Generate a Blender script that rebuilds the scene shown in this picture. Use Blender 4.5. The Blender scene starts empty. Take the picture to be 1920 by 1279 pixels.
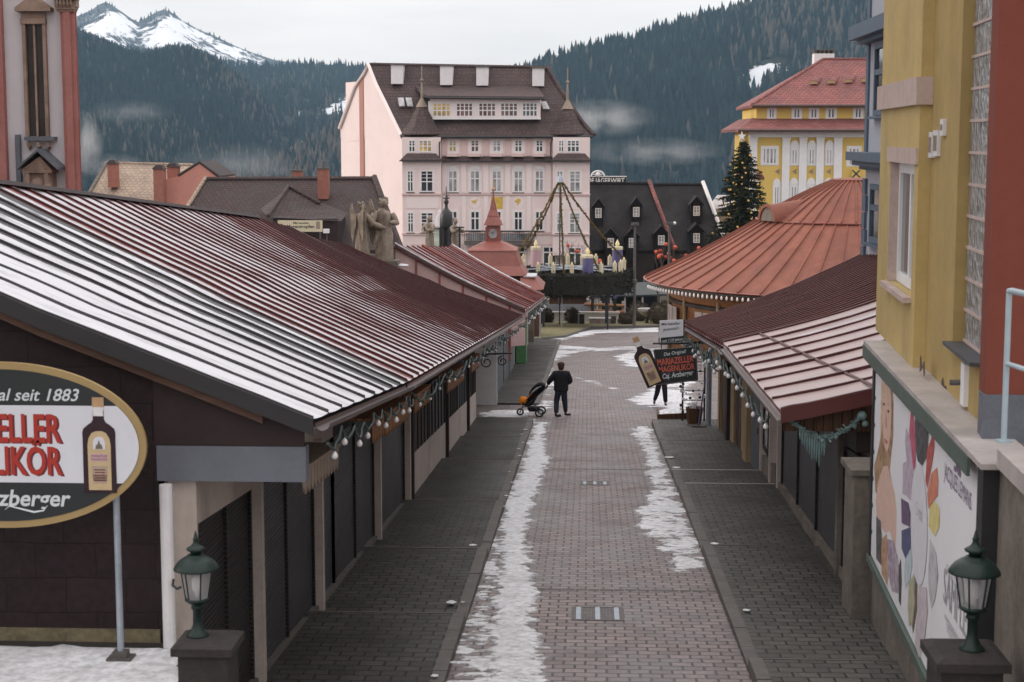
import bpy, bmesh, math, random
import numpy as np
from mathutils import Vector, Matrix, noise

C = bpy.context.scene
COL = C.collection
RND = random.Random(11)

# ------------------------------------------------------------------ camera, sky, sun, exposure
FPX = 3100.0                      # focal length in photo pixels (1920 wide)
TH = math.atan(383 / FPX)         # camera looks down a little
PSI = math.asin(0.04583)          # and a little to the left of the street
SL = 0.0746                       # street falls away from the camera
ZC = 12.0
GH = 5.1
cam_data = bpy.data.cameras.new('camera')
cam = bpy.data.objects.new('camera', cam_data)
COL.objects.link(cam)
cam.location = (0, 0, ZC)
cam.rotation_euler = (math.pi / 2 - TH, 0, PSI)
cam_data.sensor_width = 36
cam_data.lens = FPX / 1920 * 36
cam_data.clip_start = 0.5
cam_data.clip_end = 20000
cam_data.dof.use_dof = True
cam_data.dof.focus_distance = 46
cam_data.dof.aperture_fstop = 4.0
C.camera = cam

SUN_EL, SUN_AZ = 13.0, 281.0       # azimuth measured clockwise from +Y: sun stands in the west (-X)
world = bpy.data.worlds.new("World")
C.world = world
world.use_nodes = True
wn, wl = world.node_tree.nodes, world.node_tree.links
wn.clear()
wo = wn.new('ShaderNodeOutputWorld'); bg = wn.new('ShaderNodeBackground')
sky = wn.new('ShaderNodeTexSky'); sky.sky_type = 'NISHITA'; sky.sun_disc = False
sky.sun_elevation = math.radians(SUN_EL); sky.sun_rotation = math.radians(SUN_AZ)
tc = wn.new('ShaderNodeTexCoord'); mp = wn.new('ShaderNodeMapping'); mp.inputs['Scale'].default_value = (1.2, 1.2, 9.0)
nz = wn.new('ShaderNodeTexNoise'); nz.inputs['Scale'].default_value = 2.2; nz.inputs['Detail'].default_value = 6
cr = wn.new('ShaderNodeValToRGB')
cr.color_ramp.elements[0].position = 0.30; cr.color_ramp.elements[0].color = (8.9, 8.5, 8.55, 1)
cr.color_ramp.elements[1].position = 0.62; cr.color_ramp.elements[1].color = (12.0, 11.2, 10.8, 1)
mx = wn.new('ShaderNodeMixRGB'); mx.inputs[0].default_value = 0.9
wl.new(tc.outputs['Generated'], mp.inputs[0]); wl.new(mp.outputs[0], nz.inputs['Vector'])
wl.new(nz.outputs['Fac'], cr.inputs[0]); wl.new(sky.outputs[0], mx.inputs[1]); wl.new(cr.outputs[0], mx.inputs[2])
sp = wn.new('ShaderNodeSeparateXYZ'); wl.new(tc.outputs['Generated'], sp.inputs[0])
zr_ = wn.new('ShaderNodeMapRange'); zr_.inputs['From Min'].default_value = 0.08; zr_.inputs['From Max'].default_value = 0.9; zr_.inputs['To Min'].default_value = 1.0; zr_.inputs['To Max'].default_value = 1.75
wl.new(sp.outputs[2], zr_.inputs['Value'])
ml = wn.new('ShaderNodeVectorMath'); ml.operation = 'SCALE'; wl.new(mx.outputs[0], ml.inputs[0]); wl.new(zr_.outputs[0], ml.inputs['Scale'])
wl.new(ml.outputs[0], bg.inputs[0]); bg.inputs[1].default_value = 0.105
wl.new(bg.outputs[0], wo.inputs[0])

sun_data = bpy.data.lights.new('sun', 'SUN'); sun_data.energy = 2.1; sun_data.angle = math.radians(2.5)
sun_data.color = (1.0, 0.88, 0.76)
sun = bpy.data.objects.new('sun', sun_data); COL.objects.link(sun)
_e, _a = math.radians(SUN_EL), math.radians(SUN_AZ)
to_sun = Vector((math.sin(_a) * math.cos(_e), math.cos(_a) * math.cos(_e), math.sin(_e)))
sun.rotation_euler = to_sun.to_track_quat('Z', 'Y').to_euler()
sun.location = to_sun * 300

C.view_settings.view_transform = 'Standard'
C.view_settings.look = 'None'
C.view_settings.exposure = 0.06
C.view_settings.gamma = 1.0
C.render.engine = 'CYCLES'
C.cycles.use_denoising = True
C.cycles.max_bounces = 6
C.cycles.diffuse_bounces = 3
C.cycles.glossy_bounces = 3
C.cycles.transmission_bounces = 4
C.cycles.transparent_max_bounces = 8
C.cycles.volume_bounces = 0

# ------------------------------------------------------------------ measuring helpers (photo pixel -> place)
CR = Vector((math.cos(PSI), math.sin(PSI), 0))
CF = Vector((-math.sin(PSI) * math.cos(TH), math.cos(PSI) * math.cos(TH), -math.sin(TH)))
CU = CR.cross(CF)
CP = Vector((0, 0, ZC))
FLAT = -3.2
def ray(px, py):
    return CF + CR * ((px - 960) / FPX) + CU * ((640 - py) / FPX)
def PY(px, py, Y):
    d = ray(px, py); return CP + d * (Y / d.y)
def PX(px, py, X):
    d = ray(px, py); return CP + d * (X / d.x)
def PZ(px, py, z):
    d = ray(px, py); return CP + d * ((z - ZC) / d.z)
def PPl(px, py, O, n):
    d = ray(px, py); return CP + d * ((O - CP).dot(n) / d.dot(n))
def gz(Y):
    return max(ZC - GH - SL * Y, FLAT)
def G(px, py, h=0.0):
    d = ray(px, py)
    t = (-GH + h) / (d.z + SL * d.y)
    return CP + d * t
def proj(p):
    q = Vector(p) - CP; w = q.dot(CF)
    return 960 + FPX * q.dot(CR) / w, 640 - FPX * q.dot(CU) / w
def lerp(a, b, t): return a + (b - a) * t
def interp(x, xs, ys):
    return float(np.interp(x, xs, ys))

# ------------------------------------------------------------------ mesh helpers
ORI = {}
UP = Vector((0, 0, 1))
class Bs:
    """a wall's own axes: a along the wall, z up, d outwards"""
    def __init__(s, O, u):
        s.O = Vector(O); s.u = Vector(u).normalized(); s.n = s.u.cross(UP)
    def P(s, a, z, d=0.0):
        p = s.O + s.u * a + s.n * d
        return Vector((p.x, p.y, z))
    def az(s, px, py, d=0.0):
        O = s.O + s.n * d
        p = PPl(px, py, O, s.n)
        return (p - O).dot(s.u), p.z
def front(Y, x0=0.0):
    return Bs((x0, Y, 0), (1, 0, 0))

class MB:
    def __init__(s): s.v = []; s.f = []; s.m = []; s.at = {}
    def add(s, pts, mi=0):
        i = len(s.v); s.v += [tuple(p) for p in pts]
        s.f.append(tuple(range(i, i + len(pts)))); s.m.append(mi)
    def hexa(s, p, mi=0):
        i = len(s.v); s.v += [tuple(q) for q in p]
        for q in ((0, 3, 2, 1), (4, 5, 6, 7), (0, 1, 5, 4), (1, 2, 6, 5), (2, 3, 7, 6), (3, 0, 4, 7)):
            s.f.append(tuple(i + k for k in q)); s.m.append(mi)
    def box(s, x0, y0, z0, x1, y1, z1, mi=0):
        s.hexa([(x0, y0, z0), (x1, y0, z0), (x1, y1, z0), (x0, y1, z0), (x0, y0, z1), (x1, y0, z1), (x1, y1, z1), (x0, y1, z1)], mi)
    def bx(s, B, a0, z0, a1, z1, d0, d1, mi=0):
        s.hexa([B.P(a0, z0, d1), B.P(a1, z0, d1), B.P(a1, z0, d0), B.P(a0, z0, d0),
                B.P(a0, z1, d1), B.P(a1, z1, d1), B.P(a1, z1, d0), B.P(a0, z1, d0)], mi)
    def poly(s, pts, ex, mi=0):
        """a flat outline pushed along ex"""
        n = len(pts); i = len(s.v); ex = Vector(ex)
        s.v += [tuple(Vector(p)) for p in pts] + [tuple(Vector(p) + ex) for p in pts]
        s.f.append(tuple(range(i, i + n))); s.m.append(mi)
        s.f.append(tuple(range(i + 2 * n - 1, i + n - 1, -1))); s.m.append(mi)
        for k in range(n):
            l = (k + 1) % n
            s.f.append((i + k, i + n + k, i + n + l, i + l)); s.m.append(mi)
    def bpoly(s, B, az, d0, d1, mi=0):
        s.poly([B.P(a, z, d0) for a, z in az], B.n * (d1 - d0), mi)
    def tube(s, pts, r, n=8, mi=0, cap=True):
        pts = [Vector(p) for p in pts]
        rr = r if isinstance(r, (list, tuple)) else [r] * len(pts)
        i0 = len(s.v); ref = None
        for k, p in enumerate(pts):
            d = (pts[min(k + 1, len(pts) - 1)] - pts[max(k - 1, 0)])
            if d.length < 1e-9: d = Vector((0, 0, 1))
            d.normalize()
            if ref is None: ref = d.orthogonal().normalized()
            ref = (ref - d * ref.dot(d))
            if ref.length < 1e-6: ref = d.orthogonal()
            ref.normalize(); q = d.cross(ref)
            for j in range(n):
                a = 2 * math.pi * j / n
                s.v.append(tuple(p + (ref * math.cos(a) + q * math.sin(a)) * rr[k]))
        for k in range(len(pts) - 1):
            for j in range(n):
                l = (j + 1) % n; a = i0 + k * n
                s.f.append((a + j, a + l, a + n + l, a + n + j)); s.m.append(mi)
        if cap:
            s.f.append(tuple(i0 + j for j in range(n - 1, -1, -1))); s.m.append(mi)
            e = i0 + (len(pts) - 1) * n
            s.f.append(tuple(e + j for j in range(n))); s.m.append(mi)
    def lathe(s, prof, c, n=16, mi=0, sx=1.0, sy=1.0, rot=0.0):
        i0 = len(s.v); c = Vector(c)
        for r, z in prof:
            for j in range(n):
                a = 2 * math.pi * j / n + rot
                s.v.append((c.x + r * sx * math.cos(a), c.y + r * sy * math.sin(a), c.z + z))
        for k in range(len(prof) - 1):
            for j in range(n):
                l = (j + 1) % n; a = i0 + k * n
                s.f.append((a + j, a + l, a + n + l, a + n + j)); s.m.append(mi)
        s.f.append(tuple(i0 + j for j in range(n - 1, -1, -1))); s.m.append(mi)
        e = i0 + (len(prof) - 1) * n
        s.f.append(tuple(e + j for j in range(n))); s.m.append(mi)
    def ball(s, c, r, n=8, m=6, mi=0, sz=1.0):
        s.lathe([(max(r * math.sin(math.pi * k / m), r * 0.02), -r * sz * math.cos(math.pi * k / m)) for k in range(m + 1)], c, n, mi)
    def grid(s, fn, us, vs, mi=0):
        i0 = len(s.v); nu, nv = len(us), len(vs)
        for u in us:
            for v in vs: s.v.append(tuple(fn(u, v)))
        for a in range(nu - 1):
            for b in range(nv - 1):
                k = i0 + a * nv + b
                s.f.append((k, k + nv, k + nv + 1, k + 1)); s.m.append(mi)
        return i0
    def each(s, name, mats, parent=None, **k):
        """every separate piece becomes an object of its own"""
        par = list(range(len(s.v)))
        def fd(a):
            while par[a] != a: par[a] = par[par[a]]; a = par[a]
            return a
        for f in s.f:
            r = fd(f[0])
            for q in f[1:]: par[fd(q)] = r
        grp = {}
        for f, m in zip(s.f, s.m): grp.setdefault(fd(f[0]), []).append((f, m))
        out = []
        for fs in grp.values():
            b = MB(); ix = {}
            for f, m in fs:
                for q in f:
                    if q not in ix: ix[q] = len(b.v); b.v.append(s.v[q])
                b.f.append(tuple(ix[q] for q in f)); b.m.append(m)
            out.append(b.build(name, mats, parent, **k))
        return out
    def build(s, name, mats, parent=None, smooth=False, uv=True, origin=None):
        me = bpy.data.meshes.new(name)
        v = np.array(s.v, dtype=np.float64).reshape(-1, 3)
        off = np.zeros(3)
        if parent is not None: off = np.array(ORI[parent.name])
        elif origin is not None: off = np.array(origin, dtype=float)
        me.from_pydata((v - off).tolist(), [], s.f)
        if not isinstance(mats, (list, tuple)): mats = [mats]
        for m in mats: me.materials.append(m)
        me.polygons.foreach_set('material_index', np.array(s.m, dtype=np.int32))
        if smooth: me.polygons.foreach_set('use_smooth', np.ones(len(s.f), dtype=bool))
        me.update()
        if uv and len(s.f) < 400000:
            nl = len(me.loops); npoly = len(me.polygons)
            nor = np.zeros(npoly * 3); me.polygons.foreach_get('normal', nor); nor = nor.reshape(-1, 3)
            tot = np.zeros(npoly, dtype=np.int32); me.polygons.foreach_get('loop_total', tot)
            li = np.zeros(nl, dtype=np.int32); me.loops.foreach_get('vertex_index', li)
            fi = np.repeat(np.arange(npoly), tot)
            n = nor[fi]; p = v[li]
            u = np.stack([-n[:, 1], n[:, 0], np.zeros(nl)], 1)
            ln = np.linalg.norm(u, axis=1); bad = ln < 0.12
            u[~bad] /= ln[~bad][:, None]; u[bad] = (1, 0, 0)
            w = np.cross(n, u)
            flip = w[:, 2] < -1e-6; w[flip] *= -1
            w[bad] = (0, 1, 0)
            uvl = me.uv_layers.new(name='UVMap')
            uvl.data.foreach_set('uv', np.stack([(p * u).sum(1), (p * w).sum(1)], 1).ravel())
        for k, arr in s.at.items():
            a = me.attributes.new(k, 'FLOAT', 'POINT')
            arr = list(arr) + [arr[-1] if False else 0.0] * (len(s.v) - len(arr))
            a.data.foreach_set('value', np.array(arr, dtype=np.float32))
        o = bpy.data.objects.new(name, me)
        COL.objects.link(o)
        if parent is not None:
            o.parent = parent; ORI[o.name] = ORI[parent.name]
        else:
            o.location = tuple(off); ORI[o.name] = tuple(off)
        return o

def tag(o, label=None, cat=None, group=None, kind=None):
    if label: o['label'] = label
    if cat: o['category'] = cat
    if group: o['group'] = group
    if kind: o['kind'] = kind
    return o
def thing(name, label, cat, loc=(0, 0, 0), group=None):
    o = bpy.data.objects.new(name, None); COL.objects.link(o)
    o.location = tuple(loc); ORI[o.name] = tuple(loc); o.empty_display_size = 0.2
    return tag(o, label, cat, group)
def copy_tree(o, parent=None):
    c = o.copy(); COL.objects.link(c)
    if parent is not None: c.parent = parent
    for ch in list(o.children): copy_tree(ch, c)
    return c
def struct(name, mb, mats, **k):
    return tag(mb.build(name, mats, **k), kind='structure')

# ------------------------------------------------------------------ writing (built-in font only)
TXT = {}
def glyphs(s, bold=0.0):
    k = (s, bold)
    if k in TXT: return TXT[k]
    cu = bpy.data.curves.new('t', 'FONT'); cu.body = s; cu.size = 1.0; cu.offset = bold
    cu.resolution_u = 3
    ob = bpy.data.objects.new('t', cu); COL.objects.link(ob)
    dg = bpy.context.evaluated_depsgraph_get()
    me = bpy.data.meshes.new_from_object(ob.evaluated_get(dg))
    v = [tuple(x.co)[:2] for x in me.vertices]; f = [tuple(p.vertices) for p in me.polygons]
    xs = [p[0] for p in v]; ys = [p[1] for p in v]
    x0, x1, y0, y1 = min(xs), max(xs), min(ys), max(ys)
    v = [((x - x0), (y)) for x, y in v]
    bpy.data.objects.remove(ob); bpy.data.curves.remove(cu); bpy.data.meshes.remove(me)
    TXT[k] = (v, f, x1 - x0, y1, y0)
    return TXT[k]
for _s, _b in (('Das Original seit 1883', .012), ('MARIAZELLER', .025), ('MAGENLIKÖR', .025), ('Caj. Arzberger', .02), ('Das Original!', .01),
               ('Mariazeller', .01), ('Magentropfen', .02), ('Jausenstub\'n', .01), ('seit 1123 Jahren', .01), ('JACQUES LEMANS', 0), ('SAMPLE', 0),
               ('CRYSTAL COLLECTION', 0), ('www.jacques-lemans.com', 0), ('GASTHOF JÄGERWIRT', .02), ('MARIAZELLER', 0), ('MAGENLIKÖR', 0), ('Crystal', 0)):
    glyphs(_s, _b)
def write(mb, s, O, right, up, width, height, bold=0.0, shear=0.0, thick=None, mi=0, align='l'):
    """letters of cap height `height` stretched to `width`, starting at O"""
    v, f, w, y1, y0 = glyphs(s, bold)
    sx = width / w; sy = height / 0.72
    O = Vector(O); right = Vector(right).normalized(); up = Vector(up).normalized()
    n = right.cross(up)
    if align == 'c': O = O - right * (width / 2)
    i = len(mb.v)
    for x, y in v: mb.v.append(tuple(O + right * (x * sx + y * sy * shear) + up * (y * sy)))
    for q in f: mb.f.append(tuple(i + k for k in q)); mb.m.append(mi)

# ------------------------------------------------------------------ materials
def nodes(name):
    m = bpy.data.materials.new(name); m.use_nodes = True
    t = m.node_tree; b = t.nodes['Principled BSDF']
    return m, t, t.nodes, t.links, b
def setspec(b, v): b.inputs['Specular IOR Level'].default_value = v
def c4(c): return (c[0], c[1], c[2], 1)
def mix(N, L, fac, a, b):
    m = N.new('ShaderNodeMixRGB')
    for i, x in ((0, fac), (1, a), (2, b)):
        if hasattr(x, 'is_output'): L.new(x, m.inputs[i])
        elif i == 0: m.inputs[0].default_value = x
        else: m.inputs[i].default_value = c4(x)
    return m.outputs[0]
def math_(N, L, op, a, b=0.0, clamp=False):
    m = N.new('ShaderNodeMath'); m.operation = op; m.use_clamp = clamp
    for i, x in ((0, a), (1, b)):
        if hasattr(x, 'is_output'): L.new(x, m.inputs[i])
        else: m.inputs[i].default_value = x
    return m.outputs[0]
def noise_(N, L, vec, scale, detail=4, rough=0.55, stretch=None):
    if stretch:
        mp = N.new('ShaderNodeMapping'); mp.inputs['Scale'].default_value = stretch
        L.new(vec, mp.inputs[0]); vec = mp.outputs[0]
    n = N.new('ShaderNodeTexNoise'); n.inputs['Scale'].default_value = scale; n.inputs['Detail'].default_value = detail
    n.inputs['Roughness'].default_value = rough
    L.new(vec, n.inputs['Vector']); return n.outputs['Fac']
def ramp(N, L, fac, p0, p1, c0=(0, 0, 0), c1=(1, 1, 1)):
    r = N.new('ShaderNodeValToRGB'); e = r.color_ramp.elements
    e[0].position = p0; e[1].position = p1; e[0].color = c4(c0); e[1].color = c4(c1)
    L.new(fac, r.inputs[0]); return r.outputs[0]
def bump(N, L, b, h, strength=0.3, dist=0.02):
    n = N.new('ShaderNodeBump'); n.inputs['Strength'].default_value = strength; n.inputs['Distance'].default_value = dist
    L.new(h, n.inputs['Height']); L.new(n.outputs[0], b.inputs['Normal'])
def coord(N, kind='Object'):
    return N.new('ShaderNodeTexCoord').outputs[kind]

def plain(name, col, rough=0.75, var=0.18, scale=3.0, bmp=0.12, spec=0.3, metal=0.0, dirt=None, dirt_amt=0.0):
    """a painted, plastered or metal surface with blotchy wear"""
    m, t, N, L, b = nodes(name)
    o = coord(N)
    n1 = noise_(N, L, o, scale, 5); n2 = noise_(N, L, o, scale * 7, 3)
    s = math_(N, L, 'ADD', math_(N, L, 'MULTIPLY', n1, 0.65), math_(N, L, 'MULTIPLY', n2, 0.35))
    k = ramp(N, L, s, 0.32, 0.68)
    lo = tuple(x * (1 - var) for x in col); hi = tuple(min(1, x * (1 + var)) for x in col)
    c = mix(N, L, k, lo, hi)
    if dirt:
        d = noise_(N, L, o, scale * 0.6, 6, 0.65, (1, 1, 0.35))
        c = mix(N, L, math_(N, L, 'MULTIPLY', ramp(N, L, d, 0.5, 0.72), dirt_amt), c, dirt)
    L.new(c, b.inputs['Base Color'])
    b.inputs['Roughness'].default_value = rough; setspec(b, spec); b.inputs['Metallic'].default_value = metal
    if bmp: bump(N, L, b, n2, bmp, 0.02)
    return m
def bricky(name, c1, c2, mortar, bw, bh, msize=0.012, rough=0.8, bmp=0.6, dist=0.02, spec=0.3, stain=None, off=0.5, nsc=0.6, rot=0.0):
    """laid pieces - paving, tiles, shingles, glass blocks; sizes in metres"""
    m, t, N, L, b = nodes(name)
    uv = coord(N, 'UV')
    if rot:
        mp = N.new('ShaderNodeMapping'); mp.inputs['Rotation'].default_value = (0, 0, rot); L.new(uv, mp.inputs[0]); uv = mp.outputs[0]
    dn = N.new('ShaderNodeTexNoise'); dn.inputs['Scale'].default_value = 2.3; dn.inputs['Detail'].default_value = 2; L.new(uv, dn.inputs['Vector'])
    dv = N.new('ShaderNodeVectorMath'); dv.operation = 'SUBTRACT'; dv.inputs[1].default_value = (.5, .5, .5); L.new(dn.outputs['Color'], dv.inputs[0])
    ds = N.new('ShaderNodeVectorMath'); ds.operation = 'SCALE'; ds.inputs['Scale'].default_value = 0.16 * bh; L.new(dv.outputs[0], ds.inputs[0])
    da = N.new('ShaderNodeVectorMath'); da.operation = 'ADD'; L.new(uv, da.inputs[0]); L.new(ds.outputs[0], da.inputs[1]); uv = da.outputs[0]
    br = N.new('ShaderNodeTexBrick'); L.new(uv, br.inputs['Vector'])
    br.offset = off
    br.inputs['Scale'].default_value = 1.0; br.inputs['Brick Width'].default_value = bw; br.inputs['Row Height'].default_value = bh
    br.inputs['Mortar Size'].default_value = msize; br.inputs['Mortar Smooth'].default_value = 0.3; br.inputs['Bias'].default_value = 0.0
    br.inputs['Color1'].default_value = c4(c1); br.inputs['Color2'].default_value = c4(c2); br.inputs['Mortar'].default_value = c4(mortar)
    o = coord(N)
    n1 = noise_(N, L, o, nsc, 5, 0.6); n2 = noise_(N, L, o, 14, 4)
    k = math_(N, L, 'ADD', math_(N, L, 'MULTIPLY', n1, 0.6), math_(N, L, 'MULTIPLY', n2, 0.4))
    g = ramp(N, L, k, 0.3, 0.7, (0.52, 0.52, 0.53), (1.36, 1.35, 1.33))
    mm = N.new('ShaderNodeMixRGB'); mm.blend_type = 'MULTIPLY'; mm.inputs[0].default_value = 1
    L.new(br.outputs['Color'], mm.inputs[1]); L.new(g, mm.inputs[2])
    c = mm.outputs[0]
    if stain:
        c = mix(N, L, math_(N, L, 'MULTIPLY', ramp(N, L, noise_(N, L, o, nsc * 1.7, 6, 0.7), 0.5, 0.68), 0.7), c, stain)
    L.new(c, b.inputs['Base Color'])
    L.new(ramp(N, L, n1, 0.35, 0.65, (rough - .17,) * 3, (min(1, rough + .12),) * 3), b.inputs['Roughness']); setspec(b, spec)
    h = math_(N, L, 'SUBTRACT', math_(N, L, 'MULTIPLY', n2, 0.35), br.outputs['Fac'])
    bump(N, L, b, h, bmp, dist)
    return m
def glass(name, col=(0.03, 0.035, 0.04), rough=0.08, spec=0.9):
    m, t, N, L, b = nodes(name)
    n = noise_(N, L, coord(N), 0.9, 2)
    L.new(mix(N, L, ramp(N, L, n, 0.35, 0.65), tuple(x * 0.6 for x in col), tuple(x * 1.6 for x in col)), b.inputs['Base Color'])
    b.inputs['Roughness'].default_value = rough; setspec(b, spec)
    return m
def wood(name, c1, c2, rough=0.6, sc=1.0, plank=0.0, vertical=True):
    m, t, N, L, b = nodes(name)
    o = coord(N)
    st = (9 * sc, 9 * sc, 0.7 * sc) if vertical else (0.8 * sc, 0.8 * sc, 12 * sc)
    n = noise_(N, L, o, 1.6, 6, 0.65, st); n2 = noise_(N, L, o, 0.9, 3)
    c = mix(N, L, ramp(N, L, n, 0.35, 0.65), c1, c2)
    c = mix(N, L, math_(N, L, 'MULTIPLY', ramp(N, L, n2, 0.45, 0.7), 0.5), c, tuple(x * 0.45 for x in c1))
    if plank:
        uv = coord(N, 'UV'); br = N.new('ShaderNodeTexBrick'); L.new(uv, br.inputs['Vector']); br.offset = 0
        br.inputs['Scale'].default_value = 1; br.inputs['Brick Width'].default_value = plank; br.inputs['Row Height'].default_value = 50
        br.inputs['Mortar Size'].default_value = 0.008
        c = mix(N, L, br.outputs['Fac'], c, (0.01, 0.008, 0.007))
        h = math_(N, L, 'SUBTRACT', math_(N, L, 'MULTIPLY', n, 0.3), br.outputs['Fac'])
    else: h = n
    L.new(c, b.inputs['Base Color']); b.inputs['Roughness'].default_value = rough; setspec(b, 0.25)
    bump(N, L, b, h, 0.4, 0.01)
    return m
def seam_roof(name, col, var=0.3, rough=0.42, snow=(0.70, 0.715, 0.76), frost=1.0, spec=0.5, rust=None, snoise=0.5, far=None):
    """sheet metal between standing seams; attributes: seam = running seam number, cov = half width of the snow or painted sheen in each bay"""
    m, t, N, L, b = nodes(name)
    o = coord(N)
    at = N.new('ShaderNodeAttribute'); at.attribute_name = 'seam'
    co = N.new('ShaderNodeAttribute'); co.attribute_name = 'cov'
    sl = N.new('ShaderNodeAttribute'); sl.attribute_name = 'run'
    fr = math_(N, L, 'ABSOLUTE', math_(N, L, 'SUBTRACT', math_(N, L, 'FRACT', at.outputs['Fac']), 0.5))
    cb = N.new('ShaderNodeCombineXYZ'); L.new(at.outputs['Fac'], cb.inputs[0]); L.new(sl.outputs['Fac'], cb.inputs[1])
    ns = noise_(N, L, cb.outputs[0], 1.0, 7, 0.62, (3.2, 1.1, 1)); nf = noise_(N, L, cb.outputs[0], 1.0, 5, 0.6, (1.0, 0.35, 1))
    nn = math_(N, L, 'SUBTRACT', math_(N, L, 'ADD', math_(N, L, 'MULTIPLY', ns, 0.7), math_(N, L, 'MULTIPLY', nf, 0.5)), 0.6)
    val = math_(N, L, 'SUBTRACT', math_(N, L, 'ADD', co.outputs['Fac'], math_(N, L, 'MULTIPLY', nn, snoise * 1.7)), fr)
    mask = math_(N, L, 'MULTIPLY', math_(N, L, 'MULTIPLY', val, 14.0, True), frost, True)
    n1 = noise_(N, L, o, 0.7, 6, 0.62); n2 = noise_(N, L, cb.outputs[0], 1.0, 4, 0.6, (1.3, 0.12, 1))
    k = ramp(N, L, math_(N, L, 'ADD', math_(N, L, 'MULTIPLY', n1, 0.5), math_(N, L, 'MULTIPLY', n2, 0.5)), 0.36, 0.64)
    c = mix(N, L, k, tuple(x * (1 - var) for x in col), tuple(x * (1 + var) for x in col))
    if rust: c = mix(N, L, math_(N, L, 'MULTIPLY', ramp(N, L, noise_(N, L, o, 1.1, 7, 0.7), 0.48, 0.66), 0.75), c, rust)
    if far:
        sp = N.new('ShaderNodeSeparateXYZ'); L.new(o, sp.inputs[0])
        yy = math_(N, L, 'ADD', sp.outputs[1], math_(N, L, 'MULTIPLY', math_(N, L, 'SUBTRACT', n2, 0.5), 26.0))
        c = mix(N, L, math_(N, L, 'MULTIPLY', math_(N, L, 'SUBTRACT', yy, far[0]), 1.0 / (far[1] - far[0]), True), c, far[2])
    sd = mix(N, L, math_(N, L, 'MULTIPLY', ramp(N, L, noise_(N, L, cb.outputs[0], 1.0, 7, 0.68, (2.2, .8, 1)), 0.50, 0.68), 0.55), snow, tuple(x * .42 for x in snow))
    c = mix(N, L, mask, c, sd)
    L.new(c, b.inputs['Base Color'])
    r = math_(N, L, 'ADD', math_(N, L, 'MULTIPLY', n1, 0.25), rough - 0.12)
    L.new(math_(N, L, 'ADD', r, math_(N, L, 'MULTIPLY', mask, 0.5), True), b.inputs['Roughness'])
    setspec(b, spec)
    bump(N, L, b, math_(N, L, 'ADD', mask, math_(N, L, 'MULTIPLY', ns, 0.4)), 0.5, 0.02)
    return m
def slats(name, c1, c2, pitch=0.05, rough=0.45, vertical=False):
    """ribbed roller shutter"""
    m, t, N, L, b = nodes(name)
    w = N.new('ShaderNodeTexWave'); w.wave_type = 'BANDS'; w.bands_direction = 'X' if vertical else 'Y'
    w.inputs['Scale'].default_value = 0.314 / pitch; w.inputs['Distortion'].default_value = 0
    L.new(coord(N, 'UV'), w.inputs['Vector'])
    n = noise_(N, L, coord(N), 1.3, 5)
    c = mix(N, L, ramp(N, L, n, 0.35, 0.7), c1, c2)
    c = mix(N, L, ramp(N, L, w.outputs['Fac'], 0.0, 0.25, (1, 1, 1), (0, 0, 0)), c, tuple(x * 0.3 for x in c1))
    L.new(c, b.inputs['Base Color']); b.inputs['Roughness'].default_value = rough; setspec(b, 0.22)
    bump(N, L, b, w.outputs['Fac'], 0.7, 0.012)
    return m
def leafy(name, c1, c2, rough=0.85):
    m, t, N, L, b = nodes(name)
    g = N.new('ShaderNodeNewGeometry')
    c = mix(N, L, g.outputs['Random Per Island'], c1, c2)
    L.new(c, b.inputs['Base Color']); b.inputs['Roughness'].default_value = rough; setspec(b, 0.15)
    return m
def glow(name, col, strength):
    m, t, N, L, b = nodes(name)
    n = noise_(N, L, coord(N), 8, 2)
    L.new(mix(N, L, n, tuple(x * 0.8 for x in col), col), b.inputs['Base Color'])
    b.inputs['Emission Color'].default_value = c4(col); b.inputs['Emission Strength'].default_value = strength
    return m
M = {}
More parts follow.
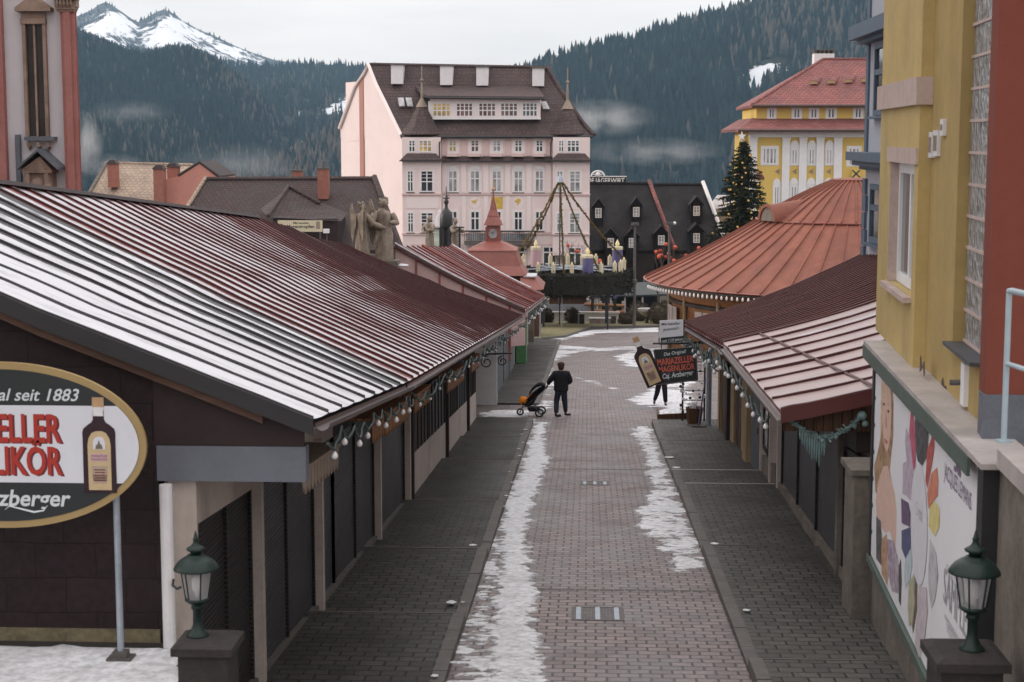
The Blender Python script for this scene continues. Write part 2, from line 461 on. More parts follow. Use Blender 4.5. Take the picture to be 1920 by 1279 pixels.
def mats():
    M['paver'] = bricky('street pavers', (0.250, 0.204, 0.195), (0.158, 0.131, 0.129), (0.040, 0.033, 0.032), 0.27, 0.20, 0.016, 0.55, 0.9, 0.014, 0.4, (0.098, 0.083, 0.085))
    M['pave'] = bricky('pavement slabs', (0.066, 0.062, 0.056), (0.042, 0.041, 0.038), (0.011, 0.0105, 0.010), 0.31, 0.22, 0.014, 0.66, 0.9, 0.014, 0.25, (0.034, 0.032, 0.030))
    M['pavelit'] = bricky('less shaded pavement slabs', (0.098, 0.093, 0.084), (0.066, 0.064, 0.060), (0.018, 0.017, 0.016), 0.31, 0.22, 0.014, 0.66, 0.9, 0.014, 0.25, (0.058, 0.056, 0.050))  # lighter copy of the slabs: weaker shade on the right painted in
    M['kerb'] = plain('kerb granite', (0.115, 0.107, 0.100), 0.75, 0.2, 4)
    M['step'] = plain('pale step edging', (0.42, 0.39, 0.36), 0.7, 0.2, 5)
    M['ground'] = plain('valley ground', (0.10, 0.095, 0.085), 0.9, 0.3, 0.2)
    M['grass'] = plain('winter grass', (0.19, 0.17, 0.09), 0.95, 0.4, 2)
    M['shingle'] = bricky('brown fibre shingles', (0.029, 0.0185, 0.020), (0.025, 0.016, 0.018), (0.014, 0.009, 0.010), 0.62, 0.36, 0.006, 0.75, 0.35, 0.02, 0.2)
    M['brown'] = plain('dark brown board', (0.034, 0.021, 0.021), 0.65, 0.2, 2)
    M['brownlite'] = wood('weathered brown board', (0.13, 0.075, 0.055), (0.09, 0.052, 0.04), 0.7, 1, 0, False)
    M['black'] = plain('black sheet edging', (0.018, 0.018, 0.020), 0.45, 0.25, 3, 0.05, 0.5)
    M['bluegrey'] = plain('blue grey painted beam', (0.135, 0.145, 0.175), 0.5, 0.12, 2, 0.05, 0.4)
    M['cream'] = plain('cream plaster', (0.50, 0.43, 0.39), 0.85, 0.12, 1.6, 0.15, 0.2, 0, (0.18, 0.15, 0.12), 0.5)
    M['post'] = plain('pale painted post', (0.44, 0.38, 0.345), 0.7, 0.15, 2.5, 0.1, 0.3, 0, (0.18, 0.15, 0.13), 0.4)
    M['whitepipe'] = plain('white painted pipe', (0.62, 0.61, 0.62), 0.5, 0.1, 3, 0.05)
    M['plinth'] = plain('mossy plinth', (0.16, 0.135, 0.085), 0.95, 0.5, 3, 0.4)
    M['shutter'] = slats('grey roller shutter', (0.048, 0.047, 0.052), (0.075, 0.075, 0.084), 0.06, 0.5)
    M['shutterdark'] = slats('dark roller shutter', (0.024, 0.020, 0.021), (0.036, 0.031, 0.033), 0.055, 0.55)
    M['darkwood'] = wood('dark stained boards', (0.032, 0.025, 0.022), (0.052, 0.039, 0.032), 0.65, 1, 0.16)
    M['midwood'] = wood('brown boards', (0.13, 0.062, 0.032), (0.075, 0.036, 0.022), 0.6, 1, 0.14)
    M['orangewood'] = wood('orange varnished board', (0.36, 0.155, 0.055), (0.23, 0.095, 0.035), 0.55, 1, 0.11)
    M['yellowwood'] = wood('pale yellow boards', (0.42, 0.31, 0.18), (0.30, 0.21, 0.12), 0.65, 1, 0.17)
    M['beigewood'] = wood('beige board', (0.33, 0.27, 0.22), (0.24, 0.19, 0.155), 0.7, 1, 0)
    M['greyblueboard'] = wood('blue grey painted boards', (0.12, 0.14, 0.155), (0.085, 0.10, 0.115), 0.6, 1, 0.25)
    M['greendoor'] = plain('green painted metal', (0.06, 0.16, 0.07), 0.5, 0.2)
    M['roofdark'] = seam_roof('near black sheet roof', (0.035, 0.033, 0.037), 0.25, 0.5, frost=0.97, snoise=0.55)
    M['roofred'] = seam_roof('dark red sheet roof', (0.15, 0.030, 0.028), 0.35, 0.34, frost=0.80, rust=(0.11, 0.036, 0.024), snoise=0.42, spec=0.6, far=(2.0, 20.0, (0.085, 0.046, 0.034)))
    M['roofold'] = seam_roof('weathered red sheet roof', (0.145, 0.032, 0.029), 0.4, 0.30, frost=0.5, rust=(0.22, 0.12, 0.12), snoise=0.5, spec=0.6)
    M['roofpink'] = seam_roof('pale red sheet roof', (0.40, 0.295, 0.285), 0.16, 0.36, frost=0.5, rust=(0.33, 0.25, 0.24), snoise=0.3, spec=0.6)  # sky reflection put into the pale base colour and frost strips
    M['roofbrown'] = seam_roof('dark brown red sheet roof', (0.115, 0.036, 0.033), 0.3, 0.36, frost=0.4, snoise=0.4, spec=0.5)
    M['seammaroon'] = plain('dark maroon seam metal', (0.070, 0.020, 0.021), 0.45, 0.3, 2, 0.05, 0.35)
    M['rotroof'] = seam_roof('brick red sheet roof', (0.225, 0.084, 0.058), 0.28, 0.62, frost=0.0, rust=(0.17, 0.062, 0.045), spec=0.2)
    M['redsheet'] = plain('red sheet metal', (0.24, 0.075, 0.058), 0.45, 0.25, 1.2, 0.05, 0.5)
    M['pinksheet'] = plain('faded pink sheet', (0.54, 0.385, 0.375), 0.5, 0.14, 1.4, 0.05, 0.4)
    M['gutter'] = plain('brown gutter', (0.085, 0.048, 0.043), 0.4, 0.2, 3, 0.03, 0.5)
    M['snow'] = snow_mat()
    M['slush'] = snow_mat(True)
    M['stone'] = plain('grey brown stone', (0.17, 0.15, 0.13), 0.9, 0.35, 1.8, 0.5, 0.2, 0, (0.07, 0.06, 0.05), 0.7)
    M['darkstone'] = plain('dark wet stone', (0.036, 0.031, 0.030), 0.85, 0.35, 3, 0.5, 0.3, 0, (0.03, 0.035, 0.02), 0.6)
    M['statue'] = plain('weathered sandstone', (0.27, 0.225, 0.18), 0.9, 0.4, 3.5, 0.5, 0.2, 0, (0.07, 0.058, 0.05), 0.8)
    M['capsheet'] = plain('zinc cap sheet', (0.40, 0.37, 0.36), 0.5, 0.15, 2, 0.05, 0.4, 0, (0.2, 0.17, 0.15), 0.5)
    M['capgreen'] = plain('green edge strip', (0.085, 0.115, 0.10), 0.5, 0.15, 2)
    M['yellow'] = plain('mustard plaster', (0.47, 0.355, 0.155), 0.85, 0.12, 1.3, 0.25, 0.2, 0, (0.27, 0.20, 0.085), 0.45)
    M['yellowdk'] = plain('ochre plaster', (0.39, 0.285, 0.118), 0.85, 0.12, 1.3, 0.25, 0.2, 0, (0.22, 0.16, 0.07), 0.45)
    M['red'] = plain('red plaster', (0.19, 0.056, 0.040), 0.85, 0.1, 1.1, 0.2, 0.2)
    M['plinthblue'] = plain('grey blue plinth', (0.12, 0.13, 0.155), 0.8, 0.2, 4)
    M['pinkstone'] = plain('pinkish stone trim', (0.46, 0.36, 0.325), 0.8, 0.15, 3, 0.2)
    M['white'] = plain('white paint', (0.74, 0.74, 0.75), 0.5, 0.06, 2, 0.03)
    M['railblue'] = plain('pale blue rail paint', (0.36, 0.45, 0.50), 0.4, 0.1, 4, 0.03, 0.5)
    M['blueblock'] = glass_block()
    M['darksill'] = plain('dark sill sheet', (0.07, 0.075, 0.085), 0.5, 0.2)
    M['bluewall'] = plain('pale blue plaster', (0.42, 0.445, 0.50), 0.85, 0.06, 1.0, 0.1)
    M['bluetrim'] = plain('blue painted trim', (0.085, 0.125, 0.175), 0.55, 0.15, 2)
    M['pane'] = glass('window glass'); M['panelite'] = glass('curtained window glass', (0.30, 0.30, 0.31), 0.15, 0.6)
    M['panered'] = glass('window glass with red room', (0.14, 0.08, 0.07), 0.12, 0.7)
    M['panewarm'] = glass('yellow lit window glass', (0.44, 0.31, 0.11), 0.3, 0.5)  # glow of the lit rooms painted into the glass colour
    M['hotelpink'] = plain('pale pink plaster', (0.77, 0.655, 0.64), 0.85, 0.05, 0.4, 0.05)
    M['hotelpink2'] = plain('deeper pink trim', (0.66, 0.50, 0.48), 0.85, 0.05, 0.5, 0.03)
    M['hotelpale'] = plain('pale pink panel', (0.80, 0.71, 0.70), 0.85, 0.04, 0.5, 0.03)
    M['stripe'] = plain('dusky pink stripe', (0.40, 0.20, 0.17), 0.85, 0.06, 0.5, 0.03)
    M['tile'] = bricky('brown roof tiles', (0.105, 0.072, 0.068), (0.080, 0.056, 0.055), (0.045, 0.033, 0.033), 0.42, 0.36, 0.03, 0.75, 0.8, 0.05)
    M['tiledark'] = bricky('dark brown roof tiles', (0.078, 0.053, 0.049), (0.056, 0.039, 0.038), (0.03, 0.022, 0.022), 0.34, 0.30, 0.03, 0.75, 0.8, 0.05)
    M['tileblack'] = bricky('near black shingles', (0.020, 0.015, 0.016), (0.015, 0.012, 0.013), (0.008, 0.007, 0.007), 0.4, 0.35, 0.03, 0.8, 0.6, 0.04)
    M['tilebeige'] = bricky('beige roof tiles', (0.42, 0.33, 0.255), (0.37, 0.29, 0.225), (0.24, 0.185, 0.145), 0.45, 0.40, 0.03, 0.8, 0.8, 0.05)
    M['tilered'] = bricky('red roof tiles', (0.30, 0.118, 0.108), (0.235, 0.09, 0.084), (0.13, 0.05, 0.05), 0.42, 0.36, 0.035, 0.75, 0.8, 0.05)
    M['chimwhite'] = plain('white chimney render', (0.72, 0.70, 0.71), 0.8, 0.06, 2)
    M['chimred'] = plain('red chimney brick', (0.30, 0.125, 0.095), 0.85, 0.2, 3)
    M['housered'] = plain('salmon plaster', (0.50, 0.235, 0.19), 0.85, 0.08, 1)
    M['gilt'] = plain('gilt relief', (0.60, 0.42, 0.08), 0.5, 0.3, 3, 0.2)
    M['hotelyellow'] = plain('bright yellow plaster', (0.66, 0.475, 0.14), 0.85, 0.05, 0.5, 0.03)
    M['ironblack'] = plain('black wrought iron', (0.022, 0.022, 0.024), 0.45, 0.2, 6, 0.05, 0.5)
    M['church'] = plain('white church plaster', (0.56, 0.535, 0.56), 0.9, 0.06, 0.7, 0.15, 0.2, 0, (0.40, 0.36, 0.36), 0.4)
    M['churchred'] = plain('rose red pilaster', (0.36, 0.160, 0.142), 0.9, 0.15, 1.5, 0.35, 0.2, 0, (0.30, 0.085, 0.075), 0.5)
    M['churchstone'] = plain('brown carved stone', (0.30, 0.215, 0.17), 0.9, 0.3, 3, 0.4, 0.2, 0, (0.12, 0.085, 0.07), 0.7)
    M['voidglass'] = glass('dark leaded glass', (0.022, 0.016, 0.015), 0.35, 0.4)
    M['lead'] = plain('grey lead sheet', (0.10, 0.11, 0.13), 0.45, 0.2, 2, 0.05, 0.5)
    M['lampgreen'] = plain('dark green lantern paint', (0.009, 0.022, 0.019), 0.42, 0.2, 5, 0.04, 0.3)
    M['galv'] = plain('galvanised steel', (0.33, 0.37, 0.42), 0.42, 0.2, 6, 0.04, 0.5, 0.4)
    M['signblack'] = plain('sign black', (0.022, 0.026, 0.028), 0.4, 0.1, 2, 0.0, 0.4)
    M['signwhite'] = plain('sign white', (0.60, 0.615, 0.665), 0.4, 0.03, 2, 0.0, 0.4)
    M['signgold'] = plain('sign gold rim', (0.33, 0.235, 0.105), 0.45, 0.08, 2, 0.0, 0.4)
    M['signred'] = plain('sign red letters', (0.36, 0.032, 0.022), 0.45, 0.05, 2, 0.0, 0.4)
    M['signmaroon'] = plain('letter shadow maroon', (0.13, 0.02, 0.025), 0.45, 0.05, 2, 0.0, 0.4)
    M['signcream'] = plain('label cream', (0.50, 0.38, 0.22), 0.5, 0.1, 6, 0.0, 0.4)
    M['bottle'] = plain('dark liqueur bottle', (0.028, 0.014, 0.020), 0.25, 0.1, 4, 0.0, 0.5)
    M['cork'] = plain('bottle cap tan', (0.42, 0.27, 0.15), 0.5, 0.15, 8, 0.0)
    M['lettersilver'] = plain('pale letters', (0.56, 0.60, 0.62), 0.45, 0.04, 2, 0.0)
    M['bulb'] = plain('frosted white bulb', (0.74, 0.73, 0.74), 0.25, 0.05, 9, 0.0, 0.6)
    M['cable'] = plain('green cable', (0.030, 0.052, 0.050), 0.5, 0.2, 8, 0.0)
    M['coat'] = plain('black coat cloth', (0.018, 0.017, 0.021), 0.9, 0.25, 8, 0.2, 0.1)
    M['jeans'] = plain('dark blue trousers', (0.028, 0.032, 0.045), 0.9, 0.25, 8, 0.2, 0.1)
    M['skin'] = plain('skin', (0.46, 0.28, 0.21), 0.55, 0.08, 9, 0.05)
    M['cap'] = plain('brown cap wool', (0.060, 0.034, 0.025), 0.95, 0.25, 12, 0.2, 0.1)
    M['shoe'] = plain('dark leather', (0.022, 0.018, 0.016), 0.5, 0.2, 8, 0.05)
    M['orangecloth'] = plain('orange pram fabric', (0.72, 0.25, 0.03), 0.8, 0.12, 9, 0.1, 0.2)
    M['redcloth'] = plain('red jacket cloth', (0.36, 0.04, 0.04), 0.85, 0.15, 9, 0.1, 0.2)
    M['rubber'] = plain('black rubber', (0.018, 0.018, 0.019), 0.8, 0.2, 8, 0.05)
    M['bush'] = leafy('winter shrub twigs', (0.045, 0.036, 0.028), (0.12, 0.10, 0.070))
    M['fir'] = leafy('fir needles', (0.012, 0.018, 0.012), (0.042, 0.048, 0.026))
    M['bark'] = plain('grey bark', (0.10, 0.075, 0.065), 0.95, 0.3, 6, 0.3)
    M['wreath'] = leafy('dark fir branches', (0.006, 0.007, 0.006), (0.030, 0.028, 0.022))
    M['garland'] = leafy('garland of fir and gold', (0.025, 0.027, 0.014), (0.19, 0.12, 0.042))
    M['gold'] = plain('gold bauble', (0.62, 0.36, 0.09), 0.35, 0.15, 8, 0.0, 0.5)
    M['redball'] = plain('red bauble', (0.62, 0.085, 0.035), 0.3, 0.1, 8, 0.0, 0.5)
    M['candlepink'] = plain('pink candle', (0.50, 0.335, 0.365), 0.6, 0.06, 2); M['candleblue'] = plain('violet candle', (0.105, 0.10, 0.215), 0.6, 0.08, 2)
    M['candlecream'] = plain('cream candle', (0.60, 0.54, 0.39), 0.6, 0.06, 2)
    M['flame'] = glow('candle flame lamp', (0.90, 0.76, 0.42), 0.04)
    M['railwood'] = wood('orange brown rail', (0.34, 0.17, 0.075), (0.24, 0.12, 0.055), 0.6, 1, 0, False)
    M['cabinet'] = plain('pale grey cabinet', (0.44, 0.41, 0.40), 0.6, 0.1, 2)
    M['tarp'] = plain('dark blue grey cover', (0.030, 0.034, 0.040), 0.6, 0.25, 2)
    M['tentroof'] = plain('dark green grey canopy', (0.048, 0.058, 0.060), 0.6, 0.25, 1.3)
    M['iron'] = plain('dark cast iron', (0.09, 0.082, 0.078), 0.6, 0.3, 6, 0.2, 0.4)
    M['lampglass'] = lamp_glass()
    M['postercanvas'] = plain('poster canvas', (0.74, 0.74, 0.77), 0.5, 0.03, 1, 0.02, 0.3)
def snow_mat(thin=False):
    m, t, N, L, b = nodes('melting snow' if thin else 'packed snow')
    o = coord(N)
    n = noise_(N, L, o, 1.5, 7, 0.65); n2 = noise_(N, L, o, 9, 5, 0.65)
    c = mix(N, L, ramp(N, L, n2, 0.34, 0.6), (0.44, 0.45, 0.48), (0.72, 0.73, 0.76))
    c = mix(N, L, math_(N, L, 'MULTIPLY', ramp(N, L, n, 0.50, 0.72), 0.5), c, (0.33, 0.31, 0.31))
    L.new(c, b.inputs['Base Color']); b.inputs['Roughness'].default_value = 0.75; setspec(b, 0.3)
    if thin:
        at = N.new('ShaderNodeAttribute'); at.attribute_name = 'depth'
        n3 = noise_(N, L, o, 26, 4, 0.6)
        L.new(math_(N, L, 'ADD', math_(N, L, 'MULTIPLY', at.outputs['Fac'], 2.1), math_(N, L, 'MULTIPLY', math_(N, L, 'SUBTRACT', math_(N, L, 'ADD', math_(N, L, 'MULTIPLY', n3, .5), math_(N, L, 'MULTIPLY', n2, .5)), 0.40), 2.6), True), b.inputs['Alpha'])
    bump(N, L, b, math_(N, L, 'ADD', n2, math_(N, L, 'MULTIPLY', n, 1.5)), 0.6, 0.03)
    return m
def glass_block():
    m, t, N, L, b = nodes('glass blocks')
    uv = coord(N, 'UV')
    n = noise_(N, L, uv, 9, 3, 0.5, (1.6, 0.6, 1)); br = N.new('ShaderNodeTexVoronoi'); br.inputs['Scale'].default_value = 11; L.new(uv, br.inputs['Vector'])
    L.new(mix(N, L, ramp(N, L, n, 0.35, 0.65), (0.16, 0.175, 0.185), (0.42, 0.43, 0.45)), b.inputs['Base Color'])
    b.inputs['Roughness'].default_value = 0.12; setspec(b, 0.9)
    bump(N, L, b, math_(N, L, 'ADD', n, br.outputs['Distance']), 0.7, 0.05)
    return m
def lamp_glass():
    m, t, N, L, b = nodes('lantern glass')
    n = noise_(N, L, coord(N), 4, 2)
    L.new(mix(N, L, n, (0.52, 0.52, 0.54), (0.62, 0.62, 0.64)), b.inputs['Base Color'])
    b.inputs['Roughness'].default_value = 0.3; b.inputs['Transmission Weight'].default_value = 0.55; b.inputs['IOR'].default_value = 1.1
    b.inputs['Alpha'].default_value = 0.55
    return m
mats()

# ------------------------------------------------------------------ windows
def window(parent, B, a0, z0, a1, z1, pane='pane', nx=2, nz=0, transom=None, fw=0.07, proud=0.05, frame='white', trim=None, tw=0.18, sill=None, name='window', base=0.0):
    """frame with glazing bars; the pane is a sub-part"""
    mb = MB(); d0, d1 = base, base + proud
    mb.bx(B, a0, z0, a0 + fw, z1, d0, d1); mb.bx(B, a1 - fw, z0, a1, z1, d0, d1)
    mb.bx(B, a0 + fw, z0, a1 - fw, z0 + fw, d0, d1); mb.bx(B, a0 + fw, z1 - fw, a1 - fw, z1, d0, d1)
    for k in range(1, nx):
        a = lerp(a0, a1, k / nx); mb.bx(B, a - fw * 0.5, z0 + fw, a + fw * 0.5, z1 - fw, d0, d1 - 0.006)
    if transom:
        z = lerp(z0, z1, transom); mb.bx(B, a0 + fw, z - fw * 0.5, a1 - fw, z + fw * 0.5, d0, d1 - 0.003)
    for k in range(1, nz + 1):
        zt = transom if transom else 0
        z = lerp(lerp(z0, z1, zt), z1, k / (nz + 1)); mb.bx(B, a0 + fw, z - fw * 0.25, a1 - fw, z + fw * 0.25, d0, d1 - 0.010)
    f = mb.build(name, M[frame], parent)
    p = MB(); p.bx(B, a0 + fw * 0.5, z0 + fw * 0.5, a1 - fw * 0.5, z1 - fw * 0.5, base + 0.002, base + 0.018); p.build('pane', M[pane], f)
    if trim:
        q = MB(); t0, t1 = base, base + proud * 0.6
        q.bx(B, a0 - tw, z0 - tw * 0.6, a0, z1 + tw, t0, t1); q.bx(B, a1, z0 - tw * 0.6, a1 + tw, z1 + tw, t0, t1)
        q.bx(B, a0, z1, a1, z1 + tw, t0, t1); q.bx(B, a0, z0 - tw * 0.6, a1, z0, t0, t1)
        q.build('surround', M[trim], f)
    if sill:
        q = MB(); q.bx(B, a0 - fw, z0 - 0.09, a1 + fw, z0 - 0.02, base, base + proud + 0.12); q.build('sill', M[sill], f)
    return f
# ------------------------------------------------------------------ ground
def gplane(x0, x1, y0, y1, h):
    mb = MB()
    mb.add([(x0, y0, ZC - GH - SL * y0 + h), (x1, y0, ZC - GH - SL * y0 + h), (x1, y1, ZC - GH - SL * y1 + h), (x0, y1, ZC - GH - SL * y1 + h)])
    return mb
YF = (ZC - GH - FLAT) / SL
struct('street', gplane(-70, 70, -10, YF, 0.0), M['paver'])
VZ = -95.0                                       # valley floor below the town
g = MB()
def gp(x, y):
    d = max(abs(x) / 1.2 - 190, y - 230, -y - 60, 0)
    return Vector((x, y, max(VZ, FLAT - .006 - d * .35) + (0 if d == 0 else 3 * fbm_(x, y))))
def fbm_(x, y): return noise.noise(Vector((x * .01, y * .01, 0)))
_xs = sorted(set(list(np.linspace(-9000, -800, 12)) + list(np.linspace(-800, 800, 33)) + list(np.linspace(800, 9000, 12)))); _ys = sorted(set([-9000, -3000, -600] + list(np.linspace(-400, YF - .5, 9)) + list(np.linspace(YF - .5, 800, 14)) + [1500, 3000, 9000]))
g.grid(lambda x, y: gp(x, y) if y >= YF - .6 else gp(x, y) - UP * .9, _xs, _ys)
struct('ground', g, M['ground'])

def slabs(xi, xo, cuts, lo=0.06, hi=0.17, pale=(), mt='pave'):
    """pavement in long slabs a little flatter than the street, so each ends in a low step"""
    for y0, y1 in zip(cuts[:-1], cuts[1:]):
        def z(y): return ZC - GH - SL * y + lerp(lo, hi, (y - y0) / (y1 - y0))
        s = 1 if xo > xi else -1
        k = xi + s * 0.17
        mb = MB(); a, b_ = min(k, xo), max(k, xo)
        mb.hexa([(a, y0, z(y0) - .4), (b_, y0, z(y0) - .4), (b_, y1 - .05, z(y1) - .4), (a, y1 - .05, z(y1) - .4),
                 (a, y0, z(y0)), (b_, y0, z(y0)), (b_, y1 - .05, z(y1)), (a, y1 - .05, z(y1))])
        struct('pavement', mb, M[mt])
        mb = MB(); a, b_ = min(xi, k), max(xi, k)
        n = max(2, int((y1 - y0) / 1.0))
        for q in range(n):
            ya, yb = lerp(y0, y1, q / n), lerp(y0, y1, (q + 1) / n) - 0.012
            dz = RND.uniform(-.006, .006)
            mb.hexa([(a, ya, z(ya) - .4), (b_, ya, z(ya) - .4), (b_, yb, z(yb) - .4), (a, yb, z(yb) - .4),
                     (a, ya, z(ya) + .004 + dz), (b_, ya, z(ya) + .004 + dz), (b_, yb, z(yb) + .004 + dz), (a, yb, z(yb) + .004 + dz)])
        struct('kerb', mb, M['kerb'])
        mb = MB(); a, b_ = min(xi, xo), max(xi, xo); ya, yb = y1 - .05, y1
        mb.hexa([(a, ya, z(ya) - .4), (b_, ya, z(ya) - .4), (b_, yb, z(yb) - .4), (a, yb, z(yb) - .4),
                 (a, ya, z(ya) + .006), (b_, ya, z(ya) + .006), (b_, yb, z(yb) + .006), (a, yb, z(yb) + .006)])
        struct('pavement_step', mb, M['step'] if any(abs(y1 - p) < .1 for p in pale) else M['kerb'])
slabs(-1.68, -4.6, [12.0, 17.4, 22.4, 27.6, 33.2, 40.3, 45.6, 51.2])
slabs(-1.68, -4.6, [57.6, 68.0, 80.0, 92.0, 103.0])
slabs(2.02, 4.9, [12.0, 20.0, 28.2, 36.2, 38.6, 45.0, 51.0], pale=(36.2, 38.6), mt='pavelit')
for y in (24.9, 39.7):           # pale stone course across the street
    mb = MB()
    x = -1.6
    while x < 1.95:
        w = RND.uniform(.17, .24)
        mb.add([(x, y, gz(y) + .004), (x + w - .02, y, gz(y) + .004), (x + w - .02, y + .13, gz(y + .13) + .004), (x, y + .13, gz(y + .13) + .004)])
        x += w
    struct('paving_course', mb, M['kerb'])

# far kerb and planted verge at the end of the square
mb = MB()
e0 = [G(1000, 640), G(1060, 634), G(1108, 617), G(1240, 614), G(1420, 612)]
for a, b_ in zip(e0[:-1], e0[1:]):
    a2, b2 = a + Vector((0, .35, 0)), b_ + Vector((0, .35, 0))
    mb.hexa([a - UP * .2, b_ - UP * .2, b2 - UP * .2, a2 - UP * .2, a + UP * .16, b_ + UP * .16, b2 + UP * .16, a2 + UP * .16])
struct('kerb', mb, M['kerb'])
mb = MB()
for a, b_ in zip(e0[:-1], e0[1:]):
    a2, b2 = Vector((a.x, YF + 2, FLAT + .12)), Vector((b_.x, YF + 2, FLAT + .12))
    mb.add([a + Vector((0, .35, .10)), b_ + Vector((0, .35, .10)), b2, a2])
struct('verge', mb, M['grass'])

# ------------------------------------------------------------------ snow lying on the ground
def fbm(x, y, s, o=4):
    v = 0; a = 0.5
    for k in range(o):
        v += a * noise.noise(Vector((x * s, y * s, 7.3 + k))); s *= 2.1; a *= 0.55
    return v
def sdist(poly, X, Y):
    d = np.full(X.shape, 1e9); inside = np.zeros(X.shape, dtype=bool)
    n = len(poly)
    for i in range(n):
        x0, y0 = poly[i]; x1, y1 = poly[(i + 1) % n]
        ex, ey = x1 - x0, y1 - y0; L2 = ex * ex + ey * ey + 1e-12
        t = np.clip(((X - x0) * ex + (Y - y0) * ey) / L2, 0, 1)
        d = np.minimum(d, np.hypot(X - x0 - t * ex, Y - y0 - t * ey))
        c = ((y0 > Y) != (y1 > Y)) & (X < (x1 - x0) * (Y - y0) / ((y1 - y0) + 1e-12) + x0)
        inside ^= c
    return np.where(inside, d, -d)
def snow_sheet(polys, x0, x1, y0, y1, dx, dy, scale, amp, nsc, thick, lift=0.0, bias=0.0, zf=None, stretch=1.0, cap=1.2, label=None):
    xs = np.arange(x0, x1 + dx, dx); ys = np.arange(y0, y1 + dy, dy)
    X, Y = np.meshgrid(xs, ys, indexing='ij')
    val = np.full(X.shape, -9.0)
    for pl in polys:
        pts = [tuple(G(*p)[:2]) for p in pl]
        val = np.maximum(val, np.clip(sdist(pts, X, Y) / scale, -3, 1.2))
    nzv = np.array([[fbm(x * stretch, y, nsc, 5) if v > -2.2 else 0 for x, v in zip(rx, rv)] for rx, rv in zip(X, val)] if False else
                   [fbm(x * stretch, yv, nsc, 5) if v > -2.2 else 0 for x, yv, v in zip(X.ravel(), Y.ravel(), val.ravel())]).reshape(X.shape)
    nz2 = np.array([fbm(x * stretch, yv, nsc * 3.7, 3) if v > -2.2 else 0 for x, yv, v in zip(X.ravel(), Y.ravel(), val.ravel())]).reshape(X.shape)
    val = np.minimum(val, cap) + nzv * amp + nz2 * amp * 0.75 + bias
    h = np.clip(val, -0.6, 1.0)
    h = np.where(h > 0, thick * np.sqrt(np.maximum(h, 0)), thick * 1.2 * h)
    nx, ny = X.shape
    zz = np.array([gz(y) for y in ys])[None, :] if zf is None else np.vectorize(zf)(X, Y)
    Z = zz + h + lift + nzv * thick * 0.3
    keep = val > -0.02
    cell = keep[:-1, :-1] | keep[1:, :-1] | keep[:-1, 1:] | keep[1:, 1:]
    idx = -np.ones(X.shape, dtype=int); used = np.zeros(X.shape, dtype=bool)
    used[:-1, :-1] |= cell; used[1:, :-1] |= cell; used[:-1, 1:] |= cell; used[1:, 1:] |= cell
    idx[used] = np.arange(used.sum())
    mb = MB(); mb.v = np.stack([X[used], Y[used], Z[used]], 1).tolist()
    a, b_ = np.nonzero(cell)
    mb.f = list(zip(idx[a, b_].tolist(), idx[a + 1, b_].tolist(), idx[a + 1, b_ + 1].tolist(), idx[a, b_ + 1].tolist())); mb.m = [0] * len(mb.f)
    mb.at['depth'] = val[used].tolist()
    o = mb.build('snow', M['slush'], smooth=True, uv=False)
    tag(o, label, None, None, 'stuff')
    return o
left_strip = [(1003, 793), (984, 850), (958, 905), (934, 975), (932, 1050), (922, 1130), (910, 1210), (896, 1300), (1050, 1300), (1030, 1245), (1016, 1200), (1010, 1140), (1002, 1080), (994, 1010), (1003, 940), (1022, 890), (1032, 852), (1022, 828), (1026, 793)]
snow_sheet([left_strip], -1.75, -0.1, 17.5, 52.5, .028, .045, .26, 1.25, 1.9, .024, bias=-.10, stretch=.8, cap=.95, label='white snow strip along the left kerb of the street')
snow_sheet([[(930, 985), (912, 1050), (884, 1130), (856, 1210), (832, 1300), (930, 1300), (925, 1200), (930, 1100), (945, 1030)]], -1.75, -.6, 17.5, 34, .028, .045, .30, 2.0, 2.4, .016, bias=-.32, stretch=.6, cap=.55, label='broken melting snow between the left kerb and the snow strip')
r_patch = [(1190, 800), (1222, 800), (1240, 850), (1264, 905), (1292, 962), (1310, 1010), (1322, 1070), (1272, 1075), (1236, 1030), (1192, 985), (1184, 960), (1208, 945), (1213, 905), (1205, 850), (1180, 815)]
snow_sheet([r_patch], .5, 2.05, 24.5, 52.0, .028, .045, .28, 1.5, 2.0, .018, bias=-.26, stretch=.75, cap=.70, label='patchy snow along the right kerb of the street')
sq = [[(905, 768), (1000, 770), (1004, 784), (1000, 797), (900, 797)],
      [(1012, 640), (1062, 648), (1135, 655), (1080, 662), (1045, 676), (1035, 692), (1042, 720), (1030, 765), (1010, 780), (1015, 730), (1025, 690), (1018, 665)],
      [(1062, 700), (1080, 706), (1155, 727), (1150, 731), (1078, 712)],
      [(1150, 668), (1185, 656), (1250, 652), (1250, 690), (1205, 694), (1170, 686)],
      [(1162, 748), (1200, 738), (1250, 715), (1300, 712), (1305, 772), (1255, 766), (1205, 760)],
      [(1000, 634), (1060, 630), (1108, 619), (1240, 615), (1240, 623), (1120, 626), (1060, 639), (1000, 641)],
      [(1040, 645), (1100, 652), (1210, 650), (1220, 655), (1110, 660)]]
snow_sheet(sq, -4.2, 7, 49, 131, .09, .16, .50, 1.9, .9, .022, bias=-.30, stretch=.6, cap=.75, label='trodden snow patches over the square')
bits = [[(1192, 1000), (1240, 990), (1260, 1060), (1230, 1060)]]
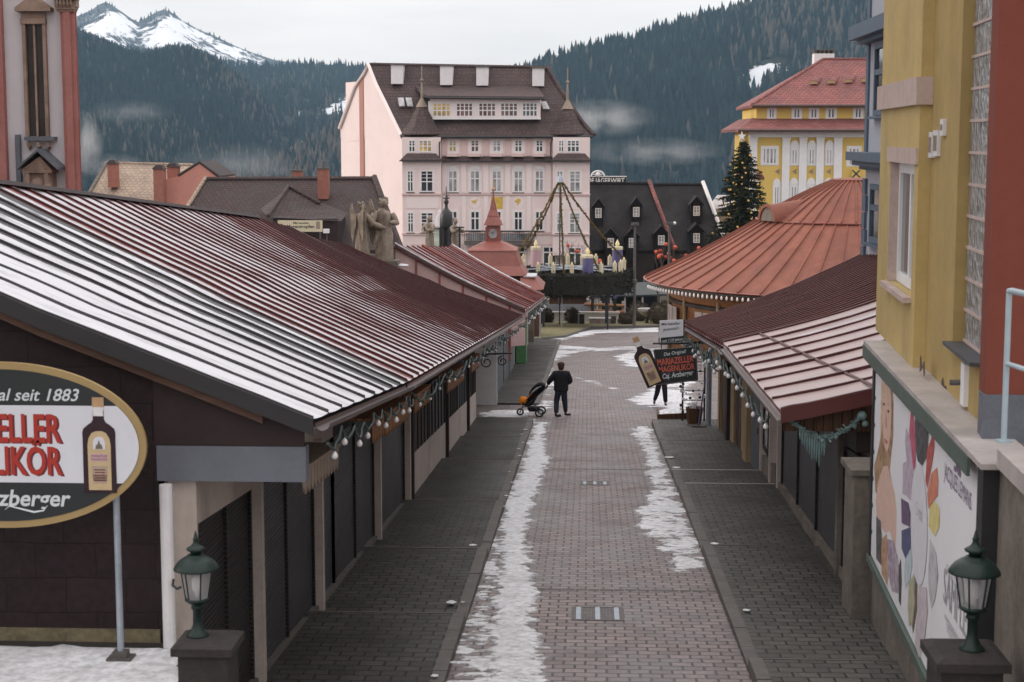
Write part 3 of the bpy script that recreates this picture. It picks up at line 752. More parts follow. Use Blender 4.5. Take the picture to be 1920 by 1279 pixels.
# blown snow flakes and ice plates left on the pavements
def plates(name, label, pts, hoff):
    mb = MB()
    for px, py, w in pts:
        c = G(px, py, hoff); n = 9
        rim = [(c.x + w * math.cos(k * 2 * math.pi / n) * RND.uniform(.7, 1.2), c.y + 1.3 * w * math.sin(k * 2 * math.pi / n) * RND.uniform(.7, 1.2)) for k in range(n)]
        mb.poly([(x, y, gz(y) + hoff) for x, y in rim], (0, 0, .009))
    tag(mb.build(name, M['snow']), label, None, None, 'stuff')
plates('snow', 'small ice plates left on the pavements', [(846, 1130, .075), (886, 1023, .07), (877, 1047, .05), (885, 1063, .07), (1255, 843, .10), (1254, 858, .13), (1268, 877, .10), (1340, 1020, .07), (1318, 925, .10), (1400, 1145, .05), (815, 1268, .045), (850, 1243, .04), (868, 1130, .03)], .125)
plates('snow', 'small snow scraps scattered on the pavement edge', [(x, y, RND.uniform(.03, .08)) for x, y in ((960, 905), (955, 885), (968, 870), (975, 855), (950, 930), (972, 842), (980, 830), (946, 950), (978, 815), (985, 806))], .14)

# drain grates in the street
mb0 = thing('drain_cover', 'dark rectangular drain cover set in the red pavers in the foreground', 'drain cover', tuple(G(1118, 1153)))
def drain(root, x0, x1, y0, y1, k):
    z = gz((y0 + y1) / 2)
    f = MB()
    for a, b_, c, d in ((x0, y0, x1, y0 + .04), (x0, y1 - .04, x1, y1), (x0, y0 + .04, x0 + .06, y1 - .04), (x1 - .06, y0 + .04, x1, y1 - .04), ((x0 + x1) / 2 - .03, y0 + .04, (x0 + x1) / 2 + .03, y1 - .04)):
        f.hexa([(a, b_, gz(b_) - .05), (c, b_, gz(b_) - .05), (c, d, gz(d) - .05), (a, d, gz(d) - .05), (a, b_, gz(b_) + .010), (c, b_, gz(b_) + .010), (c, d, gz(d) + .010), (a, d, gz(d) + .010)])
    f.build('frame', M['iron'], root)
    for xx in (x0 + .10, (x0 + x1) / 2, x1 - .10):
        f = MB(); b_, d = y0 + .045, y1 - .045; f.hexa([(xx - .035, b_, gz(b_) - .02), (xx + .035, b_, gz(b_) - .02), (xx + .035, d, gz(d) - .02), (xx - .035, d, gz(d) - .02), (xx - .035, b_, gz(b_) + .013), (xx + .035, b_, gz(b_) + .013), (xx + .035, d, gz(d) + .013), (xx - .035, d, gz(d) + .013)]); f.build('bar', M['galv'], root)
    f = MB(); n = k
    for q in range(n):
        a = lerp(x0 + .06, x1 - .06, q / n); c = lerp(x0 + .06, x1 - .06, (q + 1) / n) - .008
        b_, d = y0 + .04, y1 - .04
        f.hexa([(a, b_, gz(b_) - .05), (c, b_, gz(b_) - .05), (c, d, gz(d) - .05), (a, d, gz(d) - .05), (a, b_, gz(b_) + .006), (c, b_, gz(b_) + .006), (c, d, gz(d) + .006), (a, d, gz(d) + .006)])
    f.build('plate', M['iron'], root)
a, b_ = G(1071, 1164), G(1168, 1140)
drain(mb0, a.x, b_.x, a.y, b_.y, 14)
mb0 = thing('drain_cover', 'smaller worn drain cover farther up the street middle', 'drain cover', tuple(G(1115, 907)))
a, b_ = G(1088, 910), G(1142, 904)
drain(mb0, a.x, b_.x, a.y, b_.y, 8)

# ------------------------------------------------------------------ hills and forest
def sil(px, pts): return interp(px, [p[0] for p in pts], [p[1] for p in pts])
def terrain(name, px0, px1, npx, pts, dist, base, nt, rough, mat, snowpoly=(), snowline=None, power=1.15, seed=0.0, back=0.35):
    """hillside: ridge line at its own distance, sloping down to the valley"""
    mb = MB(); us = np.linspace(px0, px1, npx); ts = np.linspace(0, 1 + back, nt)
    P = {}
    for iu, px in enumerate(us):
        d = ray(px, 640); az = Vector((d.x, d.y, 0)).normalized()
        D = dist(px); B = base(px)
        py = sil(px, pts)
        zr = ZC + (257 - py) / FPX * D * 1.0
        for it, t in enumerate(ts):
            r = lerp(B, D, t)
            x, y = az.x * r, az.y * r
            s = min(t, 1.0)
            nv = (fbm(x + seed, y, 1 / (D * 0.13), 5)) * rough * D * 0.075
            if t <= 1: z = lerp(VZ - 6, zr, s ** power) + nv * math.sin(math.pi * min(s, 1)) ** 0.7
            else: z = zr - (t - 1) * (D - B) * 0.45
            P[iu, it] = Vector((x, y, z))
    sn = []
    nu = len(us)
    for iu in range(nu):
        for it in range(nt):
            p = P[iu, it]; mb.v.append(tuple(p))
            qx, qy = proj(p)
            s = -1.0
            for pl in snowpoly:
                s = max(s, float(sdist(pl, np.array([qx]), np.array([qy]))[0]) / 12.0)
            if snowline: s = max(s, snowline(p, qx, qy))
            sn.append(max(-1, min(1, s)))
    for iu in range(nu - 1):
        for it in range(nt - 1):
            k = iu * nt + it
            mb.f.append((k, k + nt, k + nt + 1, k + 1)); mb.m.append(0)
    mb.at['snowy'] = sn
    o = mb.build(name, mat, smooth=True, uv=False)
    tag(o, kind='structure')
    return us, ts, P, sn
def hill_mat(name, c1, c2, snow, sc):
    m, t, N, L, b = nodes(name)
    o = coord(N); at = N.new('ShaderNodeAttribute'); at.attribute_name = 'snowy'
    n = noise_(N, L, o, 1 / sc, 8, 0.68); n2 = noise_(N, L, o, 1 / (sc * 0.22), 6, 0.65)
    c = mix(N, L, ramp(N, L, n2, 0.35, 0.65), c1, c2)
    v = math_(N, L, 'ADD', at.outputs['Fac'], math_(N, L, 'MULTIPLY', math_(N, L, 'SUBTRACT', math_(N, L, 'ADD', math_(N, L, 'MULTIPLY', n, 0.55), math_(N, L, 'MULTIPLY', n2, 0.45)), 0.5), 4.2))
    c = mix(N, L, math_(N, L, 'MULTIPLY', math_(N, L, 'ADD', v, 0.05), 5.0, True), c, snow)
    L.new(c, b.inputs['Base Color']); b.inputs['Roughness'].default_value = 0.95; setspec(b, 0.1)
    return m
M['hill'] = hill_mat('forest floor', (0.018, 0.022, 0.021), (0.040, 0.042, 0.038), (0.72, 0.74, 0.78), 40)
M['peak'] = hill_mat('rocky snow slopes', (0.050, 0.058, 0.070), (0.100, 0.110, 0.120), (0.86, 0.87, 0.90), 90)
def tree_mat():
    m, t, N, L, b = nodes('conifer forest')
    at = N.new('ShaderNodeAttribute'); at.attribute_name = 'tint'
    r = N.new('ShaderNodeValToRGB'); e = r.color_ramp.elements
    e[0].position = 0; e[0].color = (0.007, 0.015, 0.019, 1); e[1].position = 1; e[1].color = (0.15, 0.128, 0.115, 1)
    k = e.new(0.62); k.color = (0.026, 0.046, 0.050, 1); k = e.new(0.75); k.color = (0.09, 0.080, 0.072, 1)
    L.new(at.outputs['Fac'], r.inputs[0]); L.new(r.outputs[0], b.inputs['Base Color']); b.inputs['Roughness'].default_value = 0.95; setspec(b, 0.05)
    return m
M['forest'] = tree_mat()
def forest(label, terr, n, h0, h1, seed, tiers=3, sides=6, keep=None, larch=None, tlo=0.0, name_top=0):
    us, ts, P, sn = terr
    rg = np.random.RandomState(seed); nt = len(ts); nu = len(us)
    tmax = 1.03
    V = []; Fc = []; T = []
    cnt = 0
    arr = np.array([[tuple(P[i, j]) for j in range(nt)] for i in range(nu)])
    snA = np.array(sn).reshape(nu, nt)
    # weight samples by ground area
    while cnt < n:
        fu = rg.rand() * (nu - 1); rr = math.sqrt(lerp(tlo * tlo, tmax * tmax, rg.rand())); ft = min(rr / ts[-1] * (nt - 1), nt - 1.001)
        i, j = int(fu), int(ft); a, b_ = fu - i, ft - j
        p = (arr[i, j] * (1 - a) * (1 - b_) + arr[i + 1, j] * a * (1 - b_) + arr[i, j + 1] * (1 - a) * b_ + arr[i + 1, j + 1] * a * b_)
        s = snA[i, j]
        if name_top and ft / (nt - 1) * ts[-1] > .88 and rg.rand() < name_top: cnt += 1; continue
        if s > -0.25 and rg.rand() < min(1, (s + 0.45) * 2.0): cnt += 1; continue
        cnt += 1
        lar = larch(p) if larch else 0.12
        tint = 0.66 + rg.rand() * 0.30 if rg.rand() < lar else rg.rand() ** 1.6 * 0.55
        h = lerp(h0, h1, rg.rand() ** 1.4); w = h * (0.17 + 0.07 * rg.rand()); r0 = rg.rand() * 6.28
        base = len(V)
        lean = (rg.rand(2) - .5) * 0.04 * h
        for k in range(tiers):
            zb = h * (0.06 + 0.8 * k / tiers); zt = min(h, zb + h * (0.50 if tiers > 1 else 0.95)) if k < tiers - 1 else h
            wr = w * (1 - 0.78 * k / tiers)
            b0 = len(V)
            for q in range(sides):
                an = r0 + k * .5 + 6.283 * q / sides; f = wr * (0.72 + 0.5 * rg.rand())
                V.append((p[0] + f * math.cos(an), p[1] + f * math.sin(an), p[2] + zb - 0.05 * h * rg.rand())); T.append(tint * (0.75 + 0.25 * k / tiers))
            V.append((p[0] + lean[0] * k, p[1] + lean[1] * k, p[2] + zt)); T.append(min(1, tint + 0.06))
            for q in range(sides): Fc.append((b0 + q, b0 + (q + 1) % sides, b0 + sides))
    mb = MB(); mb.v = V; mb.f = Fc; mb.m = [0] * len(Fc); mb.at['tint'] = T
    o = mb.build('forest', M['forest'], uv=False)
    tag(o, label, None, None, 'stuff')
far_pts = [(-700, 150), (-300, 90), (0, 75), (100, 66), (145, 52), (165, 43), (190, 33), (205, 22), (218, 17), (232, 25), (248, 36), (262, 46), (275, 52), (290, 45), (308, 34), (325, 28), (345, 38), (362, 50), (385, 62), (412, 72), (430, 80), (455, 92), (480, 101), (520, 114), (560, 119), (620, 122), (690, 126), (900, 150), (1400, 190)]
def peak_snow(p, qx, qy):
    # snow fields run down from the two summits, ragged below; rock ribs along the crest
    v = -1.0
    for cx, cy, w, dep in ((214, 15, 62, 86), (330, 26, 78, 92), (440, 84, 80, 34)):
        dx = (qx - cx); lim = cy + abs(dx) * 0.05
        k = (qy - lim) / dep
        if 0 <= k: v = max(v, 0.55 - k * 0.55 - (abs(dx) / (w * (1.0 + k)))**2 * 0.75)
    crest = sil(qx, far_pts)
    if qy - crest < 4: v -= 0.55
    return v
peaks = terrain('mountain', -500, 1250, 150, far_pts, lambda p: 4200, lambda p: 2900, 90, 0.40, M['peak'], (), peak_snow, 1.0, 50.0, .08)
mid_pts = [(-700, 60), (-200, 30), (60, 40), (145, 72), (180, 84), (210, 93), (250, 108), (285, 112), (310, 107), (345, 97), (372, 100), (400, 110), (450, 124), (500, 126), (560, 122), (620, 121), (690, 127), (900, 160), (1400, 230)]
mid = terrain('wooded_mountain', -300, 1150, 140, [(a, b + 6) for a, b in mid_pts], lambda p: 3050 + 150 * math.sin(p / 140.0), lambda p: 1400, 70, 0.75, M['hill'],
              [[(592, 222), (606, 206), (628, 196), (655, 180), (662, 205), (630, 215), (610, 224)], [(534, 288), (552, 272), (572, 264), (574, 280), (552, 292)], [(486, 240), (500, 246), (530, 262), (548, 276), (528, 272), (500, 256)], [(540, 208), (575, 214), (580, 220), (545, 218)], [(178, 262), (205, 266), (198, 276), (176, 272)]], None, 1.1, 0.0)
spur_pts = [(-700, 60), (-200, 34), (60, 48), (145, 80), (180, 92), (210, 101), (250, 116), (285, 120), (310, 115), (345, 105), (372, 108), (400, 120), (432, 138), (470, 166), (505, 200), (540, 240), (580, 286), (620, 330), (680, 380), (800, 430)]
spur = terrain('wooded_mountain', -300, 720, 110, spur_pts, lambda p: 2150 + 120 * math.sin(p / 90.0), lambda p: 1250, 60, 0.8, M['hill'], [[(534, 300), (552, 284), (572, 276), (574, 292), (552, 304)], [(486, 240), (500, 246), (530, 262), (548, 276), (528, 272), (500, 256)], [(178, 262), (205, 266), (198, 276), (176, 272)], [(170, 226), (182, 224), (184, 232), (172, 233)]], None, 1.1, 77.0)
right_pts = [(300, 420), (440, 352), (500, 330), (540, 308), (600, 275), (640, 250), (700, 228), (760, 205), (900, 168), (950, 150), (990, 137), (1015, 124), (1040, 112), (1100, 97), (1160, 86), (1230, 62), (1300, 42), (1370, 25), (1425, 4), (1500, -30), (1620, -70), (1800, -110), (2300, -150)]
hillr = terrain('hillside', 330, 1800, 150, [(a, b + 14) for a, b in right_pts], lambda p: interp(p, [330, 700, 1000, 1500, 2300], [1500, 1600, 1900, 2200, 2300]), lambda p: 1050, 70, 0.45, M['hill'],
                [[(1398, 136), (1420, 120), (1452, 122), (1478, 128), (1476, 148), (1450, 158), (1428, 172), (1414, 186), (1402, 170), (1390, 158)]], None, 1.05, 300.0)
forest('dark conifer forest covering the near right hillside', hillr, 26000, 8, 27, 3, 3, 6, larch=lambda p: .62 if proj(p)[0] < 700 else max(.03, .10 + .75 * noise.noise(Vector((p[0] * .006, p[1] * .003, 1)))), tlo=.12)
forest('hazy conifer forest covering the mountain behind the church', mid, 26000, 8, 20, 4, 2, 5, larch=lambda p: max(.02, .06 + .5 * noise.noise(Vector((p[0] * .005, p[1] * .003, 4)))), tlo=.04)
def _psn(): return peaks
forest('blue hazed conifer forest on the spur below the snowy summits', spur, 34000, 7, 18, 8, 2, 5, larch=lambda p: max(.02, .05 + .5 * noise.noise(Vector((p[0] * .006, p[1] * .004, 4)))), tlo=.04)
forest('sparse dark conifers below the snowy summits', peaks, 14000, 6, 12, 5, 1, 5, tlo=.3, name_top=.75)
# ------------------------------------------------------------------ left row of stalls
KD = [15.9, 24.5, 45.0, 51.0, 56.0, 61.0, 66.0]
KEX = [-2.68, -2.70, -2.68, -2.66, -2.64, -2.62, -2.60]
KEH = [3.54, 3.28, 3.05, 3.0, 2.96, 2.93, 2.9]
KRX = [-9.1, -9.08, -9.1, -9.2, -9.4, -9.6, -9.8]
KRH = [6.15, 6.27, 6.27, 6.10, 5.86, 5.80, 5.76]
def leftroof(D, t):
    ex, eh, rx, rh = (interp(D, KD, k) for k in (KEX, KEH, KRX, KRH))
    k = interp(D, [16, 24.5, 66], [.3, .25, .9])
    p = t - k * 0.07 * math.sin(math.pi * t) * (1.0 if t < .5 else .45) + 0.02 * k * math.sin(2 * math.pi * t)
    return Vector((lerp(ex, rx, t), D, ZC - GH - SL * D + lerp(eh, rh, p)))
def seamed_roof(name, fn, seams, ts, mat, parent, cov, seam_w=0.035, seam_h=0.05, thick=0.10, sub=4, wob=0.0, smat=None):
    """metal sheets: fn(D,t) -> point; standing seams at each entry of `seams`"""
    mb = MB(); S_, Cv, Rn = [], [], []
    us = []
    for a, (d0, d1) in enumerate(zip(seams[:-1], seams[1:])):
        for q in range(sub): us.append((a + q / sub, lerp(d0, d1, q / sub)))
    us.append((len(seams) - 1, seams[-1]))
    L = [0.0]; mid = (seams[0] + seams[-1]) / 2
    for a, b_ in zip(ts[:-1], ts[1:]): L.append(L[-1] + (fn(mid, b_) - fn(mid, a)).length)
    i0 = len(mb.v)
    for s, D in us:
        for t, l in zip(ts, L):
            fr = s % 1.0
            p = fn(D, t) + UP * (-0.012 * math.sin(math.pi * fr) + wob * noise.noise(Vector((D * .8, l * .5, 2))))
            mb.v.append(tuple(p)); S_.append(s); Cv.append(cov(D, t, l)); Rn.append(l)
    n = len(ts)
    for a in range(len(us) - 1):
        for b_ in range(n - 1):
            k = a * n + b_; mb.f.append((k, k + n, k + n + 1, k + 1)); mb.m.append(0)
    # underside and edges
    j0 = len(mb.v)
    ends = (seams[0], seams[-1])
    for D in np.linspace(ends[0], ends[1], 8):
        for t in ts: mb.v.append(tuple(fn(D, t) - UP * thick)); S_.append(.0); Cv.append(-2); Rn.append(0)
    for a in range(7):
        for b_ in range(n - 1):
            k = j0 + a * n + b_; mb.f.append((k, k + 1, k + n + 1, k + n)); mb.m.append(0)
    for D in ends:
        for t0, t1 in zip(ts[:-1], ts[1:]):
            i = len(mb.v)
            for q in (fn(D, t0), fn(D, t1), fn(D, t1) - UP * thick, fn(D, t0) - UP * thick): mb.v.append(tuple(q)); S_.append(0); Cv.append(-2); Rn.append(0)
            mb.f.append((i, i + 1, i + 2, i + 3)); mb.m.append(0)
    # standing seams
    for a, D in enumerate(seams):
        dl = (fn(min(D + .01, ends[1]), .5) - fn(max(D - .01, ends[0]), .5)); dl.normalize()
        prev = None
        for t in ts:
            p = fn(D, t); i = len(mb.v)
            w = dl * seam_w * .5; h = UP * (seam_h + RND.uniform(-.006, .006))
            for q in (p - w - UP * .02, p + w - UP * .02, p + w + h, p - w + h): mb.v.append(tuple(q)); S_.append(a + 0.0); Cv.append(-2); Rn.append(0)
            if prev is not None:
                for x, y in ((0, 1), (1, 2), (2, 3), (3, 0)): mb.f.append((prev + x, prev + y, i + y, i + x)); mb.m.append(1 if smat else 0)
            else: mb.f.append((i, i + 1, i + 2, i + 3)); mb.m.append(0)
            prev = i
        mb.f.append((prev + 3, prev + 2, prev + 1, prev)); mb.m.append(0)
    mb.at['seam'] = S_; mb.at['cov'] = Cv; mb.at['run'] = Rn
    return mb.build(name, [mat, smat] if smat else mat, parent)

def eave_line(y0, y1, fn, n, dx=0.0, dz=0.0):
    return [fn(lerp(y0, y1, k / n), 0.0) + Vector((dx, 0, dz)) for k in range(n + 1)]
def wallx(D): return interp(D, [15, 22, 52, 66, 103], [-3.92, -3.85, -3.48, -3.45, -3.55])
TS = [0, .03, .08, .15, .23, .32, .42, .52, .62, .72, .82, .91, 1.0]

# --- near shop with the black snow covered roof and brown gable
A = thing('gable_shop', 'brown shingled shop with black snow covered roof and open corner arcade, nearest on the left', 'shop', (-6, 16, gz(16)))
seamsA = [15.9 + k * 0.955 for k in range(10)]
def covA(D, t, l):
    base = interp(D, [15.9, 18.5, 20.5, 22.5, 24.5], [.70, .58, .40, .27, .20])
    return base + .05 * math.sin(t * 5 + D) - (.10 if t > .75 and D > 20 else 0)
seamed_roof('roof', leftroof, seamsA, TS, M['roofdark'], A, covA, .034, .030)
def back_slope(name, D0, D1, mat, parent):
    mb = MB()
    for a, b_ in zip(np.linspace(D0, D1, 6)[:-1], np.linspace(D0, D1, 6)[1:]):
        p, q = leftroof(a, 1), leftroof(b_, 1)
        p2, q2 = p + Vector((-4.2, 0, -1.9)), q + Vector((-4.2, 0, -1.9))
        mb.hexa([p - UP * .1, q - UP * .1, q2 - UP * .1, p2 - UP * .1, p, q, q2, p2])
    mb.at['seam'] = [0] * len(mb.v); mb.at['cov'] = [-1] * len(mb.v); mb.at['run'] = [0] * len(mb.v)
    return mb.build(name, mat, parent)
back_slope('roof', 15.9, 24.5, M['roofdark'], A)
mb = MB()                                                # barge board up the near verge
for t0, t1 in zip(TS[:-1], TS[1:]):
    p, q = leftroof(15.9, t0), leftroof(15.9, t1)
    mb.hexa([p + Vector((0, -.06, -.16)), q + Vector((0, -.06, -.16)), q + Vector((0, -.012, -.16)), p + Vector((0, -.012, -.16)),
             p + Vector((0, -.06, .012)), q + Vector((0, -.06, .012)), q + Vector((0, -.012, .012)), p + Vector((0, -.012, .012))])
mb.build('barge_board', M['black'], A)
mb = MB()
for t0, t1 in zip(TS[2:-1], TS[3:]):
    p, q = leftroof(15.95, t0), leftroof(15.95, t1)
    mb.hexa([p + Vector((0, .0, -.26)), q + Vector((0, .0, -.26)), q + Vector((0, .05, -.26)), p + Vector((0, .05, -.26)),
             p + Vector((0, .0, -.165)), q + Vector((0, .0, -.165)), q + Vector((0, .05, -.165)), p + Vector((0, .05, -.165))])
mb.build('verge_trim', M['brownlite'], A)
ZT = PY(120, 1197, 16.1).z                               # terrace level
GB = front(16.12)
def roofz(D, x):
    for t0, t1 in zip(TS[:-1], TS[1:]):
        p, q = leftroof(D, t0), leftroof(D, t1)
        if q.x <= x <= p.x: return lerp(p.z, q.z, (x - p.x) / (q.x - p.x))
    return leftroof(D, 1).z
xw = PY(299, 1000, 16.1).x
mb = MB()
out = [(-9.6, ZT - 1.5), (xw, ZT - 1.5), (xw, roofz(16.1, xw) - .12)] + [(x, roofz(16.1, x) - .12) for x in np.linspace(xw - .3, -9.0, 8)] + [(-9.6, roofz(16.1, -9.0) - .4)]
mb.bpoly(GB, out, 0, -.22)
mb.build('gable_wall', M['shingle'], A)
mb = MB(); mb.bx(GB, -9.6, ZT - .2, xw - .02, ZT + .10, .0, .05); mb.build('plinth', M['plinth'], A)
# upper brown board and beam over the open corner
xb0, zb1 = PY(291, 838, 16.05).x, PY(430, 839, 16.05).z
zb0 = PY(430, 905, 16.05).z; xb1 = PY(572, 870, 16.05).x
mb = MB()
pts = [(xb0 - .02, zb1 + .006), (xb1 - .02, zb1 + .006)] + [(x, roofz(16.1, x) - .16) for x in np.linspace(xb1 - .02, xb0 - .02, 6)]
mb.bpoly(GB, pts, .012, -.05); mb.build('gable_board', M['brown'], A)
mb = MB(); mb.bx(GB, xb0, zb0, xb1, zb1, .03, -.16); mb.build('beam', M['bluegrey'], A)
# street front: posts, shutters, plaster above
WB = Bs((-3.9, 0, 0), (0, 1, 0))        # u along +Y -> outward normal +X
def lw(D): return Bs((wallx(D), D, 0), (0, 1, 0))
mb = MB()
p0 = PY(313, 1000, 15.82); mb.tube([(p0.x, 15.82, gz(16)), (p0.x, 15.82, zb0 + .02)], .064, 12); mb.build('corner_pillar', M['whitepipe'], A)
mb = MB(); hx = p0.x + .07
mb.tube([(hx, 15.76, zb0 - .92), (hx, 15.72, zb0 - .97), (hx + .05, 15.70, zb0 - 1.0), (hx + .09, 15.70, zb0 - .98)], .014, 6); mb.build('hook', M['ironblack'], A)
def strip(mb, B0, y0, y1, h0, h1, d0, d1, mi=0, zf=None):
    """box on the left street front between two distances, heights above the street, level top"""
    n = max(1, int((y1 - y0) / 3))
    for k in range(n):
        a, b_ = lerp(y0, y1, k / n), lerp(y0, y1, (k + 1) / n)
        xa, xb = wallx(a), wallx(b_)
        za0, zb0_, za1, zb1_ = gz(a) + h0, gz(b_) + h0, gz(a) + h1, gz(b_) + h1
        mb.hexa([(xa + d0, a, za0), (xa + d1, a, za0), (xb + d1, b_, zb0_), (xb + d0, b_, zb0_),
                 (xa + d0, a, za1), (xa + d1, a, za1), (xb + d1, b_, zb1_), (xb + d0, b_, zb1_)], mi)
mb = MB(); strip(mb, None, 16.241, 24.5, 2.42, 3.4, -.25, -.02); mb.box(wallx(16.3) - .30, 16.17, gz(16) - .3, wallx(16.3) - .018, 16.24, zb0 + .3); mb.build('street_wall', M['cream'], A)
mb = MB(); strip(mb, None, 16.2, 24.5, -.2, .16, -.2, .03); mb.build('base_sill', M['kerb'], A)
def post(D, parent, h=2.55, w=.15, mat='post'):
    mb = MB(); x = wallx(D); mb.box(x - .12, D - w / 2, gz(D) - .1, x + .10, D + w / 2, gz(D) + h)
    mb.build('post', M[mat], parent)
def shutter(y0, y1, parent, h0=.16, h1=2.42, mat='shutter', n=2):
    mb = MB(); strip(mb, None, y0, y1, h0, h1, -.10, -.05)
    s = mb.build('shutter', M[mat], parent)
    mb = MB()
    for k in range(n + 1):
        D = lerp(y0, y1, k / n); x = wallx(D); w = .035
        mb.box(x - .05, D - w, gz(D) + h0, x - .012, D + w, gz(D) + h1)
    mb.each('guide_rail', M['shutterdark'], s)
    return s
shutter(16.25, 18.7, A, mat='shutterdark', n=2); post(18.8, A)
shutter(18.9, 22.8, A, n=2); post(22.9, A)
shutter(23.0, 24.5, A, n=1)

# --- long red roofed stall row
Bd = thing('stall_row', 'long stall row under a dark red seamed roof with frost between its seams', 'market stalls', (-6, 40, gz(40)))
seamsB = [24.5]
while seamsB[-1] < 65.2: seamsB.append(seamsB[-1] + interp(seamsB[-1], [24, 30, 45, 66], [.86, .80, .72, .68]))
seamsB.append(66.0)
def covB(D, t, l):
    v = interp(D, [24.5, 26, 30, 36, 42, 48, 54, 66], [.22, .30, .38, .40, .35, .24, .04, -.35])
    if t > .72 and D > 40: v -= (t - .72) * .9
    if D < 30 and t > .35: v += .05
    return v + .04 * math.sin(t * 7 + D * .7) + (.05 if t < .12 else 0)
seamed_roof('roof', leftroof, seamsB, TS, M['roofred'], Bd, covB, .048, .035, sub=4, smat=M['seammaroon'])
back_slope('roof', 24.5, 66, M['roofred'], Bd)
mb = MB()
rid = [leftroof(D, 1) for D in np.linspace(15.9, 45, 16)]
for p, q in zip(rid[:-1], rid[1:]):
    mb.hexa([p + Vector((-.14, 0, .0)), p + Vector((.16, 0, -.02)), q + Vector((.16, 0, -.02)), q + Vector((-.14, 0, 0)),
             p + Vector((-.10, 0, .05)), p + Vector((.10, 0, .05)), q + Vector((.10, 0, .05)), q + Vector((-.10, 0, .05))])
mb.build('ridge_cap', M['brown'], Bd)
def gutter(parent, pts, r=.075, mat='gutter'):
    mb = MB()
    i0 = 0; n = 7
    for p in pts:
        for j in range(n):
            a = math.pi * j / (n - 1); mb.v.append((p[0] + r + r * math.cos(a), p[1], p[2] - r * math.sin(a)))
    for k in range(len(pts) - 1):
        for j in range(n - 1):
            a = k * n + j; mb.f.append((a, a + 1, a + n + 1, a + n)); mb.m.append(0)
    return mb.build('gutter', M[mat], parent)
gutter(A, eave_line(16.1, 24.45, leftroof, 6, -.02, -.06)); gutter(Bd, eave_line(24.55, 66, leftroof, 30, -.02, -.06))
mb = MB(); 
for a, b_ in zip(np.arange(24.5, 66, 2.0), np.arange(26.5, 67, 2.0)):
    p, q = leftroof(a, .035), leftroof(min(b_, 66), .035)
    mb.hexa([p + Vector((-.03, 0, -.34)), q + Vector((-.03, 0, -.34)), q + Vector((.0, 0, -.34)), p + Vector((0, 0, -.34)),
             p + Vector((-.03, 0, -.11)), q + Vector((-.03, 0, -.11)), q + Vector((0, 0, -.11)), p + Vector((0, 0, -.11))])
mb.build('fascia_board', M['brown'], Bd)
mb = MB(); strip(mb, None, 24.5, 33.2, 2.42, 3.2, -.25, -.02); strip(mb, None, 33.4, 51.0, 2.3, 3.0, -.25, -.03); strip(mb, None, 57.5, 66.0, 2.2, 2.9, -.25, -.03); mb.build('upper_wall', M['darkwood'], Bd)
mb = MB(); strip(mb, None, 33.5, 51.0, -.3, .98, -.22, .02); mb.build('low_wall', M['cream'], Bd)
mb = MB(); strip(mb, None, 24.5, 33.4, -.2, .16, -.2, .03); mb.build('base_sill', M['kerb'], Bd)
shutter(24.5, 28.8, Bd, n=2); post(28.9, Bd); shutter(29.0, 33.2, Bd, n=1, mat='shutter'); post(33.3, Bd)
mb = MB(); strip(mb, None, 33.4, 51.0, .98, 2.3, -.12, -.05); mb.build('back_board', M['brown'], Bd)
k = 0
for y0, y1, m_ in ((34.1, 37.4, 'darkwood'), (37.6, 41.2, 'shutterdark'), (41.7, 44.6, 'darkwood'), (44.8, 47.5, 'greyblueboard'), (48.1, 50.8, 'darkwood')):
    mb = MB(); strip(mb, None, y0, y1, 1.0, 2.26, -.05, .03); b_ = mb.build('shutter', M[m_], Bd)
    mb = MB()
    for q in range(5):
        D = lerp(y0, y1, (q + .5) / 5); x = wallx(D); mb.box(x + .03, D - .03, gz(D) + 1.02, x + .06, D + .03, gz(D) + 2.24)
    mb.each('batten', M[m_], b_)
for D in (33.9, 41.45, 47.8): post(D, Bd, 2.5, .17, 'brown')
mb = MB(); strip(mb, None, 50.9, 51.1, -.3, 3.0, -3.0, .02); mb.build('end_wall', M['cream'], Bd)
mb = MB(); xe = wallx(57.5); mb.box(xe - 5.5, 57.5, gz(57.5) - .3, xe + .30, 57.75, gz(57.5) + 2.9); strip(mb, None, 57.8, 66.0, -.3, 2.2, -.25, .02); mb.build('end_wall', M['whitepipe'], Bd)
mb = MB(); strip(mb, None, 59.0, 61.4, .95, 2.1, .02, .06); b_ = mb.build('shutter', M['greyblueboard'], Bd)
mb = MB(); strip(mb, None, 62.2, 65.5, .0, 2.15, .02, .07); b_ = mb.build('shutter', M['greyblueboard'], Bd)
# scalloped boards hung under the eaves
def valance(y0, y1, drop, mat, parent, out=.55, top=2.80, tooth=.16):
    mb = MB(); n = max(3, int((y1 - y0) / tooth))
    for k in range(n):
        a, b_ = lerp(y0, y1, k / n), lerp(y0, y1, (k + 1) / n) - .015
        x = wallx(a) + out; z1 = gz(a) + top; z0 = z1 - drop
        m_ = (a + b_) / 2
        mb.poly([(x, a, z1), (x, b_, z1), (x, b_, z0), (x, m_ + (b_ - a) * .25, z0 - .06), (x, m_, z0 - .085), (x, m_ - (b_ - a) * .25, z0 - .06), (x, a, z0)], (.025, 0, 0))
    strip(mb, None, y0, y1, top, top + .03, .02, out + .06)
    mb.build('valance', M[mat], parent)
valance(17.3, 19.6, .22, 'beigewood', A, .85, 2.86, .2)
valance(23.2, 24.45, .26, 'orangewood', A, .75, 2.80)
valance(24.55, 27.4, .26, 'orangewood', Bd, .75, 2.76)
valance(28.8, 31.2, .24, 'orangewood', Bd, .7, 2.70); valance(34.8, 38.9, .30, 'orangewood', Bd, .7, 2.62); valance(41.6, 44.2, .26, 'orangewood', Bd, .65, 2.56)

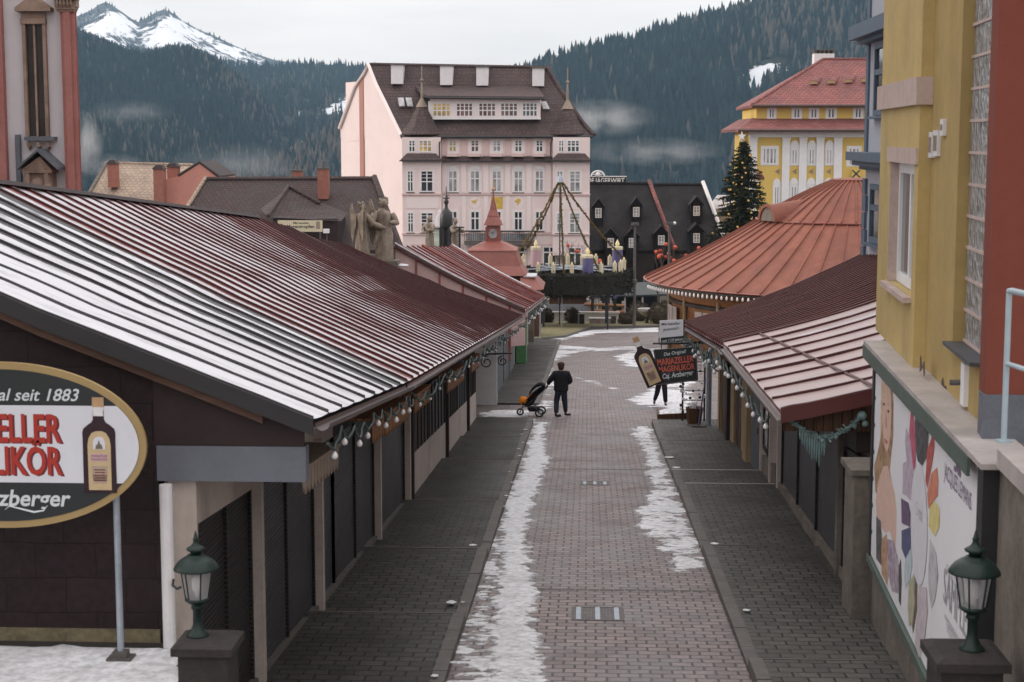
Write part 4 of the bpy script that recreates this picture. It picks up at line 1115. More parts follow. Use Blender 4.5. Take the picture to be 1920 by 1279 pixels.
# --- wrought iron bracket
t = thing('sign_bracket', 'curled black wrought iron bracket under the eaves by the white end wall', 'bracket', (-3.3, 55, gz(55) + 2.3))
mb = MB(); x, D, z = wallx(51.1), 51.15, gz(51.1) + 2.15
mb.tube([(x, D, z), (x + 1.15, D, z + .05)], .03, 6)
for cx, r in ((.35, .22), (.85, .18)):
    mb.tube([(x + cx + r * (1 - a / 14) * math.cos(a), D, z - r - .02 + r * (1 - a / 14) * math.sin(a)) for a in np.linspace(1.57, 10, 22)], .022, 5)
mb.build('scroll', M['ironblack'], t)

# --- second roof farther down with its pale gable
def rx2(D): return interp(D, [69, 100], [-8.06, -8.1])
def roof2(D, t):
    e = Vector((interp(D, [69, 102], [-2.62, -2.55]), D, gz(D) + interp(D, [69, 102], [2.98, 2.95])))
    r = Vector((-8.1, D, gz(D) + interp(D, [69, 102], [5.68, 5.95])))
    p = lerp(e.z, r.z, t) - .13 * math.sin(math.pi * t)
    return Vector((lerp(e.x, r.x, t), D, p))
Cc = thing('stall_row', 'farther stall row with patchy snow on its worn red roof and a faded pink gable', 'market stalls', (-5, 85, gz(85)))
seamsC = list(np.linspace(69.2, 98.5, 14))
def cov2(D, t, l): return interp(D, [69, 75, 85, 98.5], [.12, .30, .16, .30]) - (.22 if .35 < t < .5 else 0) + .15 * math.sin(D * 1.7) - (.15 if t < .2 else 0)
seamed_roof('roof', roof2, seamsC, TS, M['roofold'], Cc, cov2, .06, .07)
mb = MB()
for p, q in zip(np.linspace(69.2, 98.5, 6)[:-1], np.linspace(69.2, 98.5, 6)[1:]):
    a, b_ = roof2(p, 1), roof2(q, 1); a2, b2 = a + Vector((-4, 0, -2)), b_ + Vector((-4, 0, -2)); mb.hexa([a - UP * .1, b_ - UP * .1, b2 - UP * .1, a2 - UP * .1, a, b_, b2, a2])
mb.at['seam'] = [0] * len(mb.v); mb.at['cov'] = [-1] * len(mb.v); mb.at['run'] = [0] * len(mb.v)
mb.build('roof', M['roofold'], Cc)
mb = MB()
for D, t0, t1 in ((98.5, 0, 1), (69.2, 0, 1)):
    for a, b_ in zip(TS[:-1], TS[1:]):
        p, q = roof2(D, a), roof2(D, b_)
        mb.hexa([p + Vector((0, -.08, .0)), q + Vector((0, -.08, 0)), q + Vector((0, .1, 0)), p + Vector((0, .1, 0)), p + Vector((0, -.08, .13)), q + Vector((0, -.08, .13)), q + Vector((0, .1, .13)), p + Vector((0, .1, .13))])
mb.each('verge_trim', M['roofred2'] if 'roofred2' in M else M['gutter'], Cc)
mb = MB()
for D in (98.5, 69.2):      # snow left along the verges
    for a, b_ in zip(TS[3:-1], TS[4:]):
        p, q = roof2(D, a) + Vector((0, .0, .13)), roof2(D, b_) + Vector((0, 0, .13)); w = .05 if D < 90 else .16
        mb.hexa([p + Vector((0, -w, 0)), q + Vector((0, -w, 0)), q + Vector((0, w, 0)), p + Vector((0, w, 0)), p + Vector((0, -w, .05)), q + Vector((0, -w, .05)), q + Vector((0, w, .05)), p + Vector((0, w, .05))])
mb.each('verge_snow', M['snow'], Cc)
mb = MB()
pts = [(roof2(69.3, t).x, roof2(69.3, t).z - .1) for t in TS]
mb.bpoly(front(69.3), pts + [(-8.1, gz(69) + 1.0), (-2.62, gz(69) + 1.5)], 0, -.12); mb.build('gable_panel', M['pinksheet'], Cc)
mb = MB()
for t in (.12, .3, .48, .66, .84):
    p = roof2(69.3, t); mb.box(p.x - .05, 69.24, p.z - 2.4, p.x + .05, 69.3, p.z - .1)
p, q = roof2(69.3, .02), roof2(69.3, .3)
mb.each('gable_rib', M['redsheet'], Cc)
mb = MB()                                              # sheet joint running up the roof
for D in (80.5, 97.0):
    mb.tube([roof2(D, a) + UP * .08 for a in TS], .07, 6)
mb.each('roof_joint', M['redsheet'], Cc)
gutter(Cc, [roof2(D, 0) + Vector((-.02, 0, -.06)) for D in np.linspace(69.2, 98.5, 12)])
mb = MB(); strip(mb, None, 66.1, 98, -.3, 2.6, -.3, 0); mb.build('street_wall', M['cream'], Cc)
mb = MB()
for y0, y1 in ((67, 71), (72, 76.5), (80.5, 86), (88, 92)): strip(mb, None, y0, y1, .05, 2.1, 0, .06)
mb.each('shutter', M['greyblueboard'], Cc)
tt = thing('locker', 'tall green metal locker standing against the left stalls', 'locker', (-3.4, 79, gz(79)))
mb = MB(); x = wallx(79); mb.box(x + .05, 78.6, gz(79) + .1, x + .55, 80.1, gz(79) + 2.25); b_ = mb.build('body', M['greendoor'], tt)
mb = MB(); mb.box(x + .08, 78.57, gz(79) + .2, x + .52, 78.6, gz(79) + 2.2); mb.build('door', M['greendoor'], tt)
tt = thing('stone_pillar', 'brown stone pillar at the far end of the left stalls', 'pillar', (-3.4, 100, gz(100)))
mb = MB(); mb.box(-3.75, 99.8, gz(100) - .2, -3.25, 100.4, gz(100) + 2.3); mb.build('shaft', M['stone'], tt)
mb = MB(); mb.box(-3.82, 99.72, gz(100) + 2.3, -3.18, 100.48, gz(100) + 2.45); mb.build('cap', M['stone'], tt)
tt = thing('sign_post', 'thin pale post standing beside the far stone pillar', 'post', (-3.0, 101, gz(101)))
mb = MB(); mb.tube([(-2.95, 103, gz(103)), (-2.95, 103, gz(103) + 2.4)], .04, 8); mb.build('post', M['galv'], tt)
mb = MB(); mb.ball((-2.95, 103, gz(103) + 2.43), .06); mb.build('finial', M['galv'], tt)

# ------------------------------------------------------------------ strings of lights
def light_string(label, pts, n, r, parentloc, sag=.12, icicles=None, grp='strings of lights along the stalls', gar=None):
    t = thing('light_string', label, 'string lights', parentloc, grp)
    mb = MB(); P = [Vector(p) for p in pts]
    tot = len(P) - 1
    line = []
    m = n * 5
    for k in range(m + 1):
        f = k / m * tot; i = min(int(f), tot - 1); p = P[i].lerp(P[i + 1], f - i)
        ph = (k % 5) / 5
        line.append(p - UP * sag * math.sin(math.pi * ph) + Vector((RND.uniform(-.02, .02), 0, RND.uniform(-.015, .015))))
    mb.tube(line, .017, 6)
    if gar:
        for k in range(len(line) * 3):
            p = line[k // 3]; d = Vector((RND.uniform(-1, 1), RND.uniform(-1, 1), RND.uniform(-1, .4))) * .09
            mb.add([p, p + d, p + d + Vector((.02, .02, .03))])
    mb.build('cable', M['cable'], t)
    for k in range(n):
        p = line[k * 5 + 2]
        b_ = MB(); b_.lathe([(r * .25, 0), (r * .3, -r * .5), (r * .75, -r * 1.0), (r, -r * 1.7), (r * .8, -r * 2.4), (r * .2, -r * 2.75)], p, 10); b_.build('bulb', M['bulb'], t, smooth=True)
    return t
light_string('near light string with large white bulbs under the black snowy roof edge', [leftroof(D, 0) + Vector((.10, 0, -.22 - .06 * math.sin(D * 2.1))) for D in np.linspace(16.1, 24.4, 9)], 9, .036, (-2.7, 16, gz(16) + 3.2), .13)
light_string('long light string with white bulbs under the dark red left roof edge', [leftroof(D, 0) + Vector((.11, 0, -.24 - .06 * math.sin(D))) for D in np.linspace(24.6, 65.5, 40)], 24, .030, (-2.6, 24.6, gz(24.6) + 3.1), .12, gar=True)
light_string('far light string along the eaves of the worn red roof', [roof2(D, 0) + Vector((.11, 0, -.2 - .1 * math.sin(D))) for D in np.linspace(69.5, 99, 24)], 20, .05, (-2.6, 69.5, gz(69.5) + 2.9), .2, gar=True)
# ------------------------------------------------------------------ left terrace, sign, lanterns
TE = thing('terrace', 'low stone terrace with a snowy top under the oval sign', 'terrace', (-5.5, 14.6, gz(14)))
xt = PZ(356, 1260, ZT).x
mb = MB(); mb.box(-11, 11.5, gz(18) - .5, xt, 16.05, ZT - .02); mb.build('body', M['darkstone'], TE)
SN = MB()
xs = np.linspace(-9, xt - .02, 60); ys = np.linspace(12.0, 15.98, 50)
def tz(x, y):
    e = min((y - 11.9) / .3, (15.99 - y) / .12, 1)
    px, py = proj((x, y, ZT))
    gap = fbm(x * 1.3, y * 1.3, 1.1, 4)
    v = min(e, (px - (-400)) / 50, (352 - px + 90 * gap) / 26, (15.80 - y + gap * .3) / .1)
    return ZT - .02 + .07 * max(-.6, min(1, v)) + .02 * gap
i0 = SN.grid(lambda x, y: (x, y, tz(x, y)), xs, ys)
tag(SN.build('snow', M['snow'], smooth=True, uv=False), 'smooth snow lying on the terrace below the oval sign', None, None, 'stuff')

def lantern(label, c, k=1.0):
    t = thing('street_lantern', label, 'lantern', c, 'green lanterns on stone pillars')
    x, y, z = c
    def L_(prof, name, mat, par=t, n=20, sm=True):
        mb = MB(); mb.lathe([(r * k, h * k) for r, h in prof], (x, y, z), n); return mb.build(name, M[mat], par, smooth=sm)
    L_([(.105, 0), (.105, .02), (.075, .05), (.055, .09), (.045, .12), (.043, .26), (.058, .275), (.058, .295), (.05, .31), (.09, .335), (.115, .355), (.115, .375)], 'stem', 'lampgreen')
    L_([(.105, .376), (.15, .66)], 'glass', 'lampglass', n=6, sm=False)
    b_ = MB()
    for q in range(6):
        a = 2 * math.pi * q / 6
        b_.tube([(x + .108 * k * math.cos(a), y + .108 * k * math.sin(a), z + .372 * k), (x + .153 * k * math.cos(a), y + .153 * k * math.sin(a), z + .665 * k)], .008 * k, 5)
    b_.build('glazing_bar', M['lampgreen'], t)
    L_([(.028, .38), (.028, .44), (.045, .46), (.045, .56), (.03, .60), (.01, .61)], 'lamp', 'bulb', n=10)
    h = L_([(.155, .655), (.215, .66), (.212, .675), (.195, .705), (.16, .745), (.115, .775), (.085, .785), (.08, .80), (.055, .805)], 'hood', 'lampgreen', n=28)
    L_([(.05, .80), (.055, .83), (.085, .845), (.09, .86), (.07, .875), (.045, .89), (.03, .91), (.022, .935), (.03, .945), (.02, .965), (.012, 1.0), (.004, 1.03)], 'finial', 'lampgreen', h, n=16)
    return t
def lamp_pillar(label, x0, x1, y0, y1, ztop, zb):
    t = thing('lamp_pillar', label, 'pillar', ((x0 + x1) / 2, (y0 + y1) / 2, zb))
    mb = MB(); mb.box(x0 + .05, y0 + .05, zb, x1 - .05, y1 - .05, ztop - .10); mb.build('shaft', M['darkstone'], t)
    mb = MB(); mb.box(x0, y0, ztop - .10, x1, y1, ztop - .03)
    mb.hexa([(x0, y0, ztop - .03), (x1, y0, ztop - .03), (x1, y1, ztop - .03), (x0, y1, ztop - .03), (x0 + .07, y0 + .07, ztop), (x1 - .07, y0 + .07, ztop), (x1 - .07, y1 - .07, ztop), (x0 + .07, y1 - .07, ztop)])
    mb.build('cap', M['darkstone'], t)
a = PY(335, 1192, 14.0); b_ = PY(447, 1192, 14.0)
lamp_pillar('mossy dark stone pillar carrying the left green lantern', a.x, b_.x, 13.7, 14.25, a.z, gz(14) - .3)
c = PY(371, 1193, 14.0); lantern('green lantern on the dark pillar before the left arcade', (c.x, 14.0, a.z - .004), .92)
a = PY(1742, 1217, 12.9); b_ = PY(1880, 1217, 12.9)
lamp_pillar('dark stone pillar carrying the right green lantern', a.x, b_.x, 12.6, 13.25, a.z, gz(13) - .3)
c = PY(1822, 1222, 12.9); lantern('green lantern on the dark pillar before the large poster', (c.x, 12.9, a.z - .004), .95)

# --- oval sign on its pole
YS = 15.2
U = PY(200, 836, YS) - PY(100, 836, YS); sc = U.length / 100      # metres per photo pixel here
O = PY(3, 836, YS); O = Vector((O.x, YS, O.z))
SB = front(YS)
t = thing('oval_sign', 'large oval shop sign with gold rim, red letters and a painted bottle', 'sign', (O.x, YS, ZT))
ea, eb = 271 * sc, 156 * sc
def ell(a, b_, n=72): return [(O.x + a * math.cos(2 * math.pi * k / n), O.z + b_ * math.sin(2 * math.pi * k / n)) for k in range(n)]
mb = MB(); mb.bpoly(SB, ell(ea, eb), -.05, 0); mb.build('rim', M['signgold'], t)
mb = MB(); mb.bpoly(SB, ell(ea - 13 * sc, eb - 13 * sc), 0.0005, .006); mb.build('panel', M['signblack'], t)
ai, bi = ea - 13 * sc, eb - 13 * sc
def zpx(py): return O.z + (836 - py) * sc
def xpx(px): return O.x + (px - 3) * sc
def chord(z): return ai * math.sqrt(max(0, 1 - ((z - O.z) / bi) ** 2))
zt, zb = zpx(760), zpx(905)
rim = [(O.x + chord(z), z) for z in np.linspace(zb, zt, 14)]
mb = MB(); mb.bpoly(SB, rim + [(2 * O.x - x, z) for x, z in reversed(rim)], .0065, .010); mb.build('white_band', M['signwhite'], t)
mb = MB()
R_ = Vector((1, 0, 0))
write(mb, 'Das Original seit 1883', SB.P(xpx(-143), zpx(751), .0075), R_, UP, 291 * sc, 23 * sc, .012, .28)
mb.build('white_lettering', M['lettersilver'], t); mb = MB()
write(mb, 'Caj. Arzberger', SB.P(xpx(-131), zpx(949), .0075), R_, UP, 258 * sc, 31 * sc, .02, .18)
mb.build('white_lettering', M['lettersilver'], t); mb = MB()
mb.tube([SB.P(xpx(px), zpx(py), .0075) for px, py in ((5, 957), (14, 950), (35, 955), (60, 961), (78, 958), (86, 948))], [.002, .006, .009, .011, .008, .002], 6)
mb.build('flourish', M['lettersilver'], t)
mb = MB()
for tx, py in (('MARIAZELLER', 828), ('MAGENLIKÖR', 889)):
    write(mb, tx, SB.P(xpx(-173 + 2.2), zpx(py + 2), .0105), R_, UP, 292 * sc, 53 * sc, .025)
mb.build('letter_shadow', M['signmaroon'], t)
mb = MB()
for tx, py in (('MARIAZELLER', 828), ('MAGENLIKÖR', 889)):
    write(mb, tx, SB.P(xpx(-175), zpx(py), .0125), R_, UP, 292 * sc, 53 * sc, .025)
mb.build('red_lettering', M['signred'], t)
def bottle_poly(B, o, r, u, h, dd, parent, mats_=('bottle', 'whitepipe', 'cork', 'signcream')):
    """flat cut-out of a bottle: o bottom centre, r right, u up, h height"""
    n = r.cross(u)
    def P(x, y, d): return o + r * (x * h) + u * (y * h) + n * d
    def pl(pts, d0, d1, name, mat, par):
        m_ = MB(); m_.poly([P(x, y, d0) for x, y in pts], n * (d1 - d0)); return m_.build(name, M[mat], par)
    half = [(.168, .0), (.172, .03), (.170, .55), (.172, .63), (.160, .67), (.120, .705), (.075, .735), (.058, .765), (.055, .86)]
    body = pl(half + [(-x, y) for x, y in reversed(half)], dd, dd + .004, 'bottle', mats_[0], parent)
    pl([(.052, .801), (.052, .895), (-.052, .895), (-.052, .801)], dd + .0045, dd + .006, 'neck_band', mats_[1], body)
    pl([(.060, .895), (.060, .995), (-.060, .995), (-.060, .895)], dd, dd + .006, 'cap', mats_[2], body)
    lab = [(.118, .03), (.120, .50), (.108, .57), (.075, .625), (.03, .645)]
    lb = pl(lab + [(-x, y) for x, y in reversed(lab)], dd + .0045, dd + .006, 'label', mats_[3], body)
    pl([(.062, .455), (.064, .53), (.045, .575), (.0, .59), (-.045, .575), (-.064, .53), (-.062, .455)], dd + .0065, dd + .008, 'label_arch', 'signwhite', lb)
    pl([(.04, .46), (.03, .50), (.012, .515), (0, .555), (-.014, .51), (-.03, .50), (-.04, .46)], dd + .0085, dd + .010, 'chapel_emblem', 'stone', lb)
    pl([(.092, .33), (.092, .41), (-.092, .41), (-.092, .33)], dd + .0065, dd + .008, 'label_band', 'candlepink', lb)
    pl([(.07, .10), (.085, .28), (-.085, .28), (-.07, .10)], dd + .0065, dd + .008, 'label_foot', 'tilebeige', lb)
    m_ = MB()
    write(m_, 'MARIAZELLER', P(-.082, .375, dd + .009), r, u, .164 * h, .024 * h, 0)
    write(m_, 'MAGENLIKÖR', P(-.082, .340, dd + .009), r, u, .164 * h, .024 * h, 0)
    for k in range(5): 
        y = .125 + k * .028; m_.poly([P(-.06 + .01 * (k % 2), y, dd + .0085), P(.06 - .012 * (k % 2), y, dd + .0085), P(.06, y + .011, dd + .0085), P(-.06, y + .011, dd + .0085)], n * .001)
    m_.build('label_lettering', M['signmaroon'], lb)
    return body
bottle_poly(SB, SB.P(xpx(187), zpx(923), 0), R_, UP, 180 * sc, .0105, t)
pp = PY(220, 1000, YS + .12)
mb = MB(); mb.tube([(pp.x, YS + .12, ZT), (pp.x, YS + .12, zpx(800))], .032, 12); mb.tube([(2 * O.x - pp.x, YS + .12, ZT), (2 * O.x - pp.x, YS + .12, zpx(800))], .032, 12); mb.each('pole', M['galv'], t)
mb = MB()
for x in (pp.x, 2 * O.x - pp.x):
    mb = MB(); mb.box(x - .12, YS + .02, ZT - .01, x + .12, YS + .22, ZT + .07); mb.box(x - .07, YS + .06, ZT + .07, x + .07, YS + .18, ZT + .13); mb.build('pole_foot', M['iron'], t)
mb = MB()
for x in (pp.x, 2 * O.x - pp.x): mb.box(x - .05, YS + .051, zpx(880), x + .05, YS + .155, zpx(866))
mb.each('clamp', M['galv'], t)
# ------------------------------------------------------------------ retaining wall with the poster
WO = Vector((3.97, 22.6, 0)); WU = Vector((-.049, -1, 0)).normalized()
WP = Bs(WO, WU)                                   # a grows towards the camera, n faces the street
def wpos(D, d=0.0): return WO + WU * ((22.6 - D) / abs(WU.y)) + WP.n * d
zcap = ZC - 2.80
aL, zTL = WP.az(1643, 672, .10); aR, _ = WP.az(1838, 1000, .10); _, zB = WP.az(1640, 1056, .10)
RW = thing('retaining_wall', 'stained stone retaining wall with sheet cap below the mustard house', 'wall', tuple(wpos(19)))
mb = MB(); mb.bx(WP, 0.0, gz(22.6) - .4, 11.0, zcap - .02, -.34, 0); mb.build('masonry', M['stone'], RW)
mb = MB(); mb.bx(WP, .02, gz(22.6) - .38, 11.0, ZC - 2.80, -3.5, -.342); mb.build('fill', M['stone'], RW)
mb = MB(); mb.bx(WP, -.10, zcap - .02, aR + .40, zcap + .03, -.34, .19); mb.build('cap', M['capsheet'], RW)
mb = MB(); mb.bx(WP, -.10, zcap - .20, aR - .2, zcap - .022, .17, .20); mb.build('cap_edge', M['capgreen'], RW)
PO = thing('billboard', 'huge poster of a blond woman and crystals in a dark frame on the retaining wall', 'poster', tuple(wpos(19, .1)))
mb = MB(); mb.bx(WP, aL - .05, zB, aR, zTL + .02, .02, .095); mb.build('canvas', M['postercanvas'], PO)
mb = MB(); mb.bx(WP, aL - .20, zB - .02, aL - .05, zcap - .21, .003, .12); mb.bx(WP, aR, zB - .3, aR + .26, zcap - .03, .003, .14); mb.each('frame_post', M['black'], PO)
mb = MB(); mb.bx(WP, aL - .20, zB - .12, aR, zB - .022, .003, .14); mb.build('frame_rail', M['capgreen'], PO)
def pp(x, y): return WP.az(1620 + x / 2.133, 640 + y / 2.133, .10)
def pcol(name, col): return plain(name, col, 0.5, 0.1, 5, 0.0, 0.3)
def pcry(name, c1, c2):
    m, t, N, L, b = nodes(name); o = coord(N)
    v = N.new('ShaderNodeTexVoronoi'); v.inputs['Scale'].default_value = 9; L.new(o, v.inputs['Vector'])
    n = noise_(N, L, o, 5, 5)
    L.new(mix(N, L, ramp(N, L, math_(N, L, 'ADD', math_(N, L, 'MULTIPLY', v.outputs['Distance'], .7), math_(N, L, 'MULTIPLY', n, .5)), .3, .75), c1, c2), b.inputs['Base Color']); b.inputs['Roughness'].default_value = .5
    return m
_lay = [0]
def pprint(name, pts, m, par=None):
    _lay[0] += 1; d = .0955 + .0002 * _lay[0]
    mb = MB(); mb.bpoly(WP, [pp(*p) for p in pts], d, d + .00015)
    return mb.build(name, m, par or PO)
hair = pprint('printed_hair', [(70, 150), (80, 110), (92, 102), (106, 118), (114, 170), (117, 260), (116, 380), (108, 450), (102, 520), (110, 560), (100, 580), (86, 520), (70, 560), (52, 620), (44, 600), (40, 500), (52, 450), (66, 380), (66, 250)], pcry('print blond hair', (.17, .085, .045), (.42, .27, .15)))
skn = pcol('print skin', (.66, .46, .38))
pprint('printed_body', [(56, 560), (76, 500), (94, 500), (108, 556), (122, 610), (129, 680), (128, 760), (124, 830), (114, 812), (106, 770), (98, 760), (84, 770), (66, 740), (50, 700), (45, 640)], skn)
fc = pprint('printed_face', [(73, 190), (78, 150), (90, 138), (101, 152), (107, 210), (108, 290), (104, 370), (97, 425), (89, 445), (81, 425), (75, 370), (71, 290)], skn)
pprint('printed_strand', [(70, 160), (82, 112), (96, 118), (86, 170), (76, 240), (72, 330), (64, 400), (66, 260)], pcry('print hair highlight', (.50, .33, .18), (.66, .50, .33)))
dk = pcol('print dark line', (.10, .06, .06)); lipm = pcol('print lips', (.48, .12, .12)); shd = pcol('print cheek shade', (.46, .26, .19))
for ex in (79, 96):
    y = 252 + (ex - 79) * 1.7
    pprint('printed_eye', [(ex - 5, y), (ex, y - 7), (ex + 5, y + 2), (ex, y + 8)], dk)
    pprint('printed_brow', [(ex - 6, y - 24), (ex, y - 32), (ex + 6, y - 20), (ex, y - 27)], shd)
pprint('printed_nose', [(87, 270), (90, 330), (92, 350), (86, 346), (84, 330)], shd)
pprint('printed_mouth', [(80, 388), (87, 394), (95, 402), (88, 414), (82, 404)], lipm)
for nm, pts, c1, c2 in (('printed_fabric', [(48, 700), (66, 720), (72, 800), (70, 900), (48, 870)], (.03, .03, .035), (.12, .11, .12)),
    ('printed_fabric', [(72, 790), (90, 770), (98, 860), (92, 980), (70, 930), (68, 850)], (.32, .14, .08), (.55, .36, .22)),
    ('printed_fabric', [(92, 790), (118, 800), (138, 880), (136, 1010), (110, 1000), (94, 930)], (.20, .12, .20), (.50, .44, .50)),
    ('printed_fabric', [(138, 900), (147, 870), (150, 960), (146, 1060), (138, 1040)], (.03, .03, .04), (.08, .08, .09)),
    ('printed_crystal', [(205, 240), (222, 300), (240, 280), (260, 310), (254, 460), (232, 500), (214, 480), (203, 420)], (.012, .012, .016), (.10, .10, .11)),
    ('printed_crystal', [(188, 258), (203, 330), (207, 420), (206, 500), (196, 520), (186, 440), (180, 360)], (.36, .05, .10), (.52, .14, .20)),
    ('printed_crystal', [(168, 345), (182, 380), (192, 470), (198, 540), (188, 640), (170, 620), (154, 610), (155, 490), (170, 480), (163, 400)], (.36, .28, .38), (.52, .44, .52)),
    ('printed_crystal', [(276, 355), (282, 420), (270, 500), (252, 590), (245, 560), (252, 430), (266, 400)], (.30, .03, .03), (.48, .12, .10)),
    ('printed_crystal', [(292, 505), (297, 560), (294, 620), (276, 640), (257, 672), (252, 610), (268, 530)], (.50, .14, .08), (.62, .24, .16)),
    ('printed_crystal', [(262, 668), (282, 636), (302, 672), (301, 740), (284, 782), (258, 742)], (.60, .50, .12), (.70, .62, .30)),
    ('printed_crystal', [(148, 628), (178, 648), (186, 690), (184, 744), (150, 728)], (.07, .04, .10), (.16, .10, .18)),
    ('printed_crystal', [(150, 758), (186, 744), (187, 830), (166, 872), (150, 830)], (.035, .04, .12), (.10, .11, .22)),
    ('printed_crystal', [(166, 872), (190, 822), (192, 900), (182, 960), (164, 990), (160, 930)], (.34, .46, .52), (.52, .60, .64)),
    ('printed_crystal', [(180, 965), (200, 930), (203, 1040), (196, 1130), (180, 1140), (174, 1060)], (.34, .33, .20), (.46, .45, .33)),
    ('printed_crystal', [(204, 940), (213, 960), (210, 1080), (196, 1170), (192, 1140), (204, 1040)], (.08, .07, .04), (.18, .15, .10)),
    ('printed_crystal', [(218, 980), (250, 985), (254, 1080), (240, 1220), (220, 1270), (204, 1210)], (.44, .36, .40), (.58, .53, .56)),
    ('printed_crystal', [(264, 790), (288, 850), (296, 940), (284, 1030), (268, 1070), (256, 960)], (.34, .34, .37), (.54, .54, .57))):
    pprint(nm, pts, pcry('print ' + nm + str(_lay[0]), c1, c2))
pprint('printed_oval', [(220 + 33 * math.cos(a), 735 + 245 * math.sin(a) + 33 * math.cos(a) * .5) for a in np.linspace(0, 6.283, 33)[:-1]], pcol('print white oval', (.66, .66, .70)))
def pwrite(s, p0, p1, h, mat, bold=0):
    _lay[0] += 1; d = .0955 + .0002 * _lay[0]
    a0, z0 = pp(*p0); a1, z1 = pp(*p1)
    mb = MB(); A0, A1 = WP.P(a0, z0, d), WP.P(a1, z0, d)
    write(mb, s, A0, A1 - A0, UP, (A1 - A0).length, h, bold)
    mb.build('lettering', mat, PO)
plum = pcol('print plum', (.22, .16, .25)); pgrey = pcol('print grey', (.38, .38, .41))
pwrite('JACQUES LEMANS', (320, 545), (428, 662), .165, plum)
pwrite('SAMPLE', (316, 1035), (408, 1150), .36, pgrey)
pwrite('CRYSTAL COLLECTION', (328, 925), (400, 1000), .10, pgrey)
pwrite('www.jacques-lemans.com', (322, 1110), (400, 1200), .09, pgrey); pwrite('CRYSTAL COLLECTION', (330, 1160), (390, 1230), .09, pgrey)
pwrite('Crystal', (208, 690), (234, 720), .16, pgrey)
a0, z0 = pp(370, 520)
_lay[0] += 1; d = .0955 + .0002 * _lay[0]
mb = MB()
mb.bx(WP, a0 - .03, z0, a0 + .07, z0 + .25, d, d + .00015); mb.bx(WP, a0 + .075, z0 - .02, a0 + .22, z0 + .03, d, d + .00015); mb.bx(WP, a0 + .12, z0 + .031, a0 + .21, z0 + .26, d, d + .00015); mb.bx(WP, a0 - .14, z0 - .02, a0 - .035, z0 + .03, d, d + .00015)
mb.build('monogram', plum, PO)
mb = MB()
for z in np.linspace(zB + .3, zTL - .2, 7): mb.bx(WP, aL - .02, z, aL + .03, z + .05, .0955, .105)
mb.each('eyelet', M['ironblack'], PO)
# stone pier at the far end of the wall
t = thing('stone_pier', 'low grey stone pier beside the poster, next to the right shutters', 'pier', (3.9, 23.2, gz(23)))
mb = MB(); mb.box(3.72, 22.75, gz(23) - .3, 4.15, 23.6, gz(23) + 2.15); mb.build('pier', M['stone'], t)
mb = MB(); mb.box(3.66, 22.70, gz(23) + 2.15, 4.2, 23.66, gz(23) + 2.23); mb.build('cap', M['stone'], t)

# ------------------------------------------------------------------ mustard house above the wall
YU = Vector((-.06, -1, 0)).normalized(); YO = Vector((4.31, 24.0, 0)); YB = Bs(YO, YU)
def ya(px, py=300, d=0.0): return YB.az(px, py, d)[0]
H = thing('mustard_house', 'mustard plastered house with a tall glass block strip above the poster', 'house', (6, 20, zcap))
a1, a2, a3, a4, a5 = ya(1745), ya(1792), ya(1797), ya(1852), ya(1866)
ztop = zcap + 9.5
w0, w1 = ya(1668, 400, .14), ya(1712, 400, .14); zw0, zw1 = YB.az(1690, 545, .14)[1], YB.az(1690, 306, .14)[1]
mb = MB(); mb.bx(YB, 0, zcap + .03, w0, ztop, -6, .14); mb.bx(YB, w1, zcap + .03, a1, ztop, -6, .14); mb.bx(YB, w0, zcap + .03, w1, zw0, -6, .14); mb.bx(YB, w0, zw1, w1, ztop, -6, .14); mb.bx(YB, w0, zw0, w1, zw1, -6, -.03); mb.build('wall', M['yellow'], H)
mb = MB(); mb.bx(YB, a1 + .001, zcap + .03, a3, ztop, -6, 0); mb.build('wall', M['yellowdk'], H)
zs = YB.az(1800, 648)[1]
mb = MB(); mb.bx(YB, a3, zcap + .03, a4, zs - .05, -6, .0); mb.bx(YB, a3, zs - .05, a4, ztop, -6, -.22); mb.bx(YB, a4, zcap + .03, a5 + .10, ztop, -6, .0); mb.build('wall', M['yellowdk'], H)
mb = MB()                       # glass block strip
f = MB(); rows = 22; bhh = .335
for k in range(rows):
    z = zs + k * bhh
    for q in range(3):
        b0, b1 = lerp(a3 + .02, a4 - .02, q / 3), lerp(a3 + .02, a4 - .02, (q + 1) / 3)
        mb.bx(YB, b0 + .012, z + .015, b1 - .012, z + bhh - .015, -.215, -.12 + RND.uniform(-.006, .006))
    f.bx(YB, a3 + .001, z - .015, a4 - .001, z + .015, -.218, -.105)
bw = f.build('glass_block_window', M['pinkstone'], H); mb.build('glass_block', M['blueblock'], bw)
mb = MB(); mb.bx(YB, a3 - .04, zs - .06, a4 - .02, zs - .02, -.2, .10); mb.build('sill', M['darksill'], bw)
zb0, zb1 = YB.az(1659, 205, .2)[1], YB.az(1659, 160, .2)[1]
mb = MB(); mb.bx(YB, -.06, zb0, a1 + .06, zb1, .142, .20); mb.bx(YB, a1 + .001, zb0, a1 + .06, zb1, .001, .141); mb.build('stone_band', M['pinkstone'], H)
f = MB(); f.bx(YB, w0 - .25, zw1 + .002, w1 + .30, zw1 + .20, .141, .17); f.bx(YB, w0 + .002, zw0 + .002, w0 + .03, zw1 - .002, -.028, .15); f.build('window_surround', M['pinkstone'], H)
window(H, YB, w0 + .032, zw0 + .01, w1 - .01, zw1 - .01, 'pane', 2, 0, None, .13, .06, 'white', base=-.028)
mb = MB(); mb.bx(YB, w0 - .06, zw0 - .07, w1 + .06, zw0 - .004, .141, .24); mb.build('window_sill', M['pinkstone'], H)
